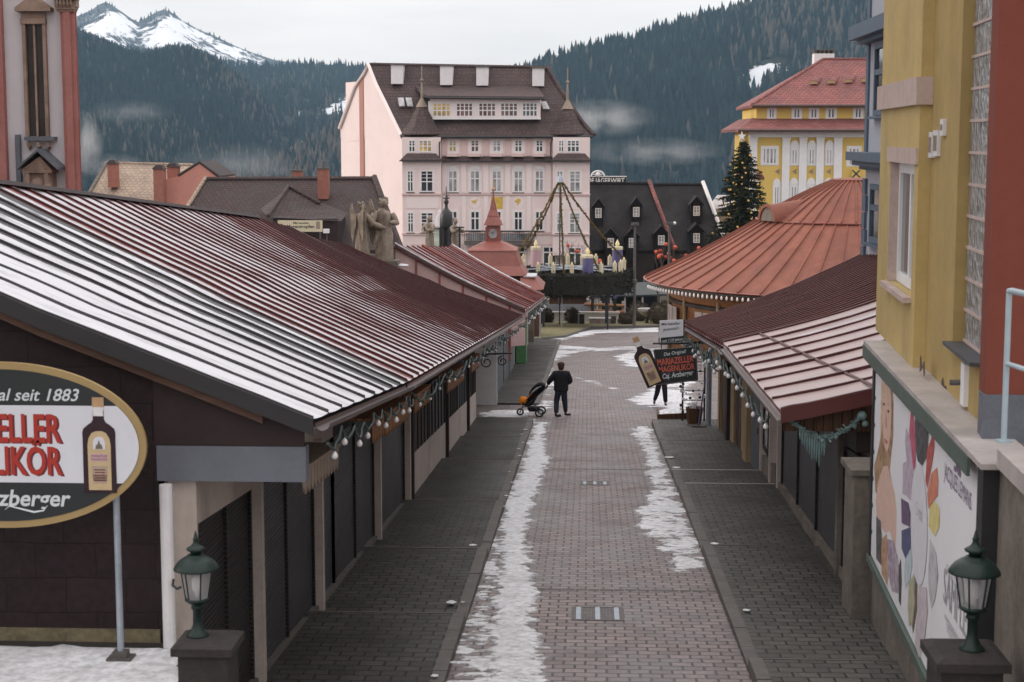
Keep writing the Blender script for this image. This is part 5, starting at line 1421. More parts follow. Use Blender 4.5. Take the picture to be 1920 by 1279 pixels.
for px0, px1, py0, py1 in ((1747, 1754, 248, 296), (1755.5, 1764, 245, 293), (1768, 1774, 224, 255)):
    mb = MB(); b0, b1 = ya(px0, 270), ya(px1, 270); z0, z1 = YB.az(px0, py1)[1], YB.az(px0, py0)[1]
    mb.bx(YB, b0, z0, b1, z1, .001, .04); v = mb.build('vent', M['whitepipe'], H)
    mb = MB(); mb.bx(YB, b0 + .05, z0 + .06, b1 - .05, z1 - .06, .041, .046); mb.build('grille', M['beigewood'], v)
mb = MB(); p = YB.P(ya(1808, 745), zcap + .28, .0); q = YB.n
mb.tube([p, p + q * .12, p + q * .15 + UP * .0], .03, 8); mb.build('tap', M['iron'], H)
mb = MB(); b0 = ya(1806, 745); mb.bx(YB, b0 + .1, zcap + .07, b0 + .32, zcap + .50, .001, .05); mb.build('meter_cover', M['white'], H)
# red house beside it
YR = 15.25; RB = front(YR)
x0 = PY(1863, 300, YR).x; zr = PY(1845, 740, YR).z; zr0 = PY(1845, 792, YR).z
H2 = thing('red_house', 'red plastered house wall with grey blue plinth at the right edge', 'house', (x0, YR, zr0))
def foot(z0, z1, o, nm, mt):
    mb = MB(); mb.poly([(x0 - o, YR - o, z0), (x0 + 6, YR - o, z0), (x0 + 6, YR + 8, z0), (x0 + 1.2, YR + 8, z0), (x0 + 1.2, YR + .35, z0), (x0 + .02, YR + .34, z0)], (0, 0, z1 - z0)); mb.build(nm, M[mt], H2)
foot(zr, zr0 + 9, 0, 'wall', 'red'); foot(zr0 - .3, zr - .001, .02, 'plinth', 'plinthblue')
# ledge and hand rail
aN = aR + .40
LD = thing('ledge', 'pale stone ledge running along the wall under the blue hand rail', 'ledge', tuple(wpos(14)))
mb = MB(); mb.bx(WP, aN + .0, zr0 - .18, 11.0, zr0 - .02, -1.2, .06); mb.build('slab', M['capsheet'], LD)
HR = thing('hand_rail', 'pale blue tube hand rail standing on the stone ledge', 'railing', tuple(wpos(14.2)))
YH = 14.35
b0 = PY(1883, 799, YH); h1 = PY(1891, 547, YH); r1 = PY(1918, 557, YH); r2b = PY(1886, 682, YH); r2 = PY(1918, 694, YH)
b0.z = zr0 - .02
mb = MB(); mb.tube([b0, Vector((b0.x, YH, h1.z))], .026, 10); mb.tube([b0, b0 + UP * .02], .07, 12); mb.build('post', M['railblue'], HR)
mb = MB(); tp = Vector((b0.x, YH, h1.z)); dr = Vector((.17, -1, 0)).normalized()
mb.tube([tp, tp + dr * .05 + UP * .01, tp + dr * 2.6], .028, 10); mb.build('rail', M['railblue'], HR)
mb = MB(); tp = Vector((b0.x, YH, r2b.z)); mb.tube([tp, tp + dr * 2.6], .022, 10); mb.build('rail', M['railblue'], HR)
mb = MB(); p = b0 + dr * 2.5; mb.tube([p, Vector((p.x, p.y, h1.z))], .026, 10); mb.build('post', M['railblue'], HR)

# ------------------------------------------------------------------ blue house behind the right stalls
BU = Vector((0, -1, 0)); BO = Vector((8.2, 49.6, 0)); BB = Bs(BO, BU)
t = thing('blue_house', 'pale blue house with dark blue cornices and corner stones behind the mustard house', 'house', (12, 44, gz(48)))
zt = ZC + 12
mb = MB(); mb.bx(BB, 0, gz(48) - .5, 18, zt, -9, 0); mb.build('wall', M['bluewall'], t)
def bz(px, py): return BB.az(px, py)[1]
zc1, zc0 = PY(1605, 285, 49.6).z, PY(1605, 318, 49.6).z
mb = MB(); mb.bx(BB, -.35, zc1 - .25, 18, zc1, -9, .55); mb.bx(BB, -.25, zc0 + .12, 18, zc1 - .252, -9, .38); mb.bx(BB, -.12, zc0, 18, zc0 + .118, -9, .18); mb.build('cornice', M['bluetrim'], t)
zd1, zd0 = PY(1600, 50, 49.6).z, PY(1600, 76, 49.6).z
mb = MB(); mb.bx(BB, -.35, zd0, 18, zd1, -9, .55); mb.bx(BB, -.2, zd0 - .12, 18, zd0 - .001, -9, .3); mb.build('cornice', M['bluetrim'], t)
mb = MB(); mb.bx(BB, -.06, zc1 + .001, .35, zd0 - .122, -.5, .06); mb.build('corner_board', M['bluetrim'], t)
mb = MB(); mb.bx(BB, -.06, zd1 + .001, .35, zt, -.5, .06); mb.build('corner_board', M['bluetrim'], t)
mb = MB(); z = gz(48); k = 0
while z < zc0 - .5: mb.bx(BB, -.08, z, .42 + .14 * (k % 2), z + .46, -.5, .08); z += .5; k += 1
mb.build('corner_stone', M['bluetrim'], t)
for (px0, px1, pya, pyb) in ((1639, 1664, 85, 218), (1637, 1660, 345, 455)):
    b0 = BB.az(px0, 300)[0]; b1 = b0 + 3.2
    z0, z1 = BB.az(px0, pyb)[1], BB.az(px0, pya)[1]
    window(t, BB, b0, z0, b1, z1, 'pane', 2, 0, .6, .16, .08, 'bluetrim', sill='bluetrim')

# ------------------------------------------------------------------ right stalls
def zlev(py, D): return PY(1102, py, D).z
def rroof(D, t):
    ex = 2.85; ez = interp(D, [24.2, 34.6], [zlev(766, 24.2), zlev(640, 34.6)])
    rx = 7.6; rz = ez + interp(D, [24.2, 34.6], [1.42, 1.50])
    return Vector((lerp(ex, rx, t), D, lerp(ez, rz, t) - .14 * math.sin(math.pi * t)))
def rroof2(D, t):
    ex = 2.90; ez = interp(D, [34.8, 49.7], [zlev(650, 34.8), zlev(607, 49.7)])
    rx = 8.15; rz = ez + interp(D, [34.8, 49.7], [1.85, 2.05])
    return Vector((lerp(ex, rx, t), D, lerp(ez, rz, t) - .16 * math.sin(math.pi * t)))
Dr = thing('stall_row', 'nearer right stall row under a broad pale pink red sheet roof', 'market stalls', (6, 35, gz(35)))
seamed_roof('roof', rroof, list(np.linspace(24.2, 34.6, 10)), TS, M['roofpink'], Dr, lambda D, t, l: (.10 + .25 * math.exp(-((D - 32.6) / .8) ** 2) * (t > .3) - .16), .06, .038, wob=.03, smat=M['seammaroon'])
mb = MB()
for a, b_ in zip(np.linspace(24.2, 34.6, 12)[:-1], np.linspace(24.2, 34.6, 12)[1:]):
    p, q = rroof(a, lerp(.16, .30, (34.6 - a) / 10.4)), rroof(b_, lerp(.16, .30, (34.6 - b_) / 10.4)); mb.tube([p + UP * .015, q + UP * .015], .022, 5)
mb.build('sheet_joint', M['roofbrown'], Dr)
Ds = thing('stall_row', 'farther right stall row under a dark brown red finely seamed roof', 'market stalls', (6, 50, gz(50)))
seamed_roof('roof', rroof2, list(np.linspace(34.8, 49.7, 27)), TS, M['roofbrown'], Ds, lambda D, t, l: (.10 + .14 * math.sin(D * 1.3)), .055, .09)  # pale strips between seams: sheen of the metal painted in as frost
mb = MB(); mb.bpoly(front(34.7), [(rroof(34.6, t).x, rroof(34.6, t).z - .3) for t in TS] + [(rroof2(34.8, t).x, rroof2(34.8, t).z - .02) for t in reversed(TS)], -.05, 0); mb.build('verge_infill', M['brown'], Ds)
gutter(Dr, [rroof(D, 0) + Vector((-.13, 0, -.08)) for D in np.linspace(24.2, 34.6, 8)], .085); gutter(Ds, [rroof2(D, 0) + Vector((-.13, 0, -.08)) for D in np.linspace(34.9, 49.7, 8)], .085)
mb = MB()
p0, p1 = rroof(24.2, 0), rroof(24.2, 1)
for a, b_ in zip(TS[:-1], TS[1:]):
    p, q = rroof(24.2, a), rroof(24.2, b_)
    mb.hexa([p + Vector((0, -.05, -.20)), q + Vector((0, -.05, -.20)), q + Vector((0, -.008, -.20)), p + Vector((0, -.008, -.20)), p + Vector((0, -.05, .03)), q + Vector((0, -.05, .03)), q + Vector((0, -.008, .03)), p + Vector((0, -.008, .03))])
mb.build('verge_trim', M['roofbrown'], Dr)
RBs = front(24.35); zf0 = zlev(806, 24.35)
mb = MB()
for k in range(22):
    xa = lerp(2.92, 5.6, k / 22); xb = lerp(2.92, 5.6, (k + 1) / 22) - .008
    t_ = min(1, (xa - 2.85) / 4.75); zt_ = rroof(24.2, t_).z - .2
    mb.box(xa, 24.35 + .004 * (k % 2), zf0, xb, 24.40, zt_)
mb.build('gable_board', M['midwood'], Dr)
RSB = Bs((4.2, 0, 0), (0, -1, 0))
def rw(D): return interp(D, [24, 27, 36, 40, 58], [3.98, 4.02, 4.2, 4.1, 3.78])
def rstrip(mb, y0, y1, h0, h1, d0, d1):
    n = max(1, int((y1 - y0) / 3))
    for k in range(n):
        a, b_ = lerp(y0, y1, k / n), lerp(y0, y1, (k + 1) / n)
        xa, xb = rw(a), rw(b_)
        mb.hexa([(xa - d1, a, gz(a) + h0), (xa - d0, a, gz(a) + h0), (xb - d0, b_, gz(b_) + h0), (xb - d1, b_, gz(b_) + h0),
                 (xa - d1, a, gz(a) + h1), (xa - d0, a, gz(a) + h1), (xb - d0, b_, gz(b_) + h1), (xb - d1, b_, gz(b_) + h1)])
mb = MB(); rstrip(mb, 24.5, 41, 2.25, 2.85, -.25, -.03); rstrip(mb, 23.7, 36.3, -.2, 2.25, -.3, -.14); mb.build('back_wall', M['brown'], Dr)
mb = MB(); rstrip(mb, 23.7, 36.2, -.3, .30, -.3, .02); rstrip(mb, 36.3, 38.5, -.2, .55, -.3, .02); mb.build('base_sill', M['stone'], Dr)
def rshutter(y0, y1, h0, h1, mat, par, n=1):
    mb = MB(); rstrip(mb, y0, y1, h0, h1, -.12, -.05); s = mb.build('shutter', M[mat], par)
    mb = MB()
    for k in range(n + 1):
        D = lerp(y0, y1, k / n); x = rw(D); mb.box(x + .005, D - .03, gz(D) + h0, x + .05, D + .03, gz(D) + h1)
    mb.each('guide_rail', M['shutterdark'], s)
rshutter(26.0, 35.3, .30, 2.25, 'shutter', Dr, 3); rshutter(24.0, 25.6, .30, 2.2, 'shutterdark', Dr, 1)
for D in (25.8, 35.6, 37.0, 38.6):
    mb = MB(); x = rw(D); mb.box(x - .06, D - .09, gz(D) - .2, x + .15, D + .09, gz(D) + (2.5 if D > 24.5 else 2.05)); mb.build('post', M['post' if D > 30 else 'stone'], Dr)
window(Dr, Bs((rw(37.8), 38.4, 0), (0, -1, 0)), .1, gz(37.8) + .7, 1.2, gz(37.8) + 2.1, 'panelite', 1, 0, None, .1, .05, 'brown')
d_ = MB(); rstrip(d_, 38.75, 40.3, .05, 2.1, -.05, .06); dd = d_.build('door', M['greyblueboard'], Dr)
mb = MB(); x = rw(39) - .09; mb.box(x, 38.9, gz(39) + 1.0, x + .03, 39.0, gz(39) + 1.14); mb.build('handle', M['iron'], dd)
mb = MB(); rstrip(mb, 40.6, 49.6, -.2, 2.7, -.3, -.08); mb.build('back_wall', M['brown'], Ds)
y = 40.6; k = 0
while y < 48.8:                         # narrow upright boards and folded shutters
    w = RND.choice([.5, .7, .9]); m_ = ['yellowwood', 'darkwood', 'yellowwood', 'midwood', 'darkwood'][k % 5]
    mb = MB(); rstrip(mb, y, y + w, .1, 2.35, -.08, RND.choice([.0, .05, .14])); mb.build('shutter_leaf', M[m_], Ds); y += w + RND.choice([.03, .12, .3]); k += 1
mb = MB(); x = rw(49.5) - .25; mb.tube([(x, 49.6, gz(49.6)), (x, 49.6, gz(49.6) + 2.35), (x + .15, 49.6, gz(49.6) + 2.6)], .085, 10); mb.build('downpipe', M['galv'], Ds)
light_string('light string with hanging white bulbs along the right pink roof edge', [rroof(D, 0) + Vector((-.16, 0, -.15 - .05 * math.sin(D))) for D in np.linspace(24.3, 34.6, 10)], 11, .042, (2.8, 24.3, gz(24.3) + 2.8), .14)
light_string('clustered light string under the far right dark roof edge', [rroof2(D, 0) + Vector((-.18, 0, -.22 - .1 * math.sin(D * 2))) for D in np.linspace(34.9, 49.5, 18)], 18, .042, (2.8, 34.9, gz(34.9) + 2.9), .2, gar=True)
# green garland with frosted drops in front of the right gable
t = thing('garland', 'teal garland with hanging drops strung below the right wooden gable', 'garland', (4.0, 28.2, gz(28) + 2))
g0, g1, g2 = PY(1478, 784, 24.25), PY(1562, 833, 24.2), PY(1616, 780, 24.25)
line = [g0.lerp(g2, k / 30) - UP * (4 * .30 * (k / 30) * (1 - k / 30)) + Vector((0, 0, RND.uniform(-.015, .015))) for k in range(31)]
mb = MB(); mb.tube(line, .022, 6)
gm = plain('teal foil garland', (.17, .26, .255), .45, .25, 8, 0.0)
for k in range(260):
    p = line[RND.randrange(31)]; d = Vector((RND.uniform(-1, 1), RND.uniform(-1, 1), RND.uniform(-1, .6))) * .07
    mb.add([p, p + d, p + d + Vector((.02, .015, .025))])
mb.build('tinsel', gm, t)
for k in list(range(5, 16)):
    p = line[k]; h = .10 + .035 * (k - 4) * (1 if k < 14 else .4) + RND.uniform(0, .05)
    mb = MB(); mb.tube([p, p - UP * h * .5, p - UP * h], [.012, .022, .006], 6); mb.build('drop', gm, t)
mb = MB(); mb.ball(g2, .075, 10, 8); mb.ball(g2 + Vector((.05, 0, -.12)), .05, 8, 6); mb.build('bow', gm, t)

# hanging bottle sign at the right
YS2 = 43.0; B2 = front(YS2)
def S2(px, py): p = PY(px, py, YS2); return (p.x, p.z)
t = thing('bottle_sign', 'black hanging shop sign with red letters and a tilted bottle on an iron arm', 'sign', (2, YS2, gz(43) + 2))
q = [S2(1226, 657), S2(1304, 651), S2(1308, 713), S2(1235, 722)]
mb = MB(); mb.bpoly(B2, q[::-1], -.05, 0); mb.build('board', M['signblack'], t)
mb = MB()
for a, b_ in zip(q, q[1:] + q[:1]): mb.tube([B2.P(a[0], a[1], 0), B2.P(b_[0], b_[1], 0)], .018, 5)
mb.build('frame', M['iron'], t)
def vec2(p0, p1):
    a, b_ = S2(*p0), S2(*p1); return Vector((b_[0] - a[0], 0, b_[1] - a[1]))
sc2 = vec2((1200, 700), (1300, 700)).length / 100
for s, p0, p1, h, mat, sh, bold in (('Das Original!', (1245, 668), (1286, 662), 6.5, 'lettersilver', .2, .01), ('MARIAZELLER', (1233, 686), (1301, 678), 12, 'signred2', 0, .025), ('MAGENLIKÖR', (1236, 699), (1303, 692), 11, 'signred2', 0, .025), ('Caj. Arzberger', (1242, 711), (1300, 703), 9.5, 'lettersilver', .15, .02)):
    mb = MB(); a = S2(*p0); v = vec2(p0, p1)
    write(mb, s, B2.P(a[0], a[1], .004), v, Vector((-v.z, 0, v.x)), v.length, h * sc2, bold, sh)
    if 'signred2' not in M: M['signred2'] = plain('bright red letters', (.55, .12, .08), .45, .05, 2, 0)
    mb.build('lettering', M[mat], t)
bo, bt = S2(1230, 722), S2(1191, 634)
u = Vector((bt[0] - bo[0], 0, bt[1] - bo[1])); h = u.length; u.normalize(); r = Vector((u.z, 0, -u.x))
mb = MB(); bottle_poly(B2, B2.P(bo[0], bo[1], 0) + r * .0, r, u, h * 1.02, .03, t)
mb = MB(); c = S2(1224, 645); e = (rw(43) - .1, S2(1300, 640)[1])
mb.tube([B2.P(c[0], c[1], -.02), B2.P(e[0], e[1] + .0, -.02)], .025, 6)
for px in (1240, 1296): a = S2(px, 642); b_ = S2(px, 656); mb.tube([B2.P(a[0], a[1], -.02), B2.P(b_[0], b_[1], -.02)], .012, 5)
mb.build('arm', M['ironblack'], t)
t = thing('hanging_sign', 'white hanging sign with dark handwriting and a black strip above the bottle sign', 'sign', (2.2, YS2 + .5, gz(43) + 3))
YS3 = 43.4; B3 = front(YS3)
def S3(px, py): p = PY(px, py, YS3); return (p.x, p.z)
mb = MB(); mb.bpoly(B3, [S3(1235, 634), S3(1281, 631), S3(1281, 600), S3(1237, 602)], -.04, 0); mb.build('board', M['signwhite'], t)
mb = MB(); mb.bpoly(B3, [S3(1239, 645), S3(1283, 640), S3(1283, 630), S3(1239, 634)], .002, .03); mb.build('strip', M['signblack'], t)
for s, p0, p1, h, mat, sh, d in (('Mariazeller', (1240, 611), (1275, 609), 5.5, 'signblack', .25, .004), ('Jausenstub\'n', (1243, 621), (1273, 618), 5.5, 'signblack', .25, .004), ('seit 1123 Jahren', (1242, 642), (1281, 638), 5, 'lettersilver', .2, .034)):
    mb = MB(); a = S3(*p0); b_ = S3(*p1); v = Vector((b_[0] - a[0], 0, b_[1] - a[1]))
    write(mb, s, B3.P(a[0], a[1], d), v, Vector((-v.z, 0, v.x)), v.length, h * sc2, .01, sh); mb.build('lettering', M[mat], t)
mb = MB(); a = S3(1236, 604); b_ = S3(1283, 601); e = rw(43.4) - .1
mb.tube([B3.P(S3(1236, 646)[0], S3(1236, 646)[1], -.02), B3.P(a[0], a[1] + .02, -.02)], .015, 5); mb.tube([B3.P(S3(1282, 640)[0], S3(1282, 640)[1], -.02), B3.P(b_[0], b_[1] + .02, -.02)], .015, 5)
mb.tube([B3.P(S3(1236, 646)[0], S3(1236, 646)[1], -.02), B3.P(e, S3(1300, 643)[1], -.02)], .02, 6)
mb.build('bracket', M['ironblack'], t)

# goods rack, planters, tools in front of the right stalls
t = thing('goods_rack', 'dark rack hung with small white ornaments before the right stalls', 'rack', (3.3, 50.5, gz(50)))
mb = MB(); zg = gz(50.8) + .12
for x in (2.95, 3.62): mb.tube([(x, 50.6, zg), (x, 50.6, zg + 2.1)], .03, 6)
mb.tube([(2.95, 50.6, zg + 2.1), (3.62, 50.6, zg + 2.1)], .025, 6)
for k in range(6): mb.tube([(2.95, 50.6, zg + .4 + .3 * k), (3.62, 50.6, zg + .4 + .3 * k)], .012, 5)
mb.build('frame', M['brown'], t)
for k in range(60):
    x = 2.95 + .67 * RND.random() if k % 2 else 2.93 + RND.uniform(-.06, .06); z = zg + .35 + 1.7 * RND.random()
    mb = MB(); mb.ball((x, 50.5 + RND.uniform(-.06, .02), z), RND.uniform(.03, .055), 7, 5); mb.build('ornament', M['bulb'] if RND.random() < .7 else M['ironblack'], t)
t = thing('planter_box', 'low brown wooden planter box filled with snow by the right stalls', 'planter', (3, 51.5, gz(51)))
a = G(1240, 797); b_ = G(1305, 800)
def wedge(x0, x1, y0, y1, h, nm, mt, par):
    mb = MB(); z = gz(y1)
    mb.hexa([(x0, y0, gz(y0) - .1), (x1, y0, gz(y0) - .1), (x1, y1, z - .1), (x0, y1, z - .1), (x0 - .04, y0 - .04, gz(y0) + h * .8), (x1 + .04, y0 - .04, gz(y0) + h), (x1 + .04, y1 + .04, gz(y0) + h), (x0 - .04, y1 + .04, gz(y0) + h * .8)])
    return mb.build(nm, M[mt], par)
wedge(2.25, 3.35, 51.15, 52.1, .38, 'box', 'midwood', t)
mb = MB(); 
xs_, ys_ = np.linspace(2.24, 3.36, 14), np.linspace(51.14, 52.1, 12)
mb.grid(lambda x, y: (x, y, gz(51.2) + lerp(.30, .38, (x - 2.25) / 1.1) + .10 * math.sin(math.pi * (x - 2.24) / 1.12) * math.sin(math.pi * (y - 51.14) / .96) + .03 * fbm(x, y, 3)), xs_, ys_); mb.build('snow_fill', M['snow'], t, smooth=True)
t = thing('flower_tub', 'round brown wooden tub with snowy twigs beside the downpipe', 'planter', (3.3, 50.2, gz(50)))
mb = MB(); mb.lathe([(.20, .1), (.27, .62), (.28, .64), (.24, .64), (.23, .55)], (3.28, 50.0, gz(50.0)), 14); mb.build('tub', M['midwood'], t)
mb = MB()
for k in range(34):
    a_ = RND.random() * 6.28; r_ = RND.random() * .2; p = Vector((3.28 + r_ * math.cos(a_), 50.0 + r_ * math.sin(a_), gz(50) + .56)); e = p + Vector((RND.uniform(-.12, .12), RND.uniform(-.1, .1), RND.uniform(.1, .4))); mb.tube([p, e], [.012, .004], 4)
mb.build('twigs', M['snow'], t)
t = thing('push_broom', 'broom with a blue handle leaning by the right downpipe', 'broom', (3.45, 49.3, gz(49)))
mb = MB(); mb.tube([(3.33, 49.0, gz(49) + .16), (3.55, 49.3, gz(49) + 1.55)], .022, 6); mb.build('handle', M['candleblue'], t)
mb = MB(); mb.box(3.15, 48.92, gz(49) + .09, 3.55, 49.08, gz(49) + .17); mb.build('head', M['ironblack'], t)

# ------------------------------------------------------------------ round pavilion
RC = Vector((PY(1600, 515, 95).x, 95.0, 0)); RR = 388 / FPX * 95
ze = ZC - (520 - 257) / FPX * 95; zr1 = ZC - (409 - 257) / FPX * 95; zr2 = ZC - (337 - 257) / FPX * 95; rm = 5.4; rt = 1.3
PV = thing('pavilion', 'round wooden pavilion under a large brick red conical sheet roof', 'pavilion', (RC.x, RC.y, gz(95)))
def cone_roof(name, r0, z0, r1, z1, n, mat, seam, sub=3, bow=0.0, parent=PV, thick=.08):
    mb = MB(); Ss = []
    def P(a, t):
        r = lerp(r0, r1, t); z = lerp(z0, z1, t) - bow * math.sin(math.pi * t); return Vector((RC.x + r * math.cos(a), RC.y + r * math.sin(a), z))
    T_ = np.linspace(0, 1, 7)
    for k in range(n * sub + 1):
        a = 2 * math.pi * k / (n * sub)
        for t in T_: mb.v.append(tuple(P(a, t))); Ss.append(k / sub)
    for k in range(n * sub):
        for b_ in range(6): i = k * 7 + b_; mb.f.append((i, i + 7, i + 8, i + 1)); mb.m.append(0)
    for k in range(n):
        a = 2 * math.pi * k / n; tg = Vector((-math.sin(a), math.cos(a), 0)); prev = None
        for t in T_:
            p = P(a, t); i = len(mb.v)
            for q in (p - tg * .035 - UP * .02, p + tg * .035 - UP * .02, p + tg * .03 + UP * .085, p - tg * .03 + UP * .085): mb.v.append(tuple(q)); Ss.append(k)
            if prev is not None:
                for x, y in ((0, 1), (1, 2), (2, 3), (3, 0)): mb.f.append((prev + x, prev + y, i + y, i + x)); mb.m.append(0)
            prev = i
    mb.at['seam'] = Ss; mb.at['cov'] = [-2] * len(mb.v); mb.at['run'] = [0] * len(mb.v)
    return mb.build(name, mat, parent)
cone_roof('lower_roof', RR, ze, rm, zr1, 56, M['rotroof'], .05, 2, .12)
cone_roof('upper_roof', rm + .12, zr1 + .02, rt, zr2, 44, M['rotroof'], .05, 2, -.12)
mb = MB(); mb.lathe([(rm + .05, zr1 - .06), (rm + .20, zr1 - .02), (rm + .20, zr1 + .04), (rm + .05, zr1 + .06)], (RC.x, RC.y, 0), 64); mb.build('roof_ring', M['redsheet'], PV)
mb = MB(); mb.lathe([(rt + .1, zr2 - .05), (rt + .15, zr2 + .05), (.9, zr2 + .12), (.05, zr2 + .16)], (RC.x, RC.y, 0), 32); mb.build('roof_cap', M['rotroof'], PV)
# arched dormer
am = math.radians(205.5); ax = Vector((math.cos(am), math.sin(am), 0)); tg = Vector((-ax.y, ax.x, 0)) * -1
dz0 = zr1 + .02; base = Vector((RC.x, RC.y, 0)) + ax * (rm + .1); rd = .85
mb = MB(); n = 14
p0 = base; p1 = Vector((RC.x, RC.y, 0)) + ax * 1.5
for k in range(n + 1):
    b_ = math.pi * k / n
    o_ = tg * (rd * math.cos(b_)) + UP * (rd * 1.05 * math.sin(b_))
    for q, zz in ((p0 + ax * .25, dz0), (p0 + ax * .25, dz0), (p1, dz0 + .62)):
        mb.v.append(tuple(Vector((q.x, q.y, zz)) + o_ * (1.0 if q is not p1 else .9)))
for k in range(n):
    i = k * 3; mb.f.append((i, i + 3, i + 5, i + 2)); mb.m.append(0)
for k in range(n):
    b0, b1 = math.pi * k / n, math.pi * (k + 1) / n
    P_ = lambda b, r, d: Vector((p0.x, p0.y, dz0)) + ax * d + tg * (r * math.cos(b)) + UP * (r * 1.05 * math.sin(b))
    mb.hexa([P_(b0, rd * .86, .20), P_(b0, rd * 1.06, .20), P_(b0, rd * 1.06, .34), P_(b0, rd * .86, .34), P_(b1, rd * .86, .20), P_(b1, rd * 1.06, .20), P_(b1, rd * 1.06, .34), P_(b1, rd * .86, .34)])
mb.at['seam'] = [.5] * len(mb.v); mb.at['cov'] = [-2] * len(mb.v); mb.at['run'] = [0] * len(mb.v)
dm = mb.build('dormer', M['rotroof'], PV)
mb = MB(); mb.poly([Vector((p0.x, p0.y, dz0)) + ax * .22 + tg * (rd * .87 * math.cos(b)) + UP * (rd * .9 * math.sin(b)) for b in np.linspace(0, math.pi, 14)], ax * .03); mb.build('lunette', M['stone'], dm)
# eaves, walls
mb = MB(); mb.lathe([(RR - .25, ze - .10), (RR + .02, ze - .06), (RR + .08, ze - .0), (RR + .02, ze + .02)], (RC.x, RC.y, 0), 72); mb.build('gutter', M['rotroof2'] if 'rotroof2' in M else M['redsheet'], PV)
mb = MB(); rwall = RR - 1.5
for k in range(40):
    a0, a1_ = 2 * math.pi * k / 40, 2 * math.pi * (k + 1) / 40 - .004
    for r_, z0, z1, d_ in ((rwall, gz(95) - 1.5, ze - .55, .10),):
        pts = [Vector((RC.x + r * math.cos(a), RC.y + r * math.sin(a), z0)) for r, a in ((r_, a0), (r_, a1_), (r_ - d_, a1_), (r_ - d_, a0))]
        mb.poly(pts, (0, 0, z1 - z0))
mb.build('wall', M['orangewood'], PV)
for k in range(20):
    a = 2 * math.pi * k / 20 + .05; p = Vector((RC.x + (rwall + .10) * math.cos(a), RC.y + (rwall + .10) * math.sin(a), gz(95) - 1.5))
    if a > 2.6 and a < 4.6:
        mb = MB(); mb.tube([p, Vector((p.x, p.y, ze - .3))], .11, 8); mb.build('post', M['yellowwood'], PV)
mb = MB(); mb.lathe([(rwall + .02, ze - 1.25), (rwall + .16, ze - 1.22), (rwall + .18, ze - 1.05), (rwall + .02, ze - 1.0)], (RC.x, RC.y, 0), 72); mb.build('beam', M['darkwood'], PV)
mb = MB(); mb.lathe([(rwall + .05, ze - .98), (rwall + .30, ze - .60), (RR - .3, ze - .16), (RR - .25, ze - .12), (rwall + .05, ze - .3)], (RC.x, RC.y, 0), 72); mb.build('eave_soffit', M['orangewood'], PV)
mb = MB(); mb.lathe([(rwall + .12, ze - 1.8), (rwall + .13, ze - 1.28)], (RC.x, RC.y, 0), 72)
for k in range(9):                     # rolled pale blinds on the sunny side
    a0 = math.radians(183 + k * 4.2); a1_ = a0 + math.radians(3.6)
    if k in (3,4,5, 8): continue
    r_ = rwall + .14
    pts = [Vector((RC.x + r * math.cos(a), RC.y + r * math.sin(a), ze - 2.5 - .25 * (k % 2))) for r, a in ((r_, a0), (r_, a1_), (r_ + .05, a1_), (r_ + .05, a0))]
    b2 = MB(); b2.poly(pts, (0, 0, 1.1 + .25 * (k % 2))); b2.build('blind', M['cream'], PV)
t = thing('light_string', 'row of white bulbs hung round the pavilion eaves', 'string lights', (RC.x - RR, RC.y, ze), 'strings of lights along the stalls')
mb = MB(); arc = np.linspace(math.radians(176), math.radians(262), 64)
mb.tube([(RC.x + (RR + .05) * math.cos(a), RC.y + (RR + .05) * math.sin(a), ze - .14) for a in arc], .03, 5); mb.build('cable', M['cable'], t)
for k, a in enumerate(np.linspace(math.radians(190), math.radians(262), 46)):
    mb = MB(); p = Vector((RC.x + (RR + .05) * math.cos(a), RC.y + (RR + .05) * math.sin(a), ze - .18)); mb.lathe([(.02, 0), (.05, -.05), (.065, -.13), (.05, -.2), (.01, -.23)], p, 8); mb.build('bulb', M['bulb'], t, smooth=True)

dam = plain('broken plaster', (.10, .08, .06), .95, .4, 6, .5)
for px, py, w in ((1727, 684, .13), (1733, 690, .10), (1768, 727, .12), (1774, 735, .09)):
    bb = YB.az(px, py, .14 if px < 1745 else 0); rr = random.Random(px); d0 = .141 if px < 1745 else .001
    mb = MB(); mb.bpoly(YB, [(bb[0] + w * rr.uniform(.5, 1.3) * math.cos(k * .785), bb[1] + .8 * w * rr.uniform(.5, 1.3) * math.sin(k * .785)) for k in range(8)], d0, d0 + .004); mb.build('plaster_damage', dam, H)
# ------------------------------------------------------------------ pink hotel at the end of the square
YH_ = 155.0; HB = front(YH_)
def hx(px): return PY(px, 300, YH_).x
def hz_(py): return PY(930, py, YH_).z
Z0 = FLAT - .1
HT = thing('pink_hotel', 'tall pink hotel with steep brown tiled roof, white dormer band and two turrets', 'hotel', (hx(930), YH_, Z0))
xl, xr = hx(756), hx(1105)
zc = hz_(290); zev = hz_(253)
rear = PY(639, 242, 168.0); apex = PY(690, 122, 161.5); ridge_r = PY(1024, 128, 161.5)
rr_ = Vector((xr, 168.0, 0))
mb = MB(); mb.poly([(xl, YH_, Z0), (xr, YH_, Z0), (xr, 168, Z0), (rear.x, 168, Z0)], (0, 0, zev - Z0 - .05)); mb.build('wall', M['hotelpink'], HT)
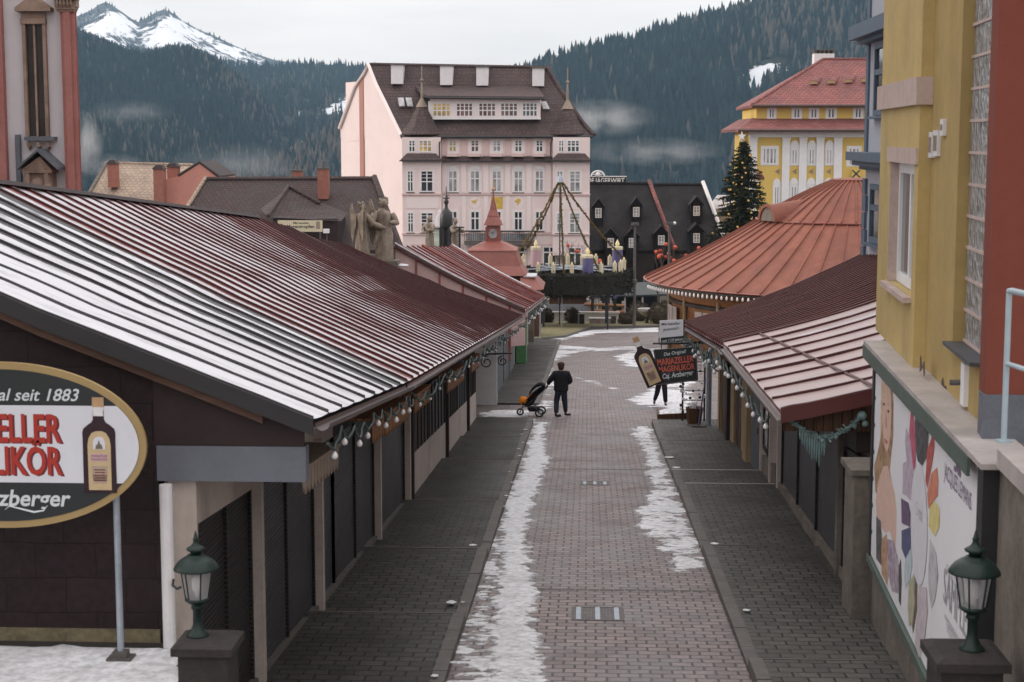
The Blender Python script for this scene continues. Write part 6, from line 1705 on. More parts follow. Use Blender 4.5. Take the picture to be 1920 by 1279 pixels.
# left gable above the eaves, following the flared roof edge
ge = [PY(756, 256, YH_), PY(741, 232, 156.2), PY(724, 200, 157.8), PY(706, 160, 159.9), apex, PY(681, 140, 162.5), PY(668, 165, 164.5), PY(650, 210, 166.5), rear]
for p in ge: p.x = lerp(xl, rear.x, (p.y - YH_) / 13.0) - .03
mb = MB(); mb.poly(ge + [Vector((rear.x, 168, zev - .3)), Vector((xl, YH_, zev - .3))], (.35, .2, 0)); mb.build('gable', M['hotelpink'], HT)
gb = Bs((xl, YH_, 0), (Vector((rear.x, 168, 0)) - Vector((xl, YH_, 0))) * -1)
gl = (Vector((rear.x, 168, 0)) - Vector((xl, YH_, 0))).length
mb = MB(); mb.bx(gb, -gl * .665, Z0, -gl * .60, apex.z - 1.2, .03, .09); mb.build('wall_stripe', M['stripe'], HT)
mb = MB(); mb.bx(gb, -gl * .90, zev - .6, -gl * .70, hz_(140) - .35, -.9, .012); mb.build('chimney', M['hotelpink'], HT)
# roof: front slope (curved), rear slope
def hroof(f, t):
    """f 0..1 left to right, t 0..1 eave to ridge"""
    L_ = [ge[0] + Vector((-.1, -.5, -.05)), ge[1], ge[2], ge[3], apex]
    k = min(int(t * 4), 3); p = L_[k].lerp(L_[k + 1], t * 4 - k)
    R_ = [Vector((hx(1112), YH_ - .5, hz_(256))), PY(1090, 232, 156.2), PY(1066, 195, 157.8), PY(1042, 160, 159.9), ridge_r]
    q = R_[k].lerp(R_[k + 1], t * 4 - k)
    return p.lerp(q, f)
mb = MB(); mb.grid(hroof, np.linspace(0, 1, 2), np.linspace(0, 1, 13)); 
mb.grid(lambda f, t: hroof(f, t) - UP * .18, np.linspace(0, 1, 2), np.linspace(0, 1, 13)); mb.build('roof', M['tile'], HT)
mb = MB(); mb.add([apex, ridge_r, Vector((xr, 168, hz_(250))), rear + Vector((0, .3, 0))]); mb.build('roof', M['tile'], HT)
mb = MB(); pts = [Vector((hx(1110), YH_, zev - .3))] + [hroof(1, t) for t in np.linspace(0, 1, 8)] + [Vector((xr, 168, hz_(250))), Vector((xr, 168, zev - .3))]
mb.poly([p + Vector((-.75, 0, -.25)) for p in pts], (-.3, 0, 0)); mb.build('gable', M['hotelpink'], HT)
mb = MB(); mb.tube([p + Vector((-.12, -.1, .06)) for p in ge], .17, 6); mb.build('verge_board', M['hotelpale'], HT)
mb = MB(); mb.tube([hroof(1, t) + Vector((.1, 0, .1)) for t in np.linspace(0, 1, 8)], .2, 6); mb.build('verge_board', M['tile'], HT)
mb = MB(); mb.tube([apex + UP * .05, ridge_r + UP * .05], .16, 6); mb.build('ridge', M['tile'], HT)
mb = MB(); mb.tube([hroof(f, 0) + Vector((0, -.1, -.05)) for f in (.04, 1)], .13, 8); mb.build('gutter', M['ironblack'], HT)
for px0, px1, pt, pb in ((730, 755, 120, 153), (822, 848, 122, 155), (890, 915, 124, 156), (995, 1020, 126, 157)):
    a = PY(px0, pt, 159.4); b_ = PY(px1, pb, 159.4)
    mb = MB(); mb.box(a.x + .15, 159.4, b_.z - .25, b_.x, 161.4, a.z - .12); c_ = mb.build('chimney', M['chimwhite'], HT)
    mb = MB(); mb.box(a.x + .02, 159.25, a.z - .119, b_.x + .12, 161.55, a.z + .02); mb.build('chimney_cap', M['kerb'], c_)
for px in (752, 767):
    p = PY(px, 195, 157.35); mb = MB()
    q = [PY(px - 6, 187, 158.25), PY(px + 5, 187, 158.25), PY(px + 8, 203, 157.35), PY(px - 3, 203, 157.35)]
    n_ = Vector((0, -.55, .45)); mb.poly([v + n_ * .12 for v in q], n_ * .25); s_ = mb.build('skylight', M['panelite'], HT)
q = [PY(1014, 194, 158.2), PY(1024, 194, 158.2), PY(1031, 208, 157.3), PY(1018, 208, 157.3)]
mb = MB(); mb.poly([v + n_ * .12 for v in q], n_ * .25); mb.build('skylight', M['panelite'], HT)
# long dormer
YD = 155.9; DB = front(YD)
def dx_(px): return PY(px, 200, YD).x
def dz_(py): return PY(930, py, YD).z
mb = MB(); mb.box(dx_(806), YD, dz_(223), dx_(1013), 160.5, dz_(184)); dmr = mb.build('dormer', M['hotelpale'], HT)
mb = MB()
a, b_ = PY(800, 184, YD - .5), PY(1021, 186, YD - .5); c, d = PY(1008, 166, 160.0), PY(778, 166, 160.0)
mb.poly([a, b_, c, d], (0, 0, .2)); mb.build('dormer_roof', M['tile'], HT)
mb = MB(); mb.tube([a + Vector((0, -.1, 0)), b_ + Vector((0, -.1, 0))], .1, 6); mb.tube([a, PY(778, 166, 160)], .1, 6); mb.build('dormer_gutter', M['ironblack'], HT)
mb = MB(); mb.box(dx_(803), YD - .12, dz_(224.5), dx_(1014), YD + .3, dz_(221.5)); mb.box(dx_(803), YD - .08, dz_(221.5) + .003, dx_(808), YD + .3, dz_(190)); mb.build('dormer_trim', M['white'], HT)
for p0, p1, pn in ((811, 845, 'panewarm'), (855, 887, 'panered'), (897, 930, 'panered'), (938, 971, 'panered'), (979, 1008, 'pane')):
    window(HT, DB, dx_(p0), dz_(219.5), dx_(p1), dz_(193), pn, 4, 1, .45, .10, .06, 'white')
# facade: string courses, bays, pilasters
def fbx(px0, py0, px1, py1, d0, d1, name, mat, par=HT):
    mb = MB(); mb.bx(HB, hx(px0), hz_(py1), hx(px1), hz_(py0), d0, d1); return mb.build(name, M[mat], par)
for (p0, p1) in ((756, 828), (1037, 1106)):
    fbx(p0, 258, p1, 478, 0, .9, 'bay', 'hotelpink')
    fbx(p0 - 1, 363, p1 + 1, 366, .9, 1.05, 'string_course', 'hotelpink2'); fbx(p0 - 1, 437, p1 + 1, 440, .9, 1.05, 'string_course', 'hotelpink2')
    fbx(p0 + 7, 370, p1 - 5, 391, .901, .94, 'panel', 'hotelpale'); fbx(p0 + 7, 305, p1 - 5, 317, .901, .94, 'panel', 'hotelpale')
    a, b_ = hx(p0 - 3), hx(p1 + 3)                      # skirt roof over the bay
    mb = MB(); mb.hexa([HB.P(a, hz_(301), 1.5), HB.P(b_, hz_(301), 1.5), HB.P(b_, hz_(301), -.1), HB.P(a, hz_(301), -.1), HB.P(a + .6, hz_(288), .95), HB.P(b_ - .6, hz_(288), .95), HB.P(b_ - .6, hz_(288), 0), HB.P(a + .6, hz_(288), 0)])
    mb.build('skirt_roof', M['tile'], HT)
    mb = MB(); mb.bx(HB, a - .05, hz_(303), b_ + .05, hz_(301), -.1, 1.55); mb.build('skirt_gutter', M['ironblack'], HT)
    # turret
    cx, cz = (p0 + p1) / 2 + (-2 if p0 < 900 else -8), 254
    k = 1 if p0 < 900 else .93
    c_ = Vector((hx(cx), YH_ + .9, 0))
    mb = MB(); mb.lathe([(2.15 * k, hz_(254)), (2.2 * k, hz_(252)), (1.35 * k, hz_(232)), (.80 * k, hz_(212)), (.42 * k, hz_(199) if p0 < 900 else hz_(205))], c_, 8, rot=math.pi / 8); tr = mb.build('turret_roof', M['tile'], HT)
    zz = hz_(200) if p0 < 900 else hz_(204)
    mb = MB(); mb.lathe([(.58, zz - .05), (.50, zz + .1), (.22, zz + .62), (.13, zz + .75), (.09, zz + 1.9), (.07, zz + 2.3), (.17, zz + 2.4), (.17, zz + 2.5), (.06, zz + 2.62), (.05, zz + 3.7), (.01, zz + 3.8)], c_, 10); mb.build('finial', M['beigewood'], tr, smooth=False)
fbx(828, 363, 1037, 366, 0, .14, 'string_course', 'hotelpink2'); fbx(828, 437, 1037, 440, 0, .14, 'string_course', 'hotelpink2')
mb = MB(); a, b_ = hx(829), hx(1036)
mb.hexa([HB.P(a, hz_(302), .6), HB.P(b_, hz_(302), .6), HB.P(b_, hz_(302), 0), HB.P(a, hz_(302), 0), HB.P(a, hz_(294), .05), HB.P(b_, hz_(294), .05), HB.P(b_, hz_(294), 0), HB.P(a, hz_(294), 0)]); mb.build('skirt_roof', M['tile'], HT)
mb = MB(); mb.bx(HB, a, hz_(304), b_, hz_(302), 0, .66); mb.build('skirt_gutter', M['ironblack'], HT)
cols = [(840, 858), (881, 900), (922, 941), (963, 981), (1003, 1020)]
mids = [869.5, 911, 952, 992]
for m in mids + [834, 1029]:
    mb = MB(); mb.bx(HB, hx(m - 5), hz_(362), hx(m + 5), hz_(306), .001, .10); mb.build('pilaster', M['hotelpale'], HT)
    mb = MB(); mb.bx(HB, hx(m - 4), hz_(436), hx(m + 4), hz_(368), .001, .08); mb.build('pilaster', M['hotelpale'], HT)
    mb = MB(); mb.bx(HB, hx(m - 5), hz_(293), hx(m + 5), hz_(258), .001, .10); mb.build('pilaster', M['hotelpink2'], HT)
for i, (p0, p1) in enumerate(cols):
    window(HT, HB, hx(p0 + 1.5), hz_(286), hx(p1 - 1.5), hz_(263), ('panewarm', 'panered', 'panelite', 'pane', 'pane')[i], 2, 1, .5, .10, .06, 'white', 'hotelpale', .22)
    mb = MB(); mb.bx(HB, hx(p0 - 1), hz_(294), hx(p1 + 1), hz_(289), .02, .75); mb.build('flower_box', M['hotelpink2'], HT)
    w_ = window(HT, HB, hx(p0), hz_(361), hx(p1), hz_(320), 'panelite', 2, 0, .62, .11, .06, 'white', 'hotelpale', .16, sill='kerb')
    mb = MB(); cx = (hx(p0) + hx(p1)) / 2; r_ = (hx(p1) - hx(p0)) / 2 + .05
    mb.bpoly(HB, [(cx + r_ * math.cos(a), hz_(318.5) + r_ * .75 * math.sin(a)) for a in np.linspace(0, math.pi, 12)], .001, .10); mb.build('window_arch', M['white'], HT)
    window(HT, HB, hx(p0 + .5), hz_(433), hx(p1 - .5), hz_(396), 'pane', 2, 0, .62, .11, .06, 'white', 'hotelpale', .16, sill='kerb')
    if 0 < i < 4:
        mb = MB(); cx, cz = (hx(p0) + hx(p1)) / 2, hz_(381)
        if i == 2: mb.bx(HB, cx - .55, cz - .55, cx + .55, cz + .55, .001, .05); mb.build('gilt_panel', M['gilt'], HT)
        else:
            mb.bpoly(HB, [(cx + .52 * math.cos(a), cz + .55 * math.sin(a)) for a in np.linspace(0, 2 * math.pi, 18)[:-1]], .001, .04); md = mb.build('medallion', M['hotelpale'], HT)
            mb = MB(); mb.bpoly(HB, [(cx + (.12 + .28 * (k % 2)) * math.cos(k * .9), cz + .1 + (.12 + .25 * ((k + i) % 3) / 2) * math.sin(k * .9)) for k in range(7)], .041, .07); mb.build('relief', M['gilt'], md)
for (b0, sets) in ((0, ((768, 781, 1, 2), (787, 812, 0, 3))), (1, ((1047, 1058, 0, 2), (1063, 1087, 0, 3)))):
    for p0, p1, _, nx in sets:
        window(HT, HB, hx(p0), hz_(286), hx(p1), hz_(263), 'panewarm' if (b0 == 0 and nx == 3) else 'pane', nx, 1, .5, .10, .05, 'white', base=.902)
for p0, p1, nx in ((765, 777, 2), (790, 814, 2), (1044, 1056, 2), (1068, 1089, 2)):
    for pa, pb, pn in ((320, 361, 'pane'), (398, 437, 'pane')):
        window(HT, HB, hx(p0), hz_(pb - 1), hx(p1), hz_(pa), 'pane' if p0 < 1000 else 'panelite', nx if nx else 2, 2, .48, .10, .05, 'white', 'hotelpale', .12, 'kerb', base=.902)
for px in (829, 1036):
    mb = MB(); p = HB.P(hx(px), hz_(256), .5); mb.tube([p, HB.P(hx(px), hz_(262), .5), HB.P(hx(px - 3), hz_(268), 1.05), HB.P(hx(px - 3), hz_(300), 1.05)], .07, 6); mb.build('downpipe', M['ironblack'], HT)
mb = MB(); mb.bx(HB, hx(872), hz_(458), hx(1006), hz_(452), 0, 1.3); bal = mb.build('balcony', M['kerb'], HT)
mb = MB()
for k in range(40):
    a = lerp(hx(872), hx(1006), k / 39); mb.bx(HB, a - .02, hz_(451.8), a + .02, hz_(434), 1.18, 1.22)
mb.bx(HB, hx(871), hz_(434), hx(1007), hz_(431.5), 1.12, 1.28); mb.build('balustrade', M['ironblack'], bal)
mb = MB(); mb.bx(HB, hx(876), hz_(450), hx(1002), hz_(437), 1.05, 1.10); mb.build('planter_panel', M['panelite'], bal)
for p0 in (775, 838, 893, 960, 1018, 1066):
    window(HT, HB, hx(p0), hz_(500), hx(p0 + 26), hz_(462), 'pane', 2, 0, .7, .12, .06, 'white', 'hotelpink2', .2, base=.902 if (p0 < 800 or p0 > 1030) else 0)
mb = MB(); mb.poly([hroof(f, t) + n_ * .10 for f, t in ((.885, .04), (.94, .04), (.93, .22), (.905, .24), (.88, .18))], n_ * .05); mb.build('roof_snow', M['snow'], HT)

# ------------------------------------------------------------------ brown roofed house in front of it
YN = 112.0
t = thing('brown_roof_house', 'house with large dark brown tiled roof and red chimneys, left of the pink hotel', 'house', (PY(560, 430, YN).x, YN, gz(YN)))
L0, R0 = PY(300, 470, YN - 1), PY(753, 470, YN - 1); Lr, Rr = PY(386, 337, YN + 7), PY(702, 336, YN + 7)
mb = MB(); mb.poly([L0, R0, Rr, Lr], (0, .1, -.25)); 
RB_ = Vector((R0.x - 4.2, YN + 15, R0.z)); mb.poly([Lr, Rr, RB_, Vector((L0.x, YN + 15, L0.z))], (0, 0, -.25)); mb.build('roof', M['tiledark'], t)
mb = MB(); mb.poly([(L0.x + .6, YN - .2, gz(YN) - 1), (R0.x - .5, YN - .2, gz(YN) - 1), (RB_.x - .5, YN + 14.5, gz(YN) - 1), (L0.x + .6, YN + 14.5, gz(YN) - 1)], (0, 0, R0.z - .2 - gz(YN) + 1)); mb.build('wall', M['cream'], t)
mb = MB(); mb.poly([R0 + Vector((-.45, .3, -.2)), Rr + Vector((-.45, 0, -.3)), RB_ + Vector((-.45, -.4, -.2))], (-.2, 0, 0)); mb.poly([L0 + Vector((.45, .3, -.2)), Lr + Vector((.45, 0, -.3)), Vector((L0.x + .45, YN + 14.6, L0.z - .2))], (.2, 0, 0)); mb.build('gable', M['brownlite'], t)
mb = MB(); mb.tube([R0 + UP * .05, Rr + UP * .15], .22, 6); mb.build('verge_board', M['tiledark'], t)
mb = MB(); mb.tube([L0 + UP * .05, Lr + UP * .15], .14, 6); mb.build('verge_board', M['tilebeige'], t)
mb = MB(); mb.tube([Lr, Rr], .2, 6); mb.build('ridge', M['tiledark'], t)
# hipped cross gable with the sign board below
a = PY(541, 352, YN + 3.0); e0, e1 = PY(502, 408, YN - 2), PY(640, 415, YN - 2); a2 = PY(541, 352, YN + 6)
mb = MB(); mb.add([e0, e1, PY(600, 385, YN + 2.2), a]); mb.add([e0, a, PY(488, 392, YN + 2)]); mb.add([e1, PY(652, 400, YN + 1.5), PY(600, 380, YN + 3), PY(600, 385, YN + 2.2)]); mb.add([a, PY(600, 385, YN + 2.2), PY(600, 378, YN + 3.2), PY(548, 350, YN + 4)])
mb.build('cross_roof', M['tiledark'], t)
mb = MB(); mb.tube([a + UP * .1, e0 + UP * .1], .13, 6); mb.tube([a + UP * .1, PY(600, 384, YN + 2.2) + UP * .1], .13, 6); mb.build('hip_tiles', M['tile'], t)
mb = MB(); mb.box(e0.x + .3, YN - 1.8, gz(YN), e1.x - .3, YN + 2, e0.z - .1); mb.build('wall', M['brown'], t)
for p0, p1, pt, pb, dd in ((547, 565, 322, 340, 8.0), (595, 615, 318, 366, 4.4)):
    a = PY(p0, pt, YN + dd); b_ = PY(p1, pb, YN + dd); mb = MB(); mb.box(a.x, YN + dd, b_.z - .3, b_.x, YN + dd + .9, a.z); c_ = mb.build('chimney', M['chimred'], t)
    mb = MB(); mb.box(a.x - .06, YN + dd - .06, a.z + .001, b_.x + .06, YN + dd + .96, a.z + .12); mb.build('chimney_cap', M['kerb'], c_)
    mb = MB(); mb.tube([((a.x + b_.x) / 2, YN + dd + .4, a.z + .12), ((a.x + b_.x) / 2, YN + dd + .4, a.z + .55)], .08, 8); mb.build('chimney_pot', M['iron'], c_)
tg_ = thing('roof_sign', 'cream shop sign with green lettering mounted before the brown roofed house', 'sign', tuple(PY(565, 425, YN - 3)))
YG = YN - 2.6; GBs = front(YG)
p0, p1 = PY(521, 435, YG), PY(604, 414, YG)
mb = MB(); mb.bx(GBs, p0.x, p0.z, p1.x, p1.z, -.12, 0); mb.build('board', M['candlecream'], tg_)
mb = MB(); b_ = PY(550, 420.5, YG); write(mb, 'Mariazeller', Vector((b_.x, YG - .006, b_.z)), R_, UP, (p1.x - p0.x) * .36, .15, .01); b_ = PY(538, 428, YG); write(mb, 'Magentropfen', Vector((b_.x, YG - .006, b_.z)), R_, UP, (p1.x - p0.x) * .62, .21, .02); mb.build('lettering', M['lampgreen'], tg_)
mb = MB(); a = PY(593, 430, YG); b_ = PY(600, 416, YG); mb.bx(GBs, a.x, a.z, b_.x, b_.z, .001, .01); mb.bx(GBs, a.x + .06, a.z + .22, b_.x - .06, b_.z - .03, .0105, .016); mb.build('bottle_picture', M['beigewood'], tg_)
mb = MB(); 
for px in (526, 600): q = PY(px, 440, YG); mb.box(q.x - .05, YG, gz(YG), q.x + .05, YG + .1, p0.z)
mb.build('post', M['iron'], tg_)
t = thing('flood_light', 'small white flood light beside the cream roof sign', 'lamp', tuple(PY(612, 430, YG)))
mb = MB(); a = PY(610, 434, YG); mb.box(a.x - .1, YG - .3, a.z - .12, a.x + .28, YG, a.z + .16); mb.build('head', M['white'], t)
mb = MB(); mb.tube([a + Vector((.1, .02, -.1)), Vector((a.x + .1, YG + .02, gz(YG)))], .05, 6); mb.build('pole', M['iron'], t)
# ------------------------------------------------------------------ beige roofed house
YE = 138.0
t = thing('beige_roof_house', 'house with a sunlit beige tiled roof and a salmon gable behind the church', 'house', (PY(250, 350, YE).x, YE, FLAT))
a, b_, c, d = PY(140, 365, YE), PY(420, 372, YE), PY(362, 310, YE + 7), PY(200, 306, YE + 7)
a.z -= 2.0; b_.z -= 2.0
mb = MB(); mb.poly([a, b_, c, d], (0, .1, -.25)); mb.poly([d, c, Vector((b_.x, YE + 15, b_.z)), Vector((a.x, YE + 15, a.z))], (0, 0, -.25)); mb.build('roof', M['tilebeige'], t)
mb = MB(); mb.box(a.x + .5, YE, FLAT - 1, b_.x - .5, YE + 14, a.z - .2); mb.build('wall', M['housered'], t)
mb = MB(); mb.tube([a, d], .2, 6); mb.build('verge_board', M['stone'], t)
mb = MB(); mb.tube([d, c], .15, 6); mb.build('ridge', M['tilebeige'], t)
q = [PY(302, 385, YE + .5), PY(302, 340, YE + .5), PY(334, 331, YE + .5), PY(374, 307, YE + .5), PY(412, 334, YE + .5), PY(412, 385, YE + .5)]
mb = MB(); mb.poly(q, (0, 6, 0)); mb.build('salmon_gable', M['housered'], t)
mb = MB(); mb.tube([q[2] + UP * .05, q[3] + UP * .1, q[4] + UP * .05], .12, 5); mb.poly([q[2] + UP * .06, q[3] + UP * .06, q[3] + Vector((0, 6, .06)), q[2] + Vector((0, 6, .06))], (0, 0, .12)); mb.poly([q[3] + UP * .06, q[4] + UP * .06, q[4] + Vector((0, 6, .06)), q[3] + Vector((0, 6, .06))], (0, 0, .12)); mb.build('gable_verge', M['brown'], t)
for p0, p1, pt, pb, dd in ((201, 218, 308, 341, 3), (287, 307, 318, 370, -1), (313, 333, 314, 346, 1.5)):
    a = PY(p0, pt, YE + dd); b_ = PY(p1, pb, YE + dd); mb = MB(); mb.box(a.x, YE + dd, b_.z - .5, b_.x, YE + dd + 1.0, a.z); c_ = mb.build('chimney', M['chimred'], t)
    mb = MB(); mb.hexa([(a.x - .1, YE + dd - .1, a.z), (b_.x + .1, YE + dd - .1, a.z), (b_.x + .1, YE + dd + 1.1, a.z), (a.x - .1, YE + dd + 1.1, a.z), (a.x + .2, YE + dd + .1, a.z + .35), (b_.x - .2, YE + dd + .1, a.z + .35), (b_.x - .2, YE + dd + .9, a.z + .35), (a.x + .2, YE + dd + .9, a.z + .35)]); mb.build('chimney_cap', M['brown'], c_)

# ------------------------------------------------------------------ black shingled inn on the right of the hotel
YI = 166.0; IB = front(YI)
def ix(px): return PY(px, 400, YI).x
def iz(py): return PY(1200, py, YI).z
def inn(label, pl, pr, pt, mat_v, dorm, snowv=False):
    t = thing('inn', label, 'inn', (ix((pl + pr) / 2), YI, FLAT), 'black roofed inns behind the square')
    a, b_ = Vector((ix(pl), YI, iz(470))), Vector((ix(pr + 50), YI, iz(470))); c, d = PY(pr, pt, YI + 9), PY(pl + 4, pt, YI + 9)
    mb = MB(); mb.poly([a, b_, c, d], (0, .1, -.3)); mb.poly([d, c, Vector((b_.x, YI + 18, b_.z)), Vector((a.x, YI + 18, a.z))], (0, 0, -.3)); mb.build('roof', M['tileblack'], t)
    mb = MB(); mb.box(a.x + .4, YI + .2, FLAT - .2, b_.x - .4, YI + 17, a.z - .1); mb.build('wall', M['darkwood'], t)
    mb = MB(); mb.poly([b_ + Vector((-.3, .4, -.2)), c + Vector((-.3, 0, -.3)), Vector((b_.x - .3, YI + 17.6, b_.z - .2))], (-.2, 0, 0)); mb.build('gable', M['darkwood'], t)
    mb = MB(); mb.tube([b_, c + UP * .3], .22, 6); mb.build('verge_board', M[mat_v], t)
    mb = MB(); mb.tube([d, c], .2, 6); mb.build('ridge', M['tileblack'], t)
    for px, py, w in dorm:
        f = (470 - py - 15) / (470 - pt); Yd = YI + 9 * max(0, f) - .9
        B = front(Yd); p = PY(px, py, Yd); k = Yd / FPX
        hw = w * k * .9; h0, h1 = p.z - 12 * k, p.z + 11 * k
        mb = MB(); mb.box(p.x - hw, Yd, h0 - 1.2, p.x + hw, Yd + 4.5, h1); dr_ = mb.build('dormer', M['tileblack'], t)
        mb = MB(); r0 = Vector((p.x, Yd - .25, h1 + 13 * k))
        for s in (-1, 1):
            e = Vector((p.x + s * hw * 1.35, Yd - .25, h1 - 3 * k)); mb.poly([e, r0, r0 + Vector((0, 5, 0)), e + Vector((0, 5, 0))], (0, 0, .14))
        mb.poly([(p.x - hw, Yd - .01, h1), (p.x + hw, Yd - .01, h1), (p.x, Yd - .01, h1 + 11 * k)], (0, .1, 0)); mb.build('dormer_roof', M['tileblack'], t)
        window(t, B, p.x - 6 * k, p.z - 10 * k, p.x + 6 * k, p.z + 8 * k, 'panelite', 2, 1, .3, .10, .06, 'white')
    return t
I1 = inn('black shingled inn roof with red verge, right beside the hotel', 1085, 1217, 345, 'tilered', ((1122, 399, 10), (1193, 397, 10), (1145, 455, 12), (1185, 455, 12), (1240, 450, 12)))
I2 = inn('second black shingled inn with a snowy verge beside the decorated fir', 1222, 1318, 347, 'chimwhite', ((1306, 395, 11), (1306, 446, 13)))
t = thing('rooftop_sign', 'white letter sign with an arched emblem on the black inn roof', 'sign', tuple(PY(1140, 346, YI + 9)))
Yq = YI + 9; Q = front(Yq)
def qx(px): return PY(px, 340, Yq).x
def qz(py): return PY(1140, py, Yq).z
mb = MB(); mb.bx(Q, qx(1040), qz(346), qx(1175), qz(332), -.2, 0); mb.build('board', M['signblack'], t)
mb = MB()
mb.tube([Q.P(qx(1040), qz(331.5), .02), Q.P(qx(1175), qz(331.5), .02), Q.P(qx(1175), qz(346), .02), Q.P(qx(1040), qz(346), .02)], .06, 5); mb.build('frame', M['white'], t)
mb = MB(); write(mb, 'GASTHOF JÄGERWIRT', Q.P(qx(1068), qz(344.2), .02), R_, UP, qx(1171) - qx(1068), qz(334) - qz(344.2), .02); mb.build('lettering', M['white'], t)
mb = MB(); cx = qx(1121); r_ = 12 * Yq / FPX
mb.tube([Q.P(cx + r_ * math.cos(a), qz(331) + r_ * .8 * math.sin(a), .02) for a in np.linspace(0, math.pi, 16)], .10, 5); mb.build('arch', M['white'], t)
mb = MB(); mb.ball(Q.P(cx, qz(328), .02), .28, 8, 6); mb.tube([Q.P(cx - .5, qz(327), 0), Q.P(cx, qz(330), 0), Q.P(cx + .5, qz(327), 0)], .06, 5); mb.build('emblem', M['white'], t)
mb = MB()
for px in (1060, 1110, 1165): mb.box(qx(px) - .06, Yq + .01, qz(352), qx(px) + .06, Yq + .15, qz(338))
mb.build('support', M['iron'], t)

# ------------------------------------------------------------------ bright yellow hotel on the right
YY = 152.0; VB = front(YY)
def yx(px): return PY(px, 300, YY).x
def yz(py): return PY(1500, py, YY).z
t = thing('yellow_hotel', 'bright yellow hotel with white pilasters and a red tiled mansard roof', 'hotel', (yx(1520), YY, FLAT))
YX1 = 1800
mb = MB(); mb.box(yx(1406), YY, FLAT - .5, yx(YX1), YY + 16, yz(247)); mb.build('wall', M['hotelyellow'], t)
mb = MB(); mb.box(yx(1419), YY + 1.2, yz(246), yx(YX1), YY + 15, yz(196)); mb.build('attic_wall', M['hotelyellow'], t)
mb = MB(); mb.bx(VB, yx(1404), yz(258), yx(YX1), yz(243), -.2, .25); mb.build('cornice', M['white'], t)
a, b_ = PY(1384, 243, YY - 1.3), PY(YX1, 243, YY - 1.3); c, d = PY(YX1, 222, YY + 1.3), PY(1412, 222, YY + 1.3)
mb = MB(); mb.poly([a, b_, c, d], (0, 0, -.25)); mb.poly([a, d, Vector((d.x, YY + 16, d.z)), Vector((a.x, YY + 18, a.z))], (0, 0, -.25)); mb.build('skirt_roof', M['tilered'], t)
mb = MB(); mb.tube([a + Vector((0, -.1, -.1)), b_ + Vector((0, -.1, -.1))], .14, 6); mb.build('gutter', M['gutter'], t)
a, b_ = PY(1410, 197, YY + .3), PY(YX1, 190, YY + .3); b_.z = a.z; c, d = PY(YX1, 108, YY + 8), PY(1543, 112, YY + 8); c.z = d.z
mb = MB(); mb.poly([a, b_, c, d], (0, 0, -.25)); mb.poly([a, d, Vector((d.x, YY + 10, d.z)), Vector((a.x, YY + 17, a.z))], (0, 0, -.25)); mb.build('roof', M['tilered'], t)
mb = MB(); mb.tube([a + Vector((0, -.1, -.1)), b_ + Vector((0, -.1, -.1))], .14, 6); mb.build('gutter', M['gutter'], t)
mb = MB(); mb.tube([a, d], .16, 6); mb.tube([d, c], .16, 6); mb.build('ridge', M['tilered'], t)
p0 = PY(1527, 101, YY + 9); p1 = PY(1564, 130, YY + 9)
mb = MB(); mb.box(p0.x, YY + 9, p1.z - 1.5, p1.x, YY + 10.5, p0.z); c_ = mb.build('chimney', M['chimwhite'], t)
mb = MB()
for k in range(5): x = lerp(p0.x, p1.x - .25, k / 4); mb.box(x, YY + 9.02, p0.z + .001, x + .25, YY + 10.4, p0.z + .28)
mb.box(p0.x - .1, YY + 8.9, p0.z + .281, p1.x + .1, YY + 10.6, p0.z + .40); mb.build('chimney_cap', M['kerb'], c_)
for px, py in ((1525, 158), (1558, 157), (1590, 155), (1622, 154)):
    f = (197 - py) / 85; Yd = YY + .3 + 7.7 * f - .55; p = PY(px, py, Yd); k = Yd / FPX
    mb = MB()
    e = [Vector((p.x + 9 * k * math.cos(b), Yd, p.z + 7 * k * math.sin(b))) for b in np.linspace(0, math.pi, 9)]
    tip = PY(px + 24, py - 20, Yd + 3.0)
    for q, w in zip(e[:-1], e[1:]): mb.add([q, w, tip])
    mb.build('eyebrow_dormer', M['tilered'], t)
    mb = MB(); mb.poly([q + Vector((0, .05, 0)) for q in e], (0, .1, 0)); mb.build('dormer_pane', M['cork'], t)
for p0, p1 in ((1441, 1453), (1487, 1501), (1519, 1533), (1551, 1566), (1602, 1616), (1640, 1654)):
    window(t, front(YY + 1.2), PY(p0, 210, YY + 1.2).x, PY(1500, 223, YY + 1.2).z, PY(p1, 210, YY + 1.2).x, PY(1500, 203, YY + 1.2).z, 'pane', 2, 0, None, .12, .08, 'white', 'white', .14)
for p0, p1 in ((1405, 1419), (1466, 1480), (1498, 1512), (1530, 1544), (1563, 1578), (1640, 1654)):
    mb = MB(); mb.bx(VB, yx(p0), FLAT, yx(p1), yz(259), .001, .28); mb.bx(VB, yx(p0 - 1), yz(262), yx(p1 + 1), yz(258.5), .281, .36); mb.build('pilaster', M['white'], t)
def arched(px0, px1, pt, pb, pn='panelite', nx=2):
    cx = (yx(px0) + yx(px1)) / 2; r_ = (yx(px1) - yx(px0)) / 2
    window(t, VB, yx(px0), yz(pb), yx(px1), yz(pt), pn, nx, 0, None, .14, .08, 'white', 'white', .10)
    mb = MB(); mb.bpoly(VB, [(cx + (r_ + .1) * math.cos(a), yz(pt) + .1 + (r_ + .15) * 1.35 * math.sin(a)) for a in np.linspace(0, math.pi, 14)], .001, .09); mb.build('window_arch', M['white'], t)
for p0 in (1483, 1515, 1548): arched(p0, p0 + 13, 279, 310); arched(p0, p0 + 13, 349, 385, 'panelite')
arched(1452, 1463, 349, 385, 'pane')
window(t, VB, yx(1429), yz(309), yx(1457), yz(277), 'panelite', 4, 0, None, .14, .08, 'white', 'white', .14); window(t, VB, yx(1590), yz(311), yx(1612), yz(277), 'panelite', 3, 0, None, .14, .08, 'white', 'white', .14)
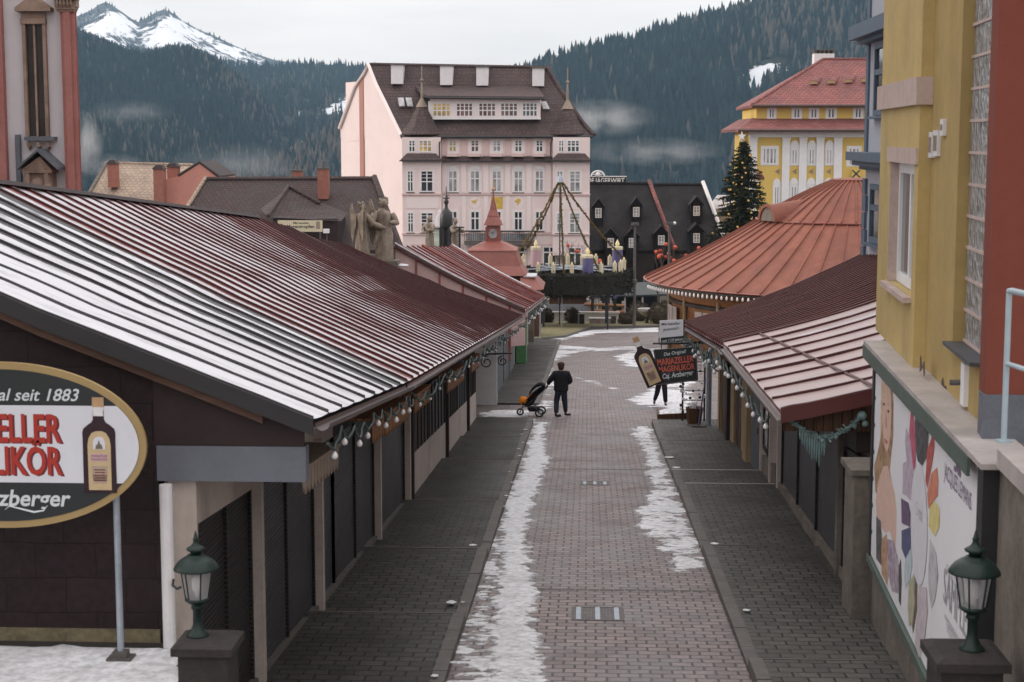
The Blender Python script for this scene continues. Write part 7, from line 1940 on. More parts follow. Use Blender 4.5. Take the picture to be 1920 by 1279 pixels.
for p0 in (1456, 1488, 1519, 1552):
    mb = MB(); cx = yx(p0 + 3); mb.bpoly(VB, [(cx + .25 * math.cos(k * 1.05) * (1 if k % 2 else .5), yz(322) + .28 * math.sin(k * 1.05) * (1 if k % 2 else .5)) for k in range(6)], .001, .05); mb.build('relief', M['beigewood'], t)
for z_, w in ((328, .12), (392, .15)):
    mb = MB(); mb.bx(VB, yx(1596), yz(z_), yx(1640), yz(z_) + .01, .001, .02)
# crossed black logo sign
s_ = thing('cross_sign', 'yellow square sign with a black crossed emblem on the yellow hotel front', 'sign', (yx(1605), YY - .4, yz(326)))
mb = MB(); mb.bx(VB, yx(1596), yz(335), yx(1613), yz(317), .30, .42); mb.build('board', M['hotelyellow'], s_)
mb = MB(); cx, cz = yx(1604.5), yz(326); h = .33
for s in (-1, 1):
    w = Vector((.10, 0, 0)); mb.bpoly(VB, [(cx - h * s - .07, cz - h), (cx - h * s + .10, cz - h), (cx + h * s + .07, cz + h), (cx + h * s - .10, cz + h)], .421 + .004 * s, .445 + .004 * s)
mb.bpoly(VB, [(cx - .12, cz), (cx + .12, cz), (cx + .12, cz + .05), (cx - .12, cz + .05)], .42, .44); mb.build('emblem', M['signblack'], s_)
# round corner turret
c0 = Vector((yx(1414), YY + 1.2, 0)); r_ = 1.25
mb = MB(); mb.lathe([(r_, FLAT), (r_, yz(337))], c0, 20); mb.build('turret', M['hotelyellow'], t, smooth=True)
mb = MB(); mb.lathe([(r_ + .3, yz(337)), (r_ + .28, yz(333)), (r_ + .02, yz(318)), (r_ * .6, yz(306)), (.1, yz(301))], c0, 20); mb.build('turret_roof', M['tilered'], t, smooth=True)
mb = MB(); mb.lathe([(r_ + .05, yz(352)), (r_ + .05, yz(337.5))], c0, 20); mb.build('turret_band', M['white'], t, smooth=True)
# grey roof glimpsed behind the fir
q = thing('grey_roof_house', 'low house with a grey roof glimpsed behind the decorated fir', 'house', (PY(1360, 380, 175).x, 175, FLAT))
a, b_ = PY(1325, 392, 175), PY(1440, 392, 175); mb = MB(); mb.poly([a, b_, PY(1420, 368, 181), PY(1345, 366, 181)], (0, 0, -.3)); mb.build('roof', M['capsheet'], q)
mb = MB(); mb.box(a.x + .4, 175.4, FLAT, b_.x - .4, 186, a.z - .35); mb.build('wall', M['cream'], q)
# ------------------------------------------------------------------ small clock turret kiosk behind the left stalls
YK = 108.0
def kx(px): return PY(px, 480, YK).x
def kz(py): return PY(940, py, YK).z
t = thing('clock_kiosk', 'red sheet roofed kiosk with a small clock turret and spire', 'kiosk', (kx(925), YK, gz(YK)))
cx = kx(922); cy = YK + 1.9
def hw(px0, px1): return (kx(px1) - kx(px0)) / 2 / math.cos(math.pi / 4)
Q4 = math.pi / 4
mb = MB(); mb.lathe([(hw(858, 988), kz(517)), (hw(869, 976), kz(500)), (hw(877, 966), kz(472))], (cx, cy, 0), 4, rot=Q4); mb.build('mansard_roof', M['redsheet'], t)
mb = MB(); mb.lathe([(hw(875, 968), kz(472.5)), (hw(876, 967), kz(470.5)), (hw(900, 945), kz(459)), (hw(911, 934), kz(455))], (cx, cy, 0), 4, rot=Q4); mb.build('upper_roof', M['redsheet'], t)
r_ = hw(912, 936)
mb = MB(); mb.lathe([(r_, kz(457)), (r_, kz(426))], (cx, cy, 0), 4, rot=Q4); tw = mb.build('turret', M['redsheet'], t)
yf = cy - r_ * .7072
fb = front(yf)
mb = MB(); mb.bpoly(fb, [(cx + .30 * math.cos(a), kz(441) + .32 * math.sin(a)) for a in np.linspace(0, 6.283, 21)[:-1]], .001, .03); ck = mb.build('clock_face', M['panelite'], tw)
mb = MB(); mb.tube([fb.P(cx, kz(441), .04), fb.P(cx + .12, kz(441) + .2, .04)], .02, 4); mb.tube([fb.P(cx, kz(441), .04), fb.P(cx - .1, kz(441) + .1, .04)], .02, 4); mb.build('clock_hand', M['ironblack'], ck)
mb = MB()
for s in (-1, 1): mb.bx(fb, cx + s * .44 - .07, kz(456), cx + s * .44 + .07, kz(428), .001, .05)
mb.build('turret_post', M['redsheet'], tw)
mb = MB(); mb.lathe([(hw(905, 940), kz(425.5)), (hw(906, 939), kz(423)), (hw(912, 934), kz(410)), (hw(912, 934), kz(408)), (hw(916, 929), kz(396)), (hw(916, 929), kz(395)), (.22, kz(385)), (.07, kz(372)), (.06, kz(360))], (cx, cy, 0), 4, rot=Q4); sp = mb.build('spire_roof', M['redsheet'], tw)
mb = MB(); mb.lathe([(.05, kz(361)), (.14, kz(357)), (.05, kz(353)), (.03, kz(335))], (cx, cy, 0), 8); mb.build('finial', M['cork'], sp)
mb = MB(); rw_ = hw(866, 980)
mb.lathe([(rw_ * .92, gz(YK) - 1.5), (rw_ * .92, kz(513))], (cx, cy, 0), 4, rot=Q4); mb.build('wall', M['midwood'], t)
a, b_ = PY(975, 521, YK - 1), PY(1019, 522, YK - 1)
mb = MB(); mb.hexa([(a.x, YK - 1.2, kz(543)), (b_.x, YK - 1.2, kz(540)), (b_.x, YK + 4, kz(540)), (a.x, YK + 4, kz(543)), (a.x, YK - .2, kz(517)), (b_.x - .6, YK - .2, kz(521)), (b_.x - .6, YK + 3, kz(521)), (a.x, YK + 3, kz(517))]); mb.build('lean_to_roof', M['redsheet'], t)
mb = MB(); mb.box(a.x, YK - .9, gz(YK) - 1, b_.x - .3, YK + 3.6, kz(542)); mb.build('lean_to_wall', M['midwood'], t)
mb = MB(); mb.box(a.x + .2, YK - .35, kz(519.5), b_.x - .5, YK + 2, kz(517)); mb.build('roof_snow', M['snow'], t)

# ------------------------------------------------------------------ domed column and advertising pillar
YC = 112.0
def cx_(px): return PY(px, 430, YC).x
def cz_(py): return PY(837, py, YC).z
t = thing('domed_shrine', 'dark domed wayside shrine with a tall thin cross finial', 'shrine', (cx_(837), YC, gz(YC)))
mb = MB(); c0 = (cx_(837), YC, 0); rD = (cx_(849) - cx_(825)) / 2
mb.lathe([(rD * .98, cz_(428)), (rD * 1.04, cz_(424)), (rD, cz_(412)), (rD * .93, cz_(404)), (rD * .72, cz_(397)), (rD * .4, cz_(393)), (.12, cz_(390)), (.09, cz_(384)), (.18, cz_(380)), (.14, cz_(376)), (.05, cz_(372)), (.035, cz_(350))], c0, 16); mb.build('dome', M['black'], t, smooth=True)
mb = MB(); mb.tube([(cx_(831), YC, cz_(372)), (cx_(843), YC, cz_(372))], .05, 5); mb.tube([(cx_(833), YC, cz_(378)), (cx_(841), YC, cz_(366))], .03, 5); mb.build('cross_finial', M['ironblack'], t)
mb = MB()
for a in np.linspace(0, 6.283, 7)[:-1]: mb.tube([(c0[0] + rD * .85 * math.cos(a), YC + rD * .85 * math.sin(a), gz(YC) - .5), (c0[0] + rD * .85 * math.cos(a), YC + rD * .85 * math.sin(a), cz_(427))], .13, 6)
mb.lathe([(rD * .62, gz(YC) - .5), (rD * .62, cz_(427))], c0, 10); mb.build('shaft', M['ironblack'], t)
t = thing('advertising_pillar', 'pale green round advertising pillar with a white dome beside the shrine', 'pillar', (cx_(820), YC + 2, gz(YC)))
c1 = (cx_(820), YC + 2, 0); r1 = .36
mb = MB(); mb.lathe([(r1, gz(YC) - .5), (r1, cz_(430))], c1, 18); mb.build('drum', plain('pale green poster paper', (.40, .47, .38), .7, .25, 2.5), t, smooth=True)
mb = MB(); mb.lathe([(r1 * 1.35, cz_(431)), (r1 * 1.35, cz_(427)), (r1 * .9, cz_(425)), (r1 * .85, cz_(412)), (r1 * .3, cz_(402)), (.05, cz_(396))], c1, 18); mb.build('dome', M['church'], t, smooth=True)

# ------------------------------------------------------------------ stone statues
def statue(label, px, ptop, pbot, D, wings, turn=0.0, arms=0, grp='sandstone statues behind the left roofs'):
    top, bot = PY(px, ptop, D), PY(px, pbot, D); h = top.z - bot.z; x, y, z = bot.x, D, bot.z
    t = thing('statue', label, 'statue', (x, y, gz(D)), grp)
    k = h / 1.9; ct, st = math.cos(turn), math.sin(turn)
    def W(a, b_, c): return Vector((x + (a * ct - b_ * st) * k, y + (a * st + b_ * ct) * k, z + c * k))
    mb = MB()
    prof = [(.34, 0), (.37, .08), (.33, .30), (.30, .55), (.31, .80), (.27, 1.0), (.25, 1.10), (.29, 1.25), (.31, 1.42), (.27, 1.50), (.13, 1.56), (.10, 1.62)]
    n = 22
    for r, hh in prof:
        r *= .84
        for j in range(n):
            a = 2 * math.pi * j / n
            fold = 1 + (.16 if hh < 1.05 else .06) * math.sin(a * 6 + hh * 2.5) * (1 - hh / 2.4) + .05 * math.sin(a * 11 - hh * 5)
            sway = .05 * math.sin(hh * 2.6)
            mb.v.append(tuple(W(r * fold * math.cos(a) + sway, r * .78 * fold * math.sin(a) - (.07 if .3 < hh < .8 else 0) * max(0, -math.sin(a)), hh)))
    for i in range(len(prof) - 1):
        for j in range(n):
            l = (j + 1) % n; mb.f.append((i * n + j, i * n + l, (i + 1) * n + l, (i + 1) * n + j)); mb.m.append(0)
    mb.lathe([(.02, -.15), (.09, -.12), (.115, -.02), (.12, .06), (.10, .13), (.05, .17), (.01, .18)], W(.03, -.03, 1.75), 14, sx=k, sy=k * 1.1)
    nose = W(.03, -.155, 1.74); mb.tube([W(.03, -.15, 1.79), W(.03, -.185, 1.73), W(.03, -.14, 1.71)], [.015 * k, .028 * k, .012 * k], 6)
    b_ = mb.build('figure', M['statue'], t, smooth=True)
    mb = MB()
    for q in range(26):
        a = RND.random() * 6.28; zz = RND.uniform(1.74, 1.92); mb.ball(W(.03 + .115 * math.cos(a), .02 + .12 * abs(math.sin(a)) - .03, zz), RND.uniform(.035, .055) * k, 6, 4)
    mb.build('hair', M['statue'], b_, smooth=True)
    for s in (-1, 1):
        sh = W(s * .29, 0, 1.43)
        if arms == 0: pts = [sh, W(s * .40, -.10, 1.15), W(s * .12, -.34, 1.10 + .08 * s)]
        else: pts = [sh, W(s * .38, -.2, 1.2), W(s * .2, -.42, 1.3)]
        mb = MB(); mb.tube([pts[0], pts[0].lerp(pts[1], .5) + UP * .02, pts[1], pts[1].lerp(pts[2], .6), pts[2]], [.10 * k, .105 * k, .10 * k, .085 * k, .055 * k], 10); mb.ball(pts[2], .06 * k, 8, 6); mb.build('arm', M['statue'], t, smooth=True)
    if wings:
        for s in wings:
            mb = MB(); o = [(.08, 1.35), (.22, 1.62), (.30, 1.88), (.36, 1.80), (.38, 1.45), (.37, 1.0), (.33, .62), (.26, .45), (.18, .75), (.10, 1.05)]
            mb.poly([W(s * a_, .22 + .10 * a_, c) for a_, c in o], Vector((.02, .10, 0)) * k)
            for q in range(5): mb.tube([W(s * (.16 + .07 * q), .20, 1.4 + .07 * q), W(s * (.24 + .055 * q), .22, .62 + .06 * q)], [.03 * k, .015 * k], 5)
            mb.build('wing', M['statue'], t)
    mb = MB(); mb.box(x - .48 * k, y - .4 * k, z - .16 * k, x + .48 * k, y + .4 * k, z + .01); mb.box(x - .40 * k, y - .34 * k, gz(D) - .3, x + .40 * k, y + .34 * k, z - .16 * k - .002); mb.build('pedestal', M['stone'], t)
    return t
statue('weathered angel statue with a curled head and one raised wing, foremost of the statues', 719, 373, 489, 68.0, (-1,), .55)
statue('darker winged angel statue seen from behind, left of the foremost angel', 680, 381, 478, 67.6, (1, -1), 2.4, 0)
statue('small robed statue left of the dark domed shrine', 805, 407, 470, 103.5, (), -.6)
statue('small robed statue holding a dark book right of the domed shrine', 853, 411, 476, 103.0, (), .9, 1)
t = thing('stone_book', 'dark stone tablet held out by the small statue right of the shrine', 'tablet', tuple(PY(862, 430, 102.6)))
a = PY(860, 426, 102.6); mb = MB(); mb.box(a.x - .22, 102.2, a.z - .05, a.x + .36, 102.5, a.z + .02); mb.build('slab', M['ironblack'], t); mb = MB(); mb.box(a.x + .02, 102.3, a.z - 1.7, a.x + .14, 102.4, a.z - .052); mb.build('stand', M['ironblack'], t)
mb = MB(); a = PY(752, 497, 68.2); mb.ball((a.x, 68.2, a.z - .03), .34, 12, 8, sz=.22); tag(mb.build('snow', M['snow'], smooth=True), 'small snow heap beside the foremost statue', None, None, 'stuff')

# ------------------------------------------------------------------ giant advent wreath
YW = 125.0
WC = PY(1073, 505, YW); WRr = 104 / FPX * YW
wz0, wz1 = PY(1073, 556, YW - WRr).z, PY(1073, 512, YW - WRr).z
W_ = thing('advent_wreath', 'giant advent wreath hung on fir garlands with big and small candles', 'wreath', (WC.x, YW, gz(YW)))
mb = MB(); rg = random.Random(5)
for k in range(9000):
    a = rg.random() * 6.283; r = WRr + rg.uniform(-.7, .45); z = lerp(wz0 - .15, wz1 + .05, rg.random())
    p = Vector((WC.x + r * math.cos(a), YW + r * math.sin(a), z)); d = Vector((rg.uniform(-1, 1), rg.uniform(-1, 1), rg.uniform(-1, .6))) * rg.uniform(.18, .42); s = Vector((rg.uniform(-1, 1), rg.uniform(-1, 1), rg.uniform(-1, 1))) * .06
    mb.add([p - s, p + s, p + d])
mb.lathe([(WRr - .45, wz0), (WRr + .3, wz0 + .1), (WRr + .25, wz1 - .25), (WRr, wz1 - .05), (WRr - .5, wz1 - .15), (WRr - .45, wz0)], (WC.x, YW, 0), 40)
mb.build('ring', M['wreath'], W_)
mb = MB()
ap = PY(1050, 336, YW + 1)
for a in (.5, 2.1, 3.7, 5.3): mb.tube([(WC.x + WRr * math.cos(a), YW + WRr * math.sin(a), wz1 + .05), (WC.x - WRr * .9 * math.cos(a + .4), YW - WRr * .9 * math.sin(a + .4), wz1 + .05)], .06, 5)
mb.build('cross_brace', M['galv'], W_)
def candle(px, pt, pb, w, mat, D, big):
    p = PY(px, pb, D); top = PY(px, pt, D); h = top.z - p.z; hf = h * (.22 if not big else .28)
    if big: hc = h - hf
    mb = MB(); r = w / FPX * D / 2
    mb.lathe([(r, -.05), (r, h - hf - .08), (r * .96, h - hf)], p, 14); c = mb.build('candle', M[mat], W_)
    if big:
        mb = MB(); mb.lathe([(r * 1.03, h - hf - .22), (r * 1.04, h - hf - .02), (r * .9, h - hf + .02)], p, 14); mb.build('wax_rim', M['candlecream'], c)
    mb = MB(); f = r * (.42 if big else .5); q = p + UP * (h - hf)
    mb.lathe([(f * .15, 0), (f * .8, hf * .18), (f, hf * .35), (f * .6, hf * .65), (f * .2, hf * .88), (.01, hf)], q, 10); mb.build('flame', M['flame'], c, smooth=True)
z7 = lambda x: 960 + x / 5.33
def y7(y): return 400 + y / 5.33
Df, Db = YW - WRr * .9, YW + WRr * .8
for x, pt, pb, D in ((113, 405, 525, YW - .8), (118, 455, 560, YW - 1.6), (260, 485, 590, Df + .9), (413, 485, 618, Df + .1), (598, 487, 615, Df - .1), (890, 480, 608, Df + .3), (1027, 473, 598, Df + 1.2), (1085, 462, 592, YW - 2.0), (1118, 438, 572, YW - .7),
                     (383, 400, 522, Db), (558, 400, 522, Db + .5), (702, 405, 522, Db + .5), (838, 402, 522, Db + .3), (977, 412, 515, Db - .4)):
    candle(z7(x), y7(pt), y7(pb), 8, 'candlecream', D, False)
candle(z7(238), y7(262), y7(530), 19, 'candlepink', YW + .6, True); candle(z7(757), y7(338), y7(626), 20, 'candleblue', Df + .1, True); candle(z7(1052), y7(262), y7(530), 20, 'candleblue', YW + 1.8, True); candle(955, 458, 508, 19, 'candleblue', YW - 1.5, True)
gl_ = [(ap, PY(962, 486, YW - 1.4)), (ap, PY(985, 470, YW + 2.5)), (ap, PY(1058, 532, YW - WRr + .2)), (ap, PY(1130, 520, YW - 3.0)), (ap, PY(1176, 492, YW + .8))]
for a, b_ in gl_:
    mb = MB(); L_ = (b_ - a).length; n = int(L_ / .03)
    side = (b_ - a).normalized()
    for k in range(n):
        f = k / n; p = a.lerp(b_, f) - UP * .35 * math.sin(math.pi * f) * (1 if abs(a.x - b_.x) > 1 else 0)
        ph = f * L_ * 5.0
        rad = .13 * (.6 + .4 * abs(math.sin(ph)))
        an = rg.random() * 6.283
        d = side.orthogonal().normalized(); d = Matrix.Rotation(an, 3, side) @ d
        q = p + d * rad * rg.uniform(.3, 1.15); s = side * rg.uniform(.06, .14)
        mb.add([p + d * .03, q - s, q + s])
    mb.tube([a.lerp(b_, f) - UP * .35 * math.sin(math.pi * f) * (1 if abs(a.x - b_.x) > 1 else 0) for f in np.linspace(0, 1, 12)], .06, 6)
    mb.build('garland', M['garland'], W_)
mb = MB(); mb.lathe([(.28, -.25), (.20, .1), (.04, .35)], ap, 10); mb.build('apex_cap', M['galv'], W_)
mb = MB(); mb.tube([(ap.x + .25, YW - WRr + .5, gz(YW)), (ap.x + .25, YW - WRr + .5, PY(1057, 530, YW - WRr).z)], .035, 6); mb.ball((ap.x + .25, YW - WRr + .5, PY(1057, 541, YW - WRr).z), .13); mb.build('anchor_pole', M['galv'], W_)
mb = MB(); mb.tube([ap, Vector((ap.x, ap.y, gz(YW)))], .05, 6); mb.build('mast', M['ironblack'], W_)
for a in (.9, 2.3, 4.2, 5.4): mb = MB(); mb.tube([(WC.x + WRr * math.cos(a), YW + WRr * math.sin(a), gz(YW)), (WC.x + WRr * math.cos(a), YW + WRr * math.sin(a), wz0 + .1)], .07, 6); mb.build('leg', M['ironblack'], W_)

# ------------------------------------------------------------------ furniture and planting of the square
def lamp_post(label, px, pt, pb, D, arm):
    p = PY(px, pb, D); p.z = min(p.z, gz(D)) if False else p.z; h = PY(px, pt, D).z
    zg = gz(D)
    t = thing('lamp_post', label, 'lamp post', (p.x, D, zg), 'dark lamp posts on the square')
    mb = MB(); mb.tube([(p.x, D, zg - .2), (p.x, D, h)], [.13, .09], 8); mb.build('pole', M['iron'], t)
    mb = MB(); mb.box(p.x - arm, D - .12, h, p.x + arm, D + .12, h + .12); mb.box(p.x - arm, D - .2, h - .10, p.x - arm + .35, D + .2, h - .002); mb.box(p.x + arm - .35, D - .2, h - .10, p.x + arm, D + .2, h - .002); mb.build('head', M['iron'], t)
    mb = MB(); mz = lerp(zg, h, .43); mb.lathe([(.16, mz), (.20, mz + .1), (.20, mz + .3), (.15, mz + .36)], (p.x, D, 0), 8); mb.build('collar', M['iron'], t)
    return t
lamp_post('nearer dark lamp post with a small T head, right of the wreath', 1189, 421, 612, 124.0, .30)
lamp_post('farther dark lamp post with a small T head in front of the black inn', 1254, 420, 520, 131.0, .30)
t = thing('sphere_lamp', 'small white globe lamp beside the farther lamp post', 'lamp', tuple(PY(1265, 419, 131))); a = PY(1265, 419, 131)
mb = MB(); mb.ball(a, .13, 10, 8); mb.build('globe', M['bulb'], t, smooth=True); mb = MB(); mb.tube([a, PY(1256, 421, 131)], .03, 5); mb.build('arm', M['iron'], t)
def shrub(label, px, py, w, h, D, seed, n=900):
    c = PY(px, py, D); k = D / FPX; rx, rz = w * k / 2, h * k / 2; r_ = random.Random(seed)
    mb = MB(); c.z = gz(D) + rz * .95
    for q in range(n):
        th = r_.random() * 6.283; u = r_.uniform(-.95, 1); s = math.sqrt(1 - u * u); f = r_.uniform(.78, 1.04)
        d = Vector((s * math.cos(th), s * math.sin(th), u)); p = c + Vector((d.x * rx * f, d.y * rx * f, d.z * rz * f))
        tgt = Vector((r_.uniform(-1, 1), r_.uniform(-1, 1), r_.uniform(-1, 1))) * .05
        mb.add([p - tgt, p + tgt, p + d * r_.uniform(.06, .16) + UP * .04])
    mb.lathe([(rx * .80 * math.sin(math.pi * q / 8) + .01, -rz * .80 * math.cos(math.pi * q / 8)) for q in range(9)], c, 12)
    o = thing('shrub', label, 'shrub', (c.x, D, gz(D)), 'clipped winter shrubs at the end of the square')
    mb.build('foliage', M['bush'], o)
    mb = MB(); mb.tube([(c.x, D, gz(D) - .1), (c.x, D, c.z)], .06, 5); mb.build('stem', M['bark'], o)
    return o
shrub('small round clipped shrub beside the far left stalls', 1024, 609, 28, 32, 129.5, 1); shrub('round clipped shrub just left of the dark bollard', 1073, 606, 28, 34, 128.5, 2)
shrub('low round shrub right of the grey cabinet', 1174, 600, 30, 24, 129.0, 3); shrub('broad dark shrub in the middle behind the lamp post', 1197, 577, 44, 42, 134.0, 4); shrub('tall rounded dark shrub beside the pavilion', 1233, 585, 36, 44, 130.0, 5); shrub('flat topped brown shrub behind the wooden railing', 1085, 566, 40, 26, 138.0, 6)
shrub('rear dark shrub against the pavilion wall', 1247, 575, 30, 42, 136.0, 7)
D = 127.5
t = thing('bollard', 'dark grey information bollard with a pale edge at the kerb', 'bollard', tuple(G(1090, 618)))
a, b_ = PY(1085, 617, D), PY(1096, 590, D); zb = gz(D)
mb = MB(); mb.box(a.x + .05, D, zb - .1, b_.x, D + .3, b_.z); mb.build('body', M['ironblack'], t); mb = MB(); mb.box(a.x - .05, D - .05, zb - .1, a.x + .049, D + .3, b_.z + .05); mb.box(a.x + .0495, D - .05, b_.z + .001, b_.x + .02, D + .3, b_.z + .05); mb.build('edge', M['capsheet'], t)
t = thing('utility_cabinet', 'wide pale grey cabinet with a small red mark beyond the kerb', 'cabinet', tuple(PY(1127, 615, 129)))
D = 129.2; a, b_ = PY(1105, 616, D), PY(1147, 600, D)
mb = MB(); mb.box(a.x, D, gz(D) - .1, b_.x, D + .7, b_.z); c_ = mb.build('body', M['cabinet'], t)
mb = MB(); mb.box(a.x - .06, D - .05, b_.z + .001, b_.x + .06, D + .75, b_.z + .10); mb.build('lid', M['capsheet'], t)
mb = MB(); q = PY(1122, 604, D); mb.box(q.x - .1, D - .012, q.z - .05, q.x + .14, D - .001, q.z + .05); mb.build('mark', M['redball'], c_)
mb = MB(); q = PY(1134, 611, D); mb.box(q.x - .05, D - .012, q.z - .12, q.x + .05, D - .001, q.z + .12); mb.build('lock', M['ironblack'], c_)
t = thing('waste_bin', 'small dark bin next to the pale cabinet', 'bin', tuple(PY(1150, 614, 129)))
a = PY(1150, 610, D); mb = MB(); mb.lathe([(.19, gz(D)), (.21, gz(D) + .75), (.23, gz(D) + .77), (.2, gz(D) + .8)], (a.x, D, 0), 10); mb.build('body', M['iron'], t); mb = MB(); mb.lathe([(.235, gz(D) + .801), (.1, gz(D) + .87), (.02, gz(D) + .88)], (a.x, D, 0), 10); mb.build('lid', M['ironblack'], t)
t = thing('low_wall', 'low pale wall with dark panels behind the clipped shrubs', 'wall', tuple(PY(1055, 600, 132)))
D = 132.0; a, b_ = PY(1012, 605, D), PY(1160, 590, D)
mb = MB(); mb.box(a.x, D, gz(D) - .2, b_.x, D + .3, PY(1050, 588, D).z); mb.build('body', M['cabinet'], t)
mb = MB(); mb.box(a.x - .1, D - .08, PY(1050, 588, D).z + .001, b_.x + .1, D + .38, PY(1050, 586.5, D).z + .06); mb.build('coping', M['capsheet'], t)
t = thing('covered_stand', 'stand under a sagging dark blue grey cover behind the low wall', 'stand', tuple(PY(1050, 590, 133)))
D = 133.5; a, b_, c, d = PY(1016, 585, D), PY(1104, 583, D), PY(1098, 571, D + 4), PY(1028, 571, D + 4)
def sag(u, v): 
    p = a.lerp(b_, u).lerp(d.lerp(c, u), v); return p - UP * .18 * math.sin(math.pi * u * 3) ** 2 * (1 - v) + UP * .1 * math.sin(v * 3)
mb = MB(); mb.grid(sag, np.linspace(0, 1, 14), np.linspace(0, 1, 6)); mb.grid(lambda u, v: sag(u, v) - UP * .06, np.linspace(0, 1, 14), np.linspace(0, 1, 6)); mb.build('cover', M['tarp'], t)
mb = MB(); mb.box(a.x + .3, D + .4, gz(D), b_.x - .3, D + 3, a.z - .3); mb.build('counter', M['darkwood'], t)
t = thing('wooden_railing', 'two bar orange brown wooden railing with pale posts under the wreath', 'railing', tuple(PY(1135, 590, 134)))
D = 136.0
for py in (571.5, 583):
    mb = MB(); a, b_ = PY(1096, py - .6, D), PY(1171, py + 2.6, D); mb.tube([a, b_], .13, 8); mb.build('bar', M['railwood'], t)
for px in (1108, 1126, 1146, 1168):
    a = PY(px, 588, D); mb = MB(); mb.box(a.x - .10, D + .14, FLAT, a.x + .10, D + .3, PY(px, 566, D).z); mb.build('post', M['capsheet'], t)
for px, lab in ((1111, 'blue tipped dark post at the left end of the wooden railing'), (1153, 'blue tipped dark post at the right end of the wooden railing')):
    t = thing('marker_post', lab, 'post', tuple(PY(px, 590, 134)))
    a = PY(px, 560, 134.8); mb = MB(); mb.box(a.x - .12, 134.8, FLAT, a.x + .12, 135, a.z); mb.build('shaft', M['ironblack'], t); mb = MB(); mb.box(a.x - .13, 134.78, a.z + .001, a.x + .13, 135.02, a.z + .45); mb.build('tip', M['candleblue'], t)
t = thing('market_tent', 'dark green grey canopy tent with pale poles behind the wreath', 'tent', tuple(PY(1190, 560, 140)))
D = 141.0; a, b_ = PY(1118, 556, D), PY(1250, 552, D); c, d = PY(1240, 528, D + 5), PY(1150, 532, D + 5)
mb = MB(); mb.poly([a, b_, c, d], (0, 0, -.15)); mb.poly([d, c, Vector((b_.x, D + 11, b_.z)), Vector((a.x, D + 11, a.z))], (0, 0, -.15)); mb.build('canopy', M['tentroof'], t)
mb = MB(); mb.box(a.x + .4, D + 4, FLAT, b_.x - .4, D + 10, a.z - .2); mb.build('back_wall', M['tarp'], t)
for px in (1120, 1145, 1172, 1205, 1235): q = PY(px, 560, D); mb = MB(); mb.box(q.x - .07, D + .1, FLAT, q.x + .07, D + .24, a.z - .1); mb.build('pole', M['capsheet'], t)
t = thing('stone_fountain', 'pale stone basin on a dark foot among the shrubs', 'fountain', tuple(PY(1213, 590, 131)))
D = 131.0; a = PY(1213, 586, D); mb = MB(); mb.lathe([(.15, a.z - .35), (.5, a.z - .15), (.72, a.z + .10), (.74, a.z + .3), (.6, a.z + .3), (.3, a.z + .05)], (a.x, D, 0), 16); mb.build('basin', M['capsheet'], t); mb = MB(); mb.tube([(a.x, D, gz(D) - .1), (a.x, D, a.z - .3)], .14, 8); mb.build('foot', M['iron'], t)
# brown hut behind
t = thing('wooden_hut', 'low brown wooden hut under the left side of the wreath', 'hut', tuple(PY(1060, 570, 145)))
D = 145.0; a, b_ = PY(1030, 575, D), PY(1100, 555, D); mb = MB(); mb.box(a.x, D, FLAT, b_.x, D + 4, b_.z); mb.build('wall', M['midwood'], t); mb = MB(); mb.poly([(a.x - .4, D - .5, b_.z), (b_.x + .4, D - .5, b_.z), (b_.x + .4, D + 2, b_.z + 1.0), (a.x - .4, D + 2, b_.z + 1.0)], (0, 0, .12)); mb.build('roof', M['tileblack'], t)

# --- decorated fir
D = 118.0 + 14
c = PY(1391, 440, D); top = PY(1391, 262, D); t = thing('christmas_tree', 'tall dark fir hung with gold baubles and topped by a white star', 'fir tree', (c.x, D, FLAT))
mb = MB(); mb.tube([(c.x, D, FLAT - .1), (c.x, D, top.z - .2)], [.26, .03], 8); mb.build('trunk', M['bark'], t)
rg = random.Random(9); mb = MB(); tips = []
H_ = top.z - FLAT; z = FLAT + 1.0
while z < top.z - .15:
    f = (top.z - z) / H_; R0_ = 4.3 * f ** .72 + .10; nb = int(11 + 9 * f)
    for q in range(nb):
        a = rg.random() * 6.283; L_ = R0_ * rg.uniform(.72, 1.12); dr = rg.uniform(-.34, -.10)
        tip = Vector((c.x + L_ * math.cos(a), D + L_ * math.sin(a), z + L_ * dr + .12 * L_)); b0 = Vector((c.x, D, z + .1))
        tips.append(tip)
        m_ = max(5, int(L_ * 11))
        for s in range(m_):
            u = (s + .6) / m_; p = b0.lerp(tip, u); w = .46 * (1 - u * .5)
            for e in range(3):
                d = Vector((rg.uniform(-1, 1), rg.uniform(-1, 1), rg.uniform(-.8, .45))).normalized() * w * rg.uniform(.5, 1.1); sd = Vector((rg.uniform(-1, 1), rg.uniform(-1, 1), rg.uniform(-1, 1))) * .085
                mb.add([p - sd, p + sd, p + d])
    z += .26 + .16 * f
mb.build('crown', M['fir'], t)
for k in range(95):
    p = rg.choice(tips); 
    if p.y > D + .8: p = Vector((p.x, 2 * D - p.y, p.z))
    b_ = MB(); b_.ball(p + Vector((rg.uniform(-.1, .1), -.08, -.08)), rg.uniform(.055, .10), 8, 6); b_.build('bauble', M['gold'], t, smooth=True)
mb = MB(); sp_ = PY(1391, 256, D); pts = []
for k in range(10): a = math.pi / 2 + k * math.pi / 5; r_ = .36 if k % 2 == 0 else .14; pts.append((sp_.x + r_ * math.cos(a), D - .05, sp_.z + r_ * 1.1 * math.sin(a)))
mb.poly(pts, (0, .1, 0)); mb.tube([(sp_.x, D, top.z - .3), (sp_.x, D, sp_.z)], .03, 5); mb.build('star', M['white'], t)
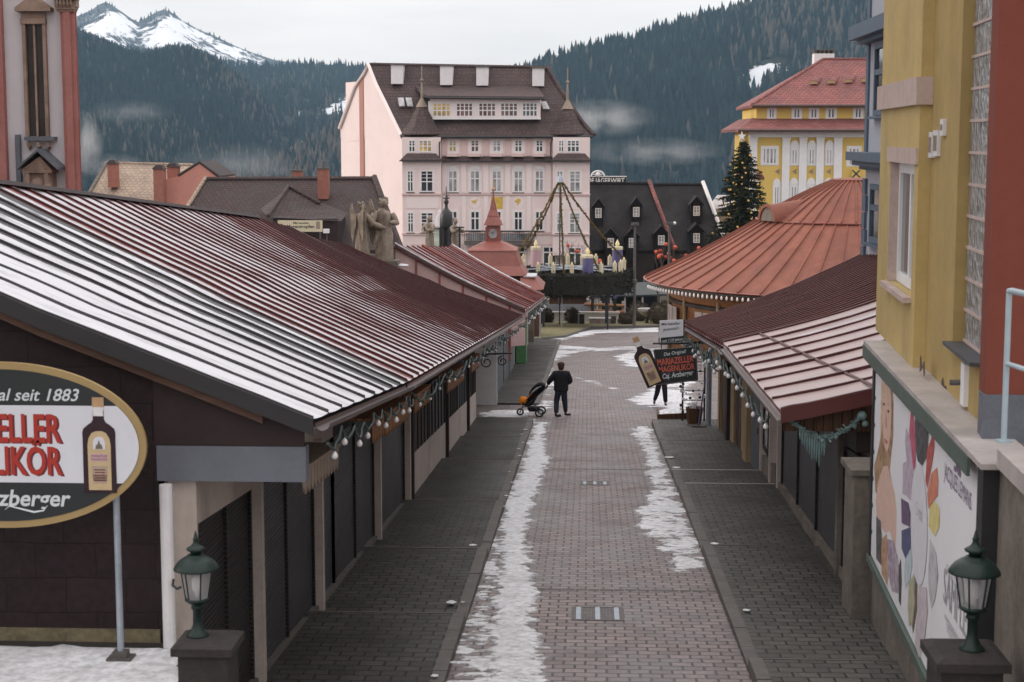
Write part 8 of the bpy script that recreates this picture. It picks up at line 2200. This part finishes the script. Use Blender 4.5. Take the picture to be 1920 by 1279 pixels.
# --- bare trees with red balls
def bare_tree(label, px, py, h, D, seed, balls, spread=.5):
    base = Vector((PY(px, py, D).x, D, FLAT if D > 130 else gz(D))); r_ = random.Random(seed)
    t = thing('bare_tree', label, 'tree', tuple(base)); mb = MB(); ends = []
    def br(p, d, L_, r, n):
        q = p + d * L_; m_ = p.lerp(q, .5) + Vector((r_.uniform(-1, 1), r_.uniform(-1, 1), 0)) * L_ * .06
        mb.tube([p, m_, q], [r, r * .85, r * .62], 5, cap=False)
        if n == 0: ends.append(q); return
        for _ in range(3 if n > 1 else 4):
            e = (d + Vector((r_.uniform(-1, 1), r_.uniform(-1, 1), r_.uniform(-.3, .8))) * spread * 1.3).normalized(); br(q.lerp(p, r_.uniform(0, .35)), e, L_ * r_.uniform(.55, .8), r * .55, n - 1)
    br(base, Vector((0, 0, 1)), h * .36, .10, 4)
    mb.build('branches', M['bark'], t)
    for k in range(balls):
        b_ = MB(); b_.ball(r_.choice(ends) - UP * .1, .16, 8, 6); b_.build('bauble', M['redball'], t, smooth=True)
bare_tree('bare twiggy tree in front of the pink hotel front', 1050, 560, 7.5, 137, 21, 3)
bare_tree('bare tree hung with red balls left of the nearer lamp post', 1108, 560, 6.0, 138, 22, 9)
bare_tree('bare tree hung with many red balls before the black inn', 1232, 540, 7.5, 140, 23, 14, .6)
bare_tree('dense bare tree beside the pavilion before the second inn', 1285, 540, 6.5, 142, 24, 4, .6)

# ------------------------------------------------------------------ people
def skin_body(name, joints, edges, mat, parent, root=0, sub=2):
    me = bpy.data.meshes.new(name); o_ = Vector(ORI[parent.name])
    me.from_pydata([tuple(Vector(p) - o_) for p, r in joints], edges, []); ob = bpy.data.objects.new(name, me); COL.objects.link(ob)
    ob.modifiers.new('skin', 'SKIN'); s = ob.modifiers.new('sub', 'SUBSURF'); s.levels = sub; s.render_levels = sub
    for k, (p, r) in enumerate(joints):
        v = me.skin_vertices[0].data[k]; v.radius = (r, r) if not isinstance(r, tuple) else r; v.use_root = (k == root)
    dg = bpy.context.evaluated_depsgraph_get(); nm = bpy.data.meshes.new_from_object(ob.evaluated_get(dg))
    bpy.data.objects.remove(ob); nm.name = name
    for p in nm.polygons: p.use_smooth = True
    nm.materials.clear(); nm.materials.append(mat)
    ob = bpy.data.objects.new(name, nm); COL.objects.link(ob); ob.parent = parent; ORI[ob.name] = ORI[parent.name]
    return ob
def person(label, base, face, k, pose, coat, hat=None, trousers='jeans', zscale=1.0):
    """pose: joint places in the person's own axes (x right, y forward, z up), 1.75 m tall"""
    t = thing('person', label, 'person', tuple(base))
    c, s = math.cos(face), math.sin(face)
    def W(p): return Vector((base.x + (p[0] * c - p[1] * s) * k, base.y + (p[0] * s + p[1] * c) * k, base.z + p[2] * k))
    J = pose
    body = [('pel', .13), ('spine', .125), ('chest', .15), ('neck0', .07), ('neck', .052), ('headb', .078), ('headm', .092), ('headt', .070),
            ('sL', .065), ('eL', .045), ('wL', .028), ('sR', .065), ('eR', .045), ('wR', .028),
            ('hL', .092), ('kL', .062), ('aL', .042), ('tL', .034), ('hR', .092), ('kR', .062), ('aR', .042), ('tR', .034)]
    ix_ = {n: i for i, (n, r) in enumerate(body)}
    E = [('pel', 'spine'), ('spine', 'chest'), ('chest', 'neck0'), ('neck0', 'neck'), ('neck', 'headb'), ('headb', 'headm'), ('headm', 'headt'), ('neck0', 'sL'), ('sL', 'eL'), ('eL', 'wL'), ('neck0', 'sR'), ('sR', 'eR'), ('eR', 'wR'),
         ('pel', 'hL'), ('hL', 'kL'), ('kL', 'aL'), ('aL', 'tL'), ('pel', 'hR'), ('hR', 'kR'), ('kR', 'aR'), ('aR', 'tR')]
    jts = [(W(J[n]), r * k * .86) for n, r in body]; edges = [(ix_[a], ix_[b]) for a, b in E]
    # hands: palm and five fingers, grown out of the wrist
    for sd in 'LR':
        w = Vector(J['w' + sd]); d = (w - Vector(J['e' + sd])).normalized(); o = d.cross(Vector((0, 1, 0)) if abs(d.y) < .8 else Vector((1, 0, 0))).normalized(); n_ = d.cross(o)
        pm = w + d * .06; jts.append((W(pm), (.036 * k, .020 * k))); pi = len(jts) - 1; edges.append((ix_['w' + sd], pi))
        for f, L_ in zip((-1.5, -.5, .5, 1.5), (.062, .078, .082, .07)):
            b0 = pm + d * .045 + o * f * .020; b1 = b0 + d * L_ * .5 + n_ * .012; b2 = b1 + d * L_ * .35 + n_ * .032
            i0 = len(jts); jts += [(W(b0), .0098 * k), (W(b1), .0088 * k), (W(b2), .0075 * k)]; edges += [(pi, i0), (i0, i0 + 1), (i0 + 1, i0 + 2)]
        b0 = pm - o * .038 + d * .0; b1 = b0 - o * .022 + d * .035; i0 = len(jts); jts += [(W(b0), .011 * k), (W(b1), .009 * k)]; edges += [(pi, i0), (i0, i0 + 1)]
    skin_body('body', jts, edges, M['skin'], t, 0, 2)
    # face: nose, ears, eyes, mouth
    hm = Vector(J['headm']); mb = MB()
    mb.tube([W(hm + Vector((0, .095, .02))), W(hm + Vector((0, .118, -.02))), W(hm + Vector((0, .095, -.03)))], [.008 * k, .014 * k, .008 * k], 6); mb.build('nose', M['skin'], t, smooth=True)
    for sd in (-1, 1):
        mb = MB(); mb.ball(W(hm + Vector((sd * .088, 0, -.01))), .026 * k, 8, 6); mb.build('ear', M['skin'], t, smooth=True)
        mb = MB(); mb.ball(W(hm + Vector((sd * .033, .080, .015))), .012 * k, 7, 5); mb.build('eye', M['ironblack'], t, smooth=True)
    mb = MB(); mb.box(*(W(hm + Vector((-.025, .083, -.062)))), *(W(hm + Vector((.025, .09, -.054))))); mb.build('mouth', M['signmaroon'], t)
    # trousers, coat, shoes
    tj = [(W(J['pel']), .145 * k * .95), (W(J['hL']), .125 * k), (W(J['kL']), .098 * k), (W(Vector(J['aL']) + Vector((0, 0, .02))), .080 * k), (W(J['hR']), .125 * k), (W(J['kR']), .098 * k), (W(Vector(J['aR']) + Vector((0, 0, .02))), .068 * k)]
    skin_body('trousers', tj, [(0, 1), (1, 2), (2, 3), (0, 4), (4, 5), (5, 6)], M[trousers], t)
    cj = [(W(Vector(J['pel']) + Vector((0, 0, -.12))), (.265 * k, .20 * k)), (W(J['pel']), (.26 * k, .20 * k)), (W(J['spine']), (.255 * k, .19 * k)), (W(J['chest']), (.265 * k, .185 * k)), (W(J['neck0']), (.12 * k, .10 * k)), (W(J['neck']), .078 * k),
          (W(J['sL']), .125 * k), (W(J['eL']), .098 * k), (W(Vector(J['wL']).lerp(Vector(J['eL']), .06)), .056 * k), (W(J['sR']), .125 * k), (W(J['eR']), .098 * k), (W(Vector(J['wR']).lerp(Vector(J['eR']), .06)), .056 * k)]
    skin_body('coat', cj, [(0, 1), (1, 2), (2, 3), (3, 4), (4, 5), (4, 6), (6, 7), (7, 8), (4, 9), (9, 10), (10, 11)], M[coat], t)
    for sd in 'LR':
        a, tt = Vector(J['a' + sd]), Vector(J['t' + sd]); d = (tt - a); d.z = 0; d.normalize(); z0 = min(a.z, tt.z) - .05
        sj = [(W(a + Vector((0, 0, .05))), .050 * k), (W(a - d * .03 + Vector((0, 0, -.035))), .050 * k), (W(a + d * .10 + Vector((0, 0, -.045))), .047 * k), (W(a + d * .19 + Vector((0, 0, -.055))), .040 * k)]
        skin_body('shoe', sj, [(0, 1), (1, 2), (2, 3)], M['shoe'], t)
    # hair and cap
    mb = MB(); hc = W(hm + Vector((0, -.008, .01)))
    mb.lathe([(.02 * k, -.11 * k), (.075 * k, -.09 * k), (.098 * k, -.02 * k), (.10 * k, .04 * k), (.085 * k, .09 * k), (.05 * k, .115 * k), (.01 * k, .12 * k)], W(hm + Vector((0, -.022, .0))), 14); mb.build('hair', M['cap'], t, smooth=True)
    if hat:
        mb = MB(); mb.lathe([(.105 * k, .03 * k), (.118 * k, .045 * k), (.118 * k, .085 * k), (.10 * k, .125 * k), (.05 * k, .145 * k), (.01 * k, .148 * k)], hc, 16); cp = mb.build('cap', M[hat], t, smooth=True)
        mb = MB(); mb.poly([W(hm + Vector((x, y, .045))) for x, y in ((-.085, .07), (-.07, .15), (0, .175), (.07, .15), (.085, .07))], (0, 0, .012 * k)); mb.build('peak', M[hat], cp)
    return t
D = 54.6; b_ = G(1052, 782); b_.z = gz(b_.y) + .004
walk = dict(pel=(0, 0, .92), spine=(0, .01, 1.08), chest=(0, .02, 1.28), neck0=(0, .02, 1.43), neck=(0, .03, 1.50), headb=(0, .05, 1.56), headm=(0, .06, 1.635), headt=(0, .055, 1.71),
            sL=(-.20, .02, 1.40), eL=(-.36, .05, 1.20), wL=(-.41, .20, 1.03), sR=(.20, .02, 1.40), eR=(.31, -.05, 1.15), wR=(.16, .16, 1.06),
            hL=(-.09, 0, .86), kL=(-.14, .10, .48), aL=(-.17, -.05, .09), tL=(-.05, .00, .04), hR=(.09, 0, .86), kR=(.13, .06, .48), aR=(.17, .10, .09), tR=(.30, .14, .04))
person('man in a black coat and brown cap pushing a pram up the square', b_, math.radians(10), 1.0, walk, 'coat', 'cap')
b2 = G(1240, 761); b2.z = gz(b2.y) + .004
stand = dict(pel=(0, 0, .92), spine=(0, 0, 1.08), chest=(0, .01, 1.27), neck0=(0, .01, 1.42), neck=(0, .02, 1.49), headb=(0, .03, 1.55), headm=(0, .04, 1.63), headt=(0, .035, 1.70),
             sL=(-.19, 0, 1.39), eL=(-.25, .02, 1.12), wL=(-.22, .14, .93), sR=(.19, 0, 1.39), eR=(.25, .02, 1.12), wR=(.22, .14, .93),
             hL=(-.09, 0, .86), kL=(-.12, .12, .48), aL=(-.15, .02, .09), tL=(-.16, .16, .04), hR=(.09, 0, .86), kR=(.15, .02, .48), aR=(.24, -.22, .12), tR=(.25, -.10, .05))
person('person with a red jacket and dark trousers walking behind the hanging bottle sign', b2, math.radians(180), .98, stand, 'redcloth', None, 'coat')
# pram
pb_ = G(998, 781); pb_.z = gz(pb_.y)
t = thing('pram', 'black three wheeled pram with an orange hood, pushed by the man in the black coat', 'pram', tuple(pb_))
def Q_(a, b2_, c): return Vector((pb_.x + a, pb_.y + b2_, pb_.z + c + (gz(pb_.y + b2_) - pb_.z) * 0))
for (a, b2_, r) in ((-.40, .10, .125), (.24, -.24, .15), (.30, .26, .15)):
    mb = MB(); n = 20
    mb.tube([Q_(a + (r - .028) * math.cos(q), b2_ , r + (r - .028) * math.sin(q)) for q in np.linspace(0, 6.283, n + 1)], .028, 7, cap=False); w_ = mb.build('wheel', M['rubber'], t, smooth=True)
    mb = MB()
    for q in range(5): an = q * 1.2566; mb.tube([Q_(a, b2_, r), Q_(a + (r - .04) * math.cos(an), b2_, r + (r - .04) * math.sin(an))], .010, 5)
    mb.ball(Q_(a, b2_, r), .03, 8, 6); mb.build('spokes', M['galv'], w_)
hnd = Vector(walk['wL']); cF, sF = math.cos(math.radians(10)), math.sin(math.radians(10))
hw_ = Vector((b_.x + hnd.x * cF - hnd.y * sF, b_.y + hnd.x * sF + hnd.y * cF, b_.z + hnd.z - .06))
mb = MB()
hp = Vector((hw_.x - pb_.x, hw_.y - pb_.y, hw_.z - pb_.z))
for s in (-.2, .2):
    mb.tube([Q_(-.40, .10 + s * .3, .13), Q_(-.30, s, .34), Q_(.05, s, .36), Q_(.27, s * 1.15, .16)], .016, 6)
    mb.tube([Q_(-.18, s, .34), Q_(.12, s, .66), Q_(hp.x - .03, hp.y + s * .7, hp.z)], .016, 6)
mb.tube([Q_(hp.x - .03, hp.y - .16, hp.z), Q_(hp.x, hp.y, hp.z + .01), Q_(hp.x - .03, hp.y + .16, hp.z)], .020, 6)
mb.build('frame', M['ironblack'], t)
def shell(pts, w0, w1, name, mat, par=t):
    mb = MB(); n = len(pts)
    def P(u, v): 
        i = min(int(u * (n - 1)), n - 2); f = u * (n - 1) - i; a, c = lerp(pts[i][0], pts[i + 1][0], f), lerp(pts[i][1], pts[i + 1][1], f); w = lerp(w0, w1, u); an = (v - .5) * math.pi
        return Q_(a + .07 * (1 - math.cos(an)) * 0, w * math.sin(an), c - .05 * math.cos(an))
    mb.grid(P, np.linspace(0, 1, 12), np.linspace(0, 1, 9)); mb.grid(lambda u, v: P(u, v) + Vector((0, 0, .035)), np.linspace(0, 1, 12), np.linspace(0, 1, 9)); return mb.build(name, M[mat], par, smooth=True)
shell([(-.34, .44), (-.14, .36), (.02, .44), (.16, .68), (.27, .92)], .18, .21, 'seat', 'coat')
shell([(.42, 1.0), (.30, 1.07), (.14, 1.02), (.0, .90), (-.10, .74)], .22, .21, 'canopy', 'coat')
shell([(-.16, .58), (.06, .76), (.24, .90), (.38, .97)], .20, .21, 'side_panel', 'coat')
shell([(-.20, .46), (.04, .62), (.22, .78), (.34, .90)], .20, .21, 'side_panel', 'coat')
mb = MB(); mb.ball(Q_(-.30, 0, .52), .15, 14, 10, sz=.95); mb.build('hood', M['orangecloth'], t, smooth=True)
shell([(-.26, .52), (-.16, .56), (-.06, .68), (.0, .76)], .13, .12, 'blanket', 'orangecloth')
mb = MB(); mb.hexa([Q_(-.10, -.15, .17), Q_(.22, -.15, .17), Q_(.22, .15, .17), Q_(-.10, .15, .17), Q_(-.16, -.17, .30), Q_(.26, -.17, .30), Q_(.26, .17, .30), Q_(-.16, .17, .30)]); mb.build('basket', M['coat'], t)
# ------------------------------------------------------------------ church on the left edge
YB_ = 48.0; CB = front(YB_)
def bx_(px): return PY(px, 150, YB_).x
def bz_(py): return PY(70, py, YB_).z
CH = thing('church', 'white baroque church wall with rose red pilasters at the left edge', 'church', (bx_(60), YB_, gz(48)))
xr_ = PY(146, 150, YB_).x; ztp = ZC + 22
mb = MB(); mb.poly([(xr_ - 12, YB_, gz(48) - 1), (xr_ - .05, YB_, gz(48) - 1), (xr_ - 4.2, YB_ + 9, gz(48) - 1), (xr_ - 12, YB_ + 9, gz(48) - 1)], (0, 0, ztp - gz(48) + 1)); mb.build('wall', M['church'], CH)
mb = MB(); mb.box(xr_ - 34, 22, gz(30) - 3, xr_ - 12.01, 58, ztp + 4); mb.build('unseen_nave', M['church'], CH)  # church body out of view, added to keep the street in shade
mb = MB(); a, b_ = bx_(121), bx_(147); mb.bx(CB, a, gz(48) - 1, b_, bz_(12), .001, .22); mb.bx(CB, a + .1, gz(48) - 1, b_ - .1, bz_(14), .221, .30); mb.build('pilaster', M['churchred'], CH)
mb = MB(); mb.poly([(xr_ - .048, YB_ - .1, gz(48) - 1), (xr_ + .05, YB_ - .1, gz(48) - 1), (xr_ - 4.1, YB_ + 9, gz(48) - 1), (xr_ - 4.19, YB_ + 9, gz(48) - 1)], (0, 0, ztp - gz(48) + 1)); mb.build('side_wall', M['churchred'], CH)
mb = MB(); a, b_ = bx_(-70), bx_(11); mb.bx(CB, a, gz(48) - 1, b_, ztp, .001, .22); mb.build('pilaster', M['churchred'], CH)
mb = MB(); a, b_ = bx_(117), bx_(149)
for k, (z0, z1, d) in enumerate(((24, 20, .32), (20, 16, .38), (16, 2, .30), (2, -4, .42), (-4, -12, .5))): mb.bx(CB, a - .03 * k, bz_(z0) + .002 * k, b_ + .03 * k, bz_(z1), .001, d)
for q in range(5): 
    p = CB.P(lerp(a, b_, (q + .5) / 5), bz_(10), .34); mb.tube([p - UP * .15, p + CB.n * .08, p + UP * .12 + CB.n * .12], [.03, .05, .02], 6)
mb.build('capital', M['churchstone'], CH)
mb = MB()
mb.bx(CB, bx_(47), bz_(256), bx_(53), bz_(46), .001, .14); mb.bx(CB, bx_(85), bz_(256), bx_(91), bz_(46), .001, .14); mb.bx(CB, bx_(45), bz_(46) + .002, bx_(92), bz_(36), .001, .18); mb.bx(CB, bx_(46), bz_(36) + .002, bx_(91), bz_(25), .001, .10)
sr = mb.build('window_surround', M['churchstone'], CH)
mb = MB(); mb.bpoly(CB, [(bx_(39), bz_(23)), (bx_(105), bz_(23)), (bx_(105), bz_(16)), (bx_(72), bz_(-8)), (bx_(39), bz_(16))], .001, .34); mb.build('window_pediment', M['churchstone'], CH)
mb = MB(); mb.bx(CB, bx_(53), bz_(256), bx_(85), bz_(47), .001, .02); mb.build('window_glass', M['voidglass'], sr)
mb = MB(); mb.bx(CB, bx_(67), bz_(256), bx_(70.5), bz_(47), .021, .10); mb.build('mullion', M['churchstone'], sr)
mb = MB(); mb.bx(CB, bx_(48), bz_(264), bx_(104), bz_(257), .001, .30); mb.build('sill', M['lead'], sr)
for px in (54, 72, 90):
    mb = MB(); p = CB.P(bx_(px), bz_(265), .0); mb.tube([p + CB.n * .22 - UP * .02, p + CB.n * .20 - UP * .14, p + CB.n * .06 - UP * .2, p + CB.n * .12 - UP * .26], [.05, .06, .05, .03], 8); mb.build('bracket', M['churchstone'], CH)
mb = MB(); mb.poly([CB.P(bx_(28), bz_(370), .05), CB.P(bx_(37), bz_(370), .05), CB.P(bx_(36.5), bz_(253), .05), CB.P(bx_(28), bz_(253), .05)], CB.n * .15); mb.build('downpipe', M['lead'], CH)
mb = MB(); mb.bx(CB, bx_(50), bz_(372), bx_(100), bz_(325), .001, .45); mb.build('portal', M['churchstone'], CH)
mb = MB()
for px in (56, 92): mb.lathe([(.10, 0), (.13, .06), (.10, .12), (.09, .5), (.13, .56)], CB.P(bx_(px), bz_(352), .5), 8)
mb.ball(CB.P(bx_(75), bz_(345), .5), .2, 10, 8); mb.build('portal_carving', M['churchstone'], CH)
mb = MB(); mb.bpoly(CB, [(bx_(48), bz_(324)), (bx_(104), bz_(324)), (bx_(104), bz_(319)), (bx_(82), bz_(293)), (bx_(48), bz_(317))], .001, .60); mb.build('portal_pediment', M['churchstone'], CH)
mb = MB()
a, b_, c = (bx_(43), bz_(318)), (bx_(83), bz_(284)), (bx_(119), bz_(318))
mb.poly([CB.P(*a, .85), CB.P(*b_, .85), CB.P(*b_, .0), CB.P(*a, .0)], (0, 0, .07)); mb.poly([CB.P(*b_, .85), CB.P(*c, .85), CB.P(*c, .0), CB.P(*b_, .0)], (0, 0, .07)); mb.build('portal_roof', M['lead'], CH)
HAZE = 0.9e-4
# ------------------------------------------------------------------ haze
def volume_mat(name, col, dens, aniso=0.0):
    m = bpy.data.materials.new(name); m.use_nodes = True
    N, L = m.node_tree.nodes, m.node_tree.links
    N.clear(); o = N.new('ShaderNodeOutputMaterial'); v = N.new('ShaderNodeVolumePrincipled')
    v.inputs['Color'].default_value = c4(col); v.inputs['Density'].default_value = dens; v.inputs['Anisotropy'].default_value = aniso
    L.new(v.outputs[0], o.inputs['Volume'])
    return m
mb = MB(); mb.box(-3200, -200, VZ - 8.0, 3200, 4450, 640)
hz = mb.build('haze', volume_mat('pale air', (0.46, 0.72, 0.95), HAZE), uv=False)
tag(hz, 'thin blue air filling the valley', None, None, 'stuff')

# drifting mist before the wooded slopes and smoke over the roofs: soft clouds of air, thinning to nothing at the rim
def soft_mat(name, col, dens):
    m = bpy.data.materials.new(name); m.use_nodes = True
    N, L = m.node_tree.nodes, m.node_tree.links
    N.clear(); o = N.new('ShaderNodeOutputMaterial'); v = N.new('ShaderNodeVolumePrincipled'); v.inputs['Color'].default_value = c4(col)
    g = coord(N, 'Generated'); a = N.new('ShaderNodeVectorMath'); a.operation = 'SUBTRACT'; a.inputs[1].default_value = (.5, .5, .5); L.new(g, a.inputs[0])
    ln = N.new('ShaderNodeVectorMath'); ln.operation = 'LENGTH'; L.new(a.outputs[0], ln.inputs[0])
    f = math_(N, L, 'SUBTRACT', 1.0, math_(N, L, 'MULTIPLY', ln.outputs['Value'], 2.0), True)
    n = noise_(N, L, g, 3.2, 4, 0.6, (1.6, 1, .7))
    n = math_(N, L, 'MULTIPLY', math_(N, L, 'SUBTRACT', n, 0.36), 4.0, True)
    L.new(math_(N, L, 'MULTIPLY', math_(N, L, 'MULTIPLY', f, n), dens), v.inputs['Density']); L.new(v.outputs[0], o.inputs['Volume'])
    return m
def puff(label, px, py, D, w, h, dp, dens, col=(.93, .94, .96), tilt=0.0):
    c = PY(px, py, D); k = D / FPX; mb = MB()
    mb.lathe([(max(.01, math.sin(math.pi * q / 12)), -math.cos(math.pi * q / 12)) for q in range(13)], (0, 0, 0), 20)
    mb.v = [(c.x + x * w * k + z * tilt * h * k, c.y + y * dp, c.z + z * h * k) for x, y, z in mb.v]
    tag(mb.build('mist', soft_mat('mist', col, dens), uv=False), label, None, None, 'stuff')
puff('bank of thin mist drifting along the right hillside beside the pink hotel', 1120, 222, 860, 120, 38, 40, .022)
puff('faint mist streak low on the right hillside', 1230, 285, 900, 150, 30, 40, .012)
puff('pale smoke plume rising behind the church', 162, 268, 300, 30, 62, 5, .26, tilt=-.12)
puff('thin smoke spreading at the foot of the left valley', 210, 312, 320, 80, 26, 8, .06)
puff('faint mist streak high in the left valley', 245, 210, 1100, 80, 24, 40, .008)
puff('low mist hanging in the left valley', 440, 310, 1000, 130, 46, 60, .006)
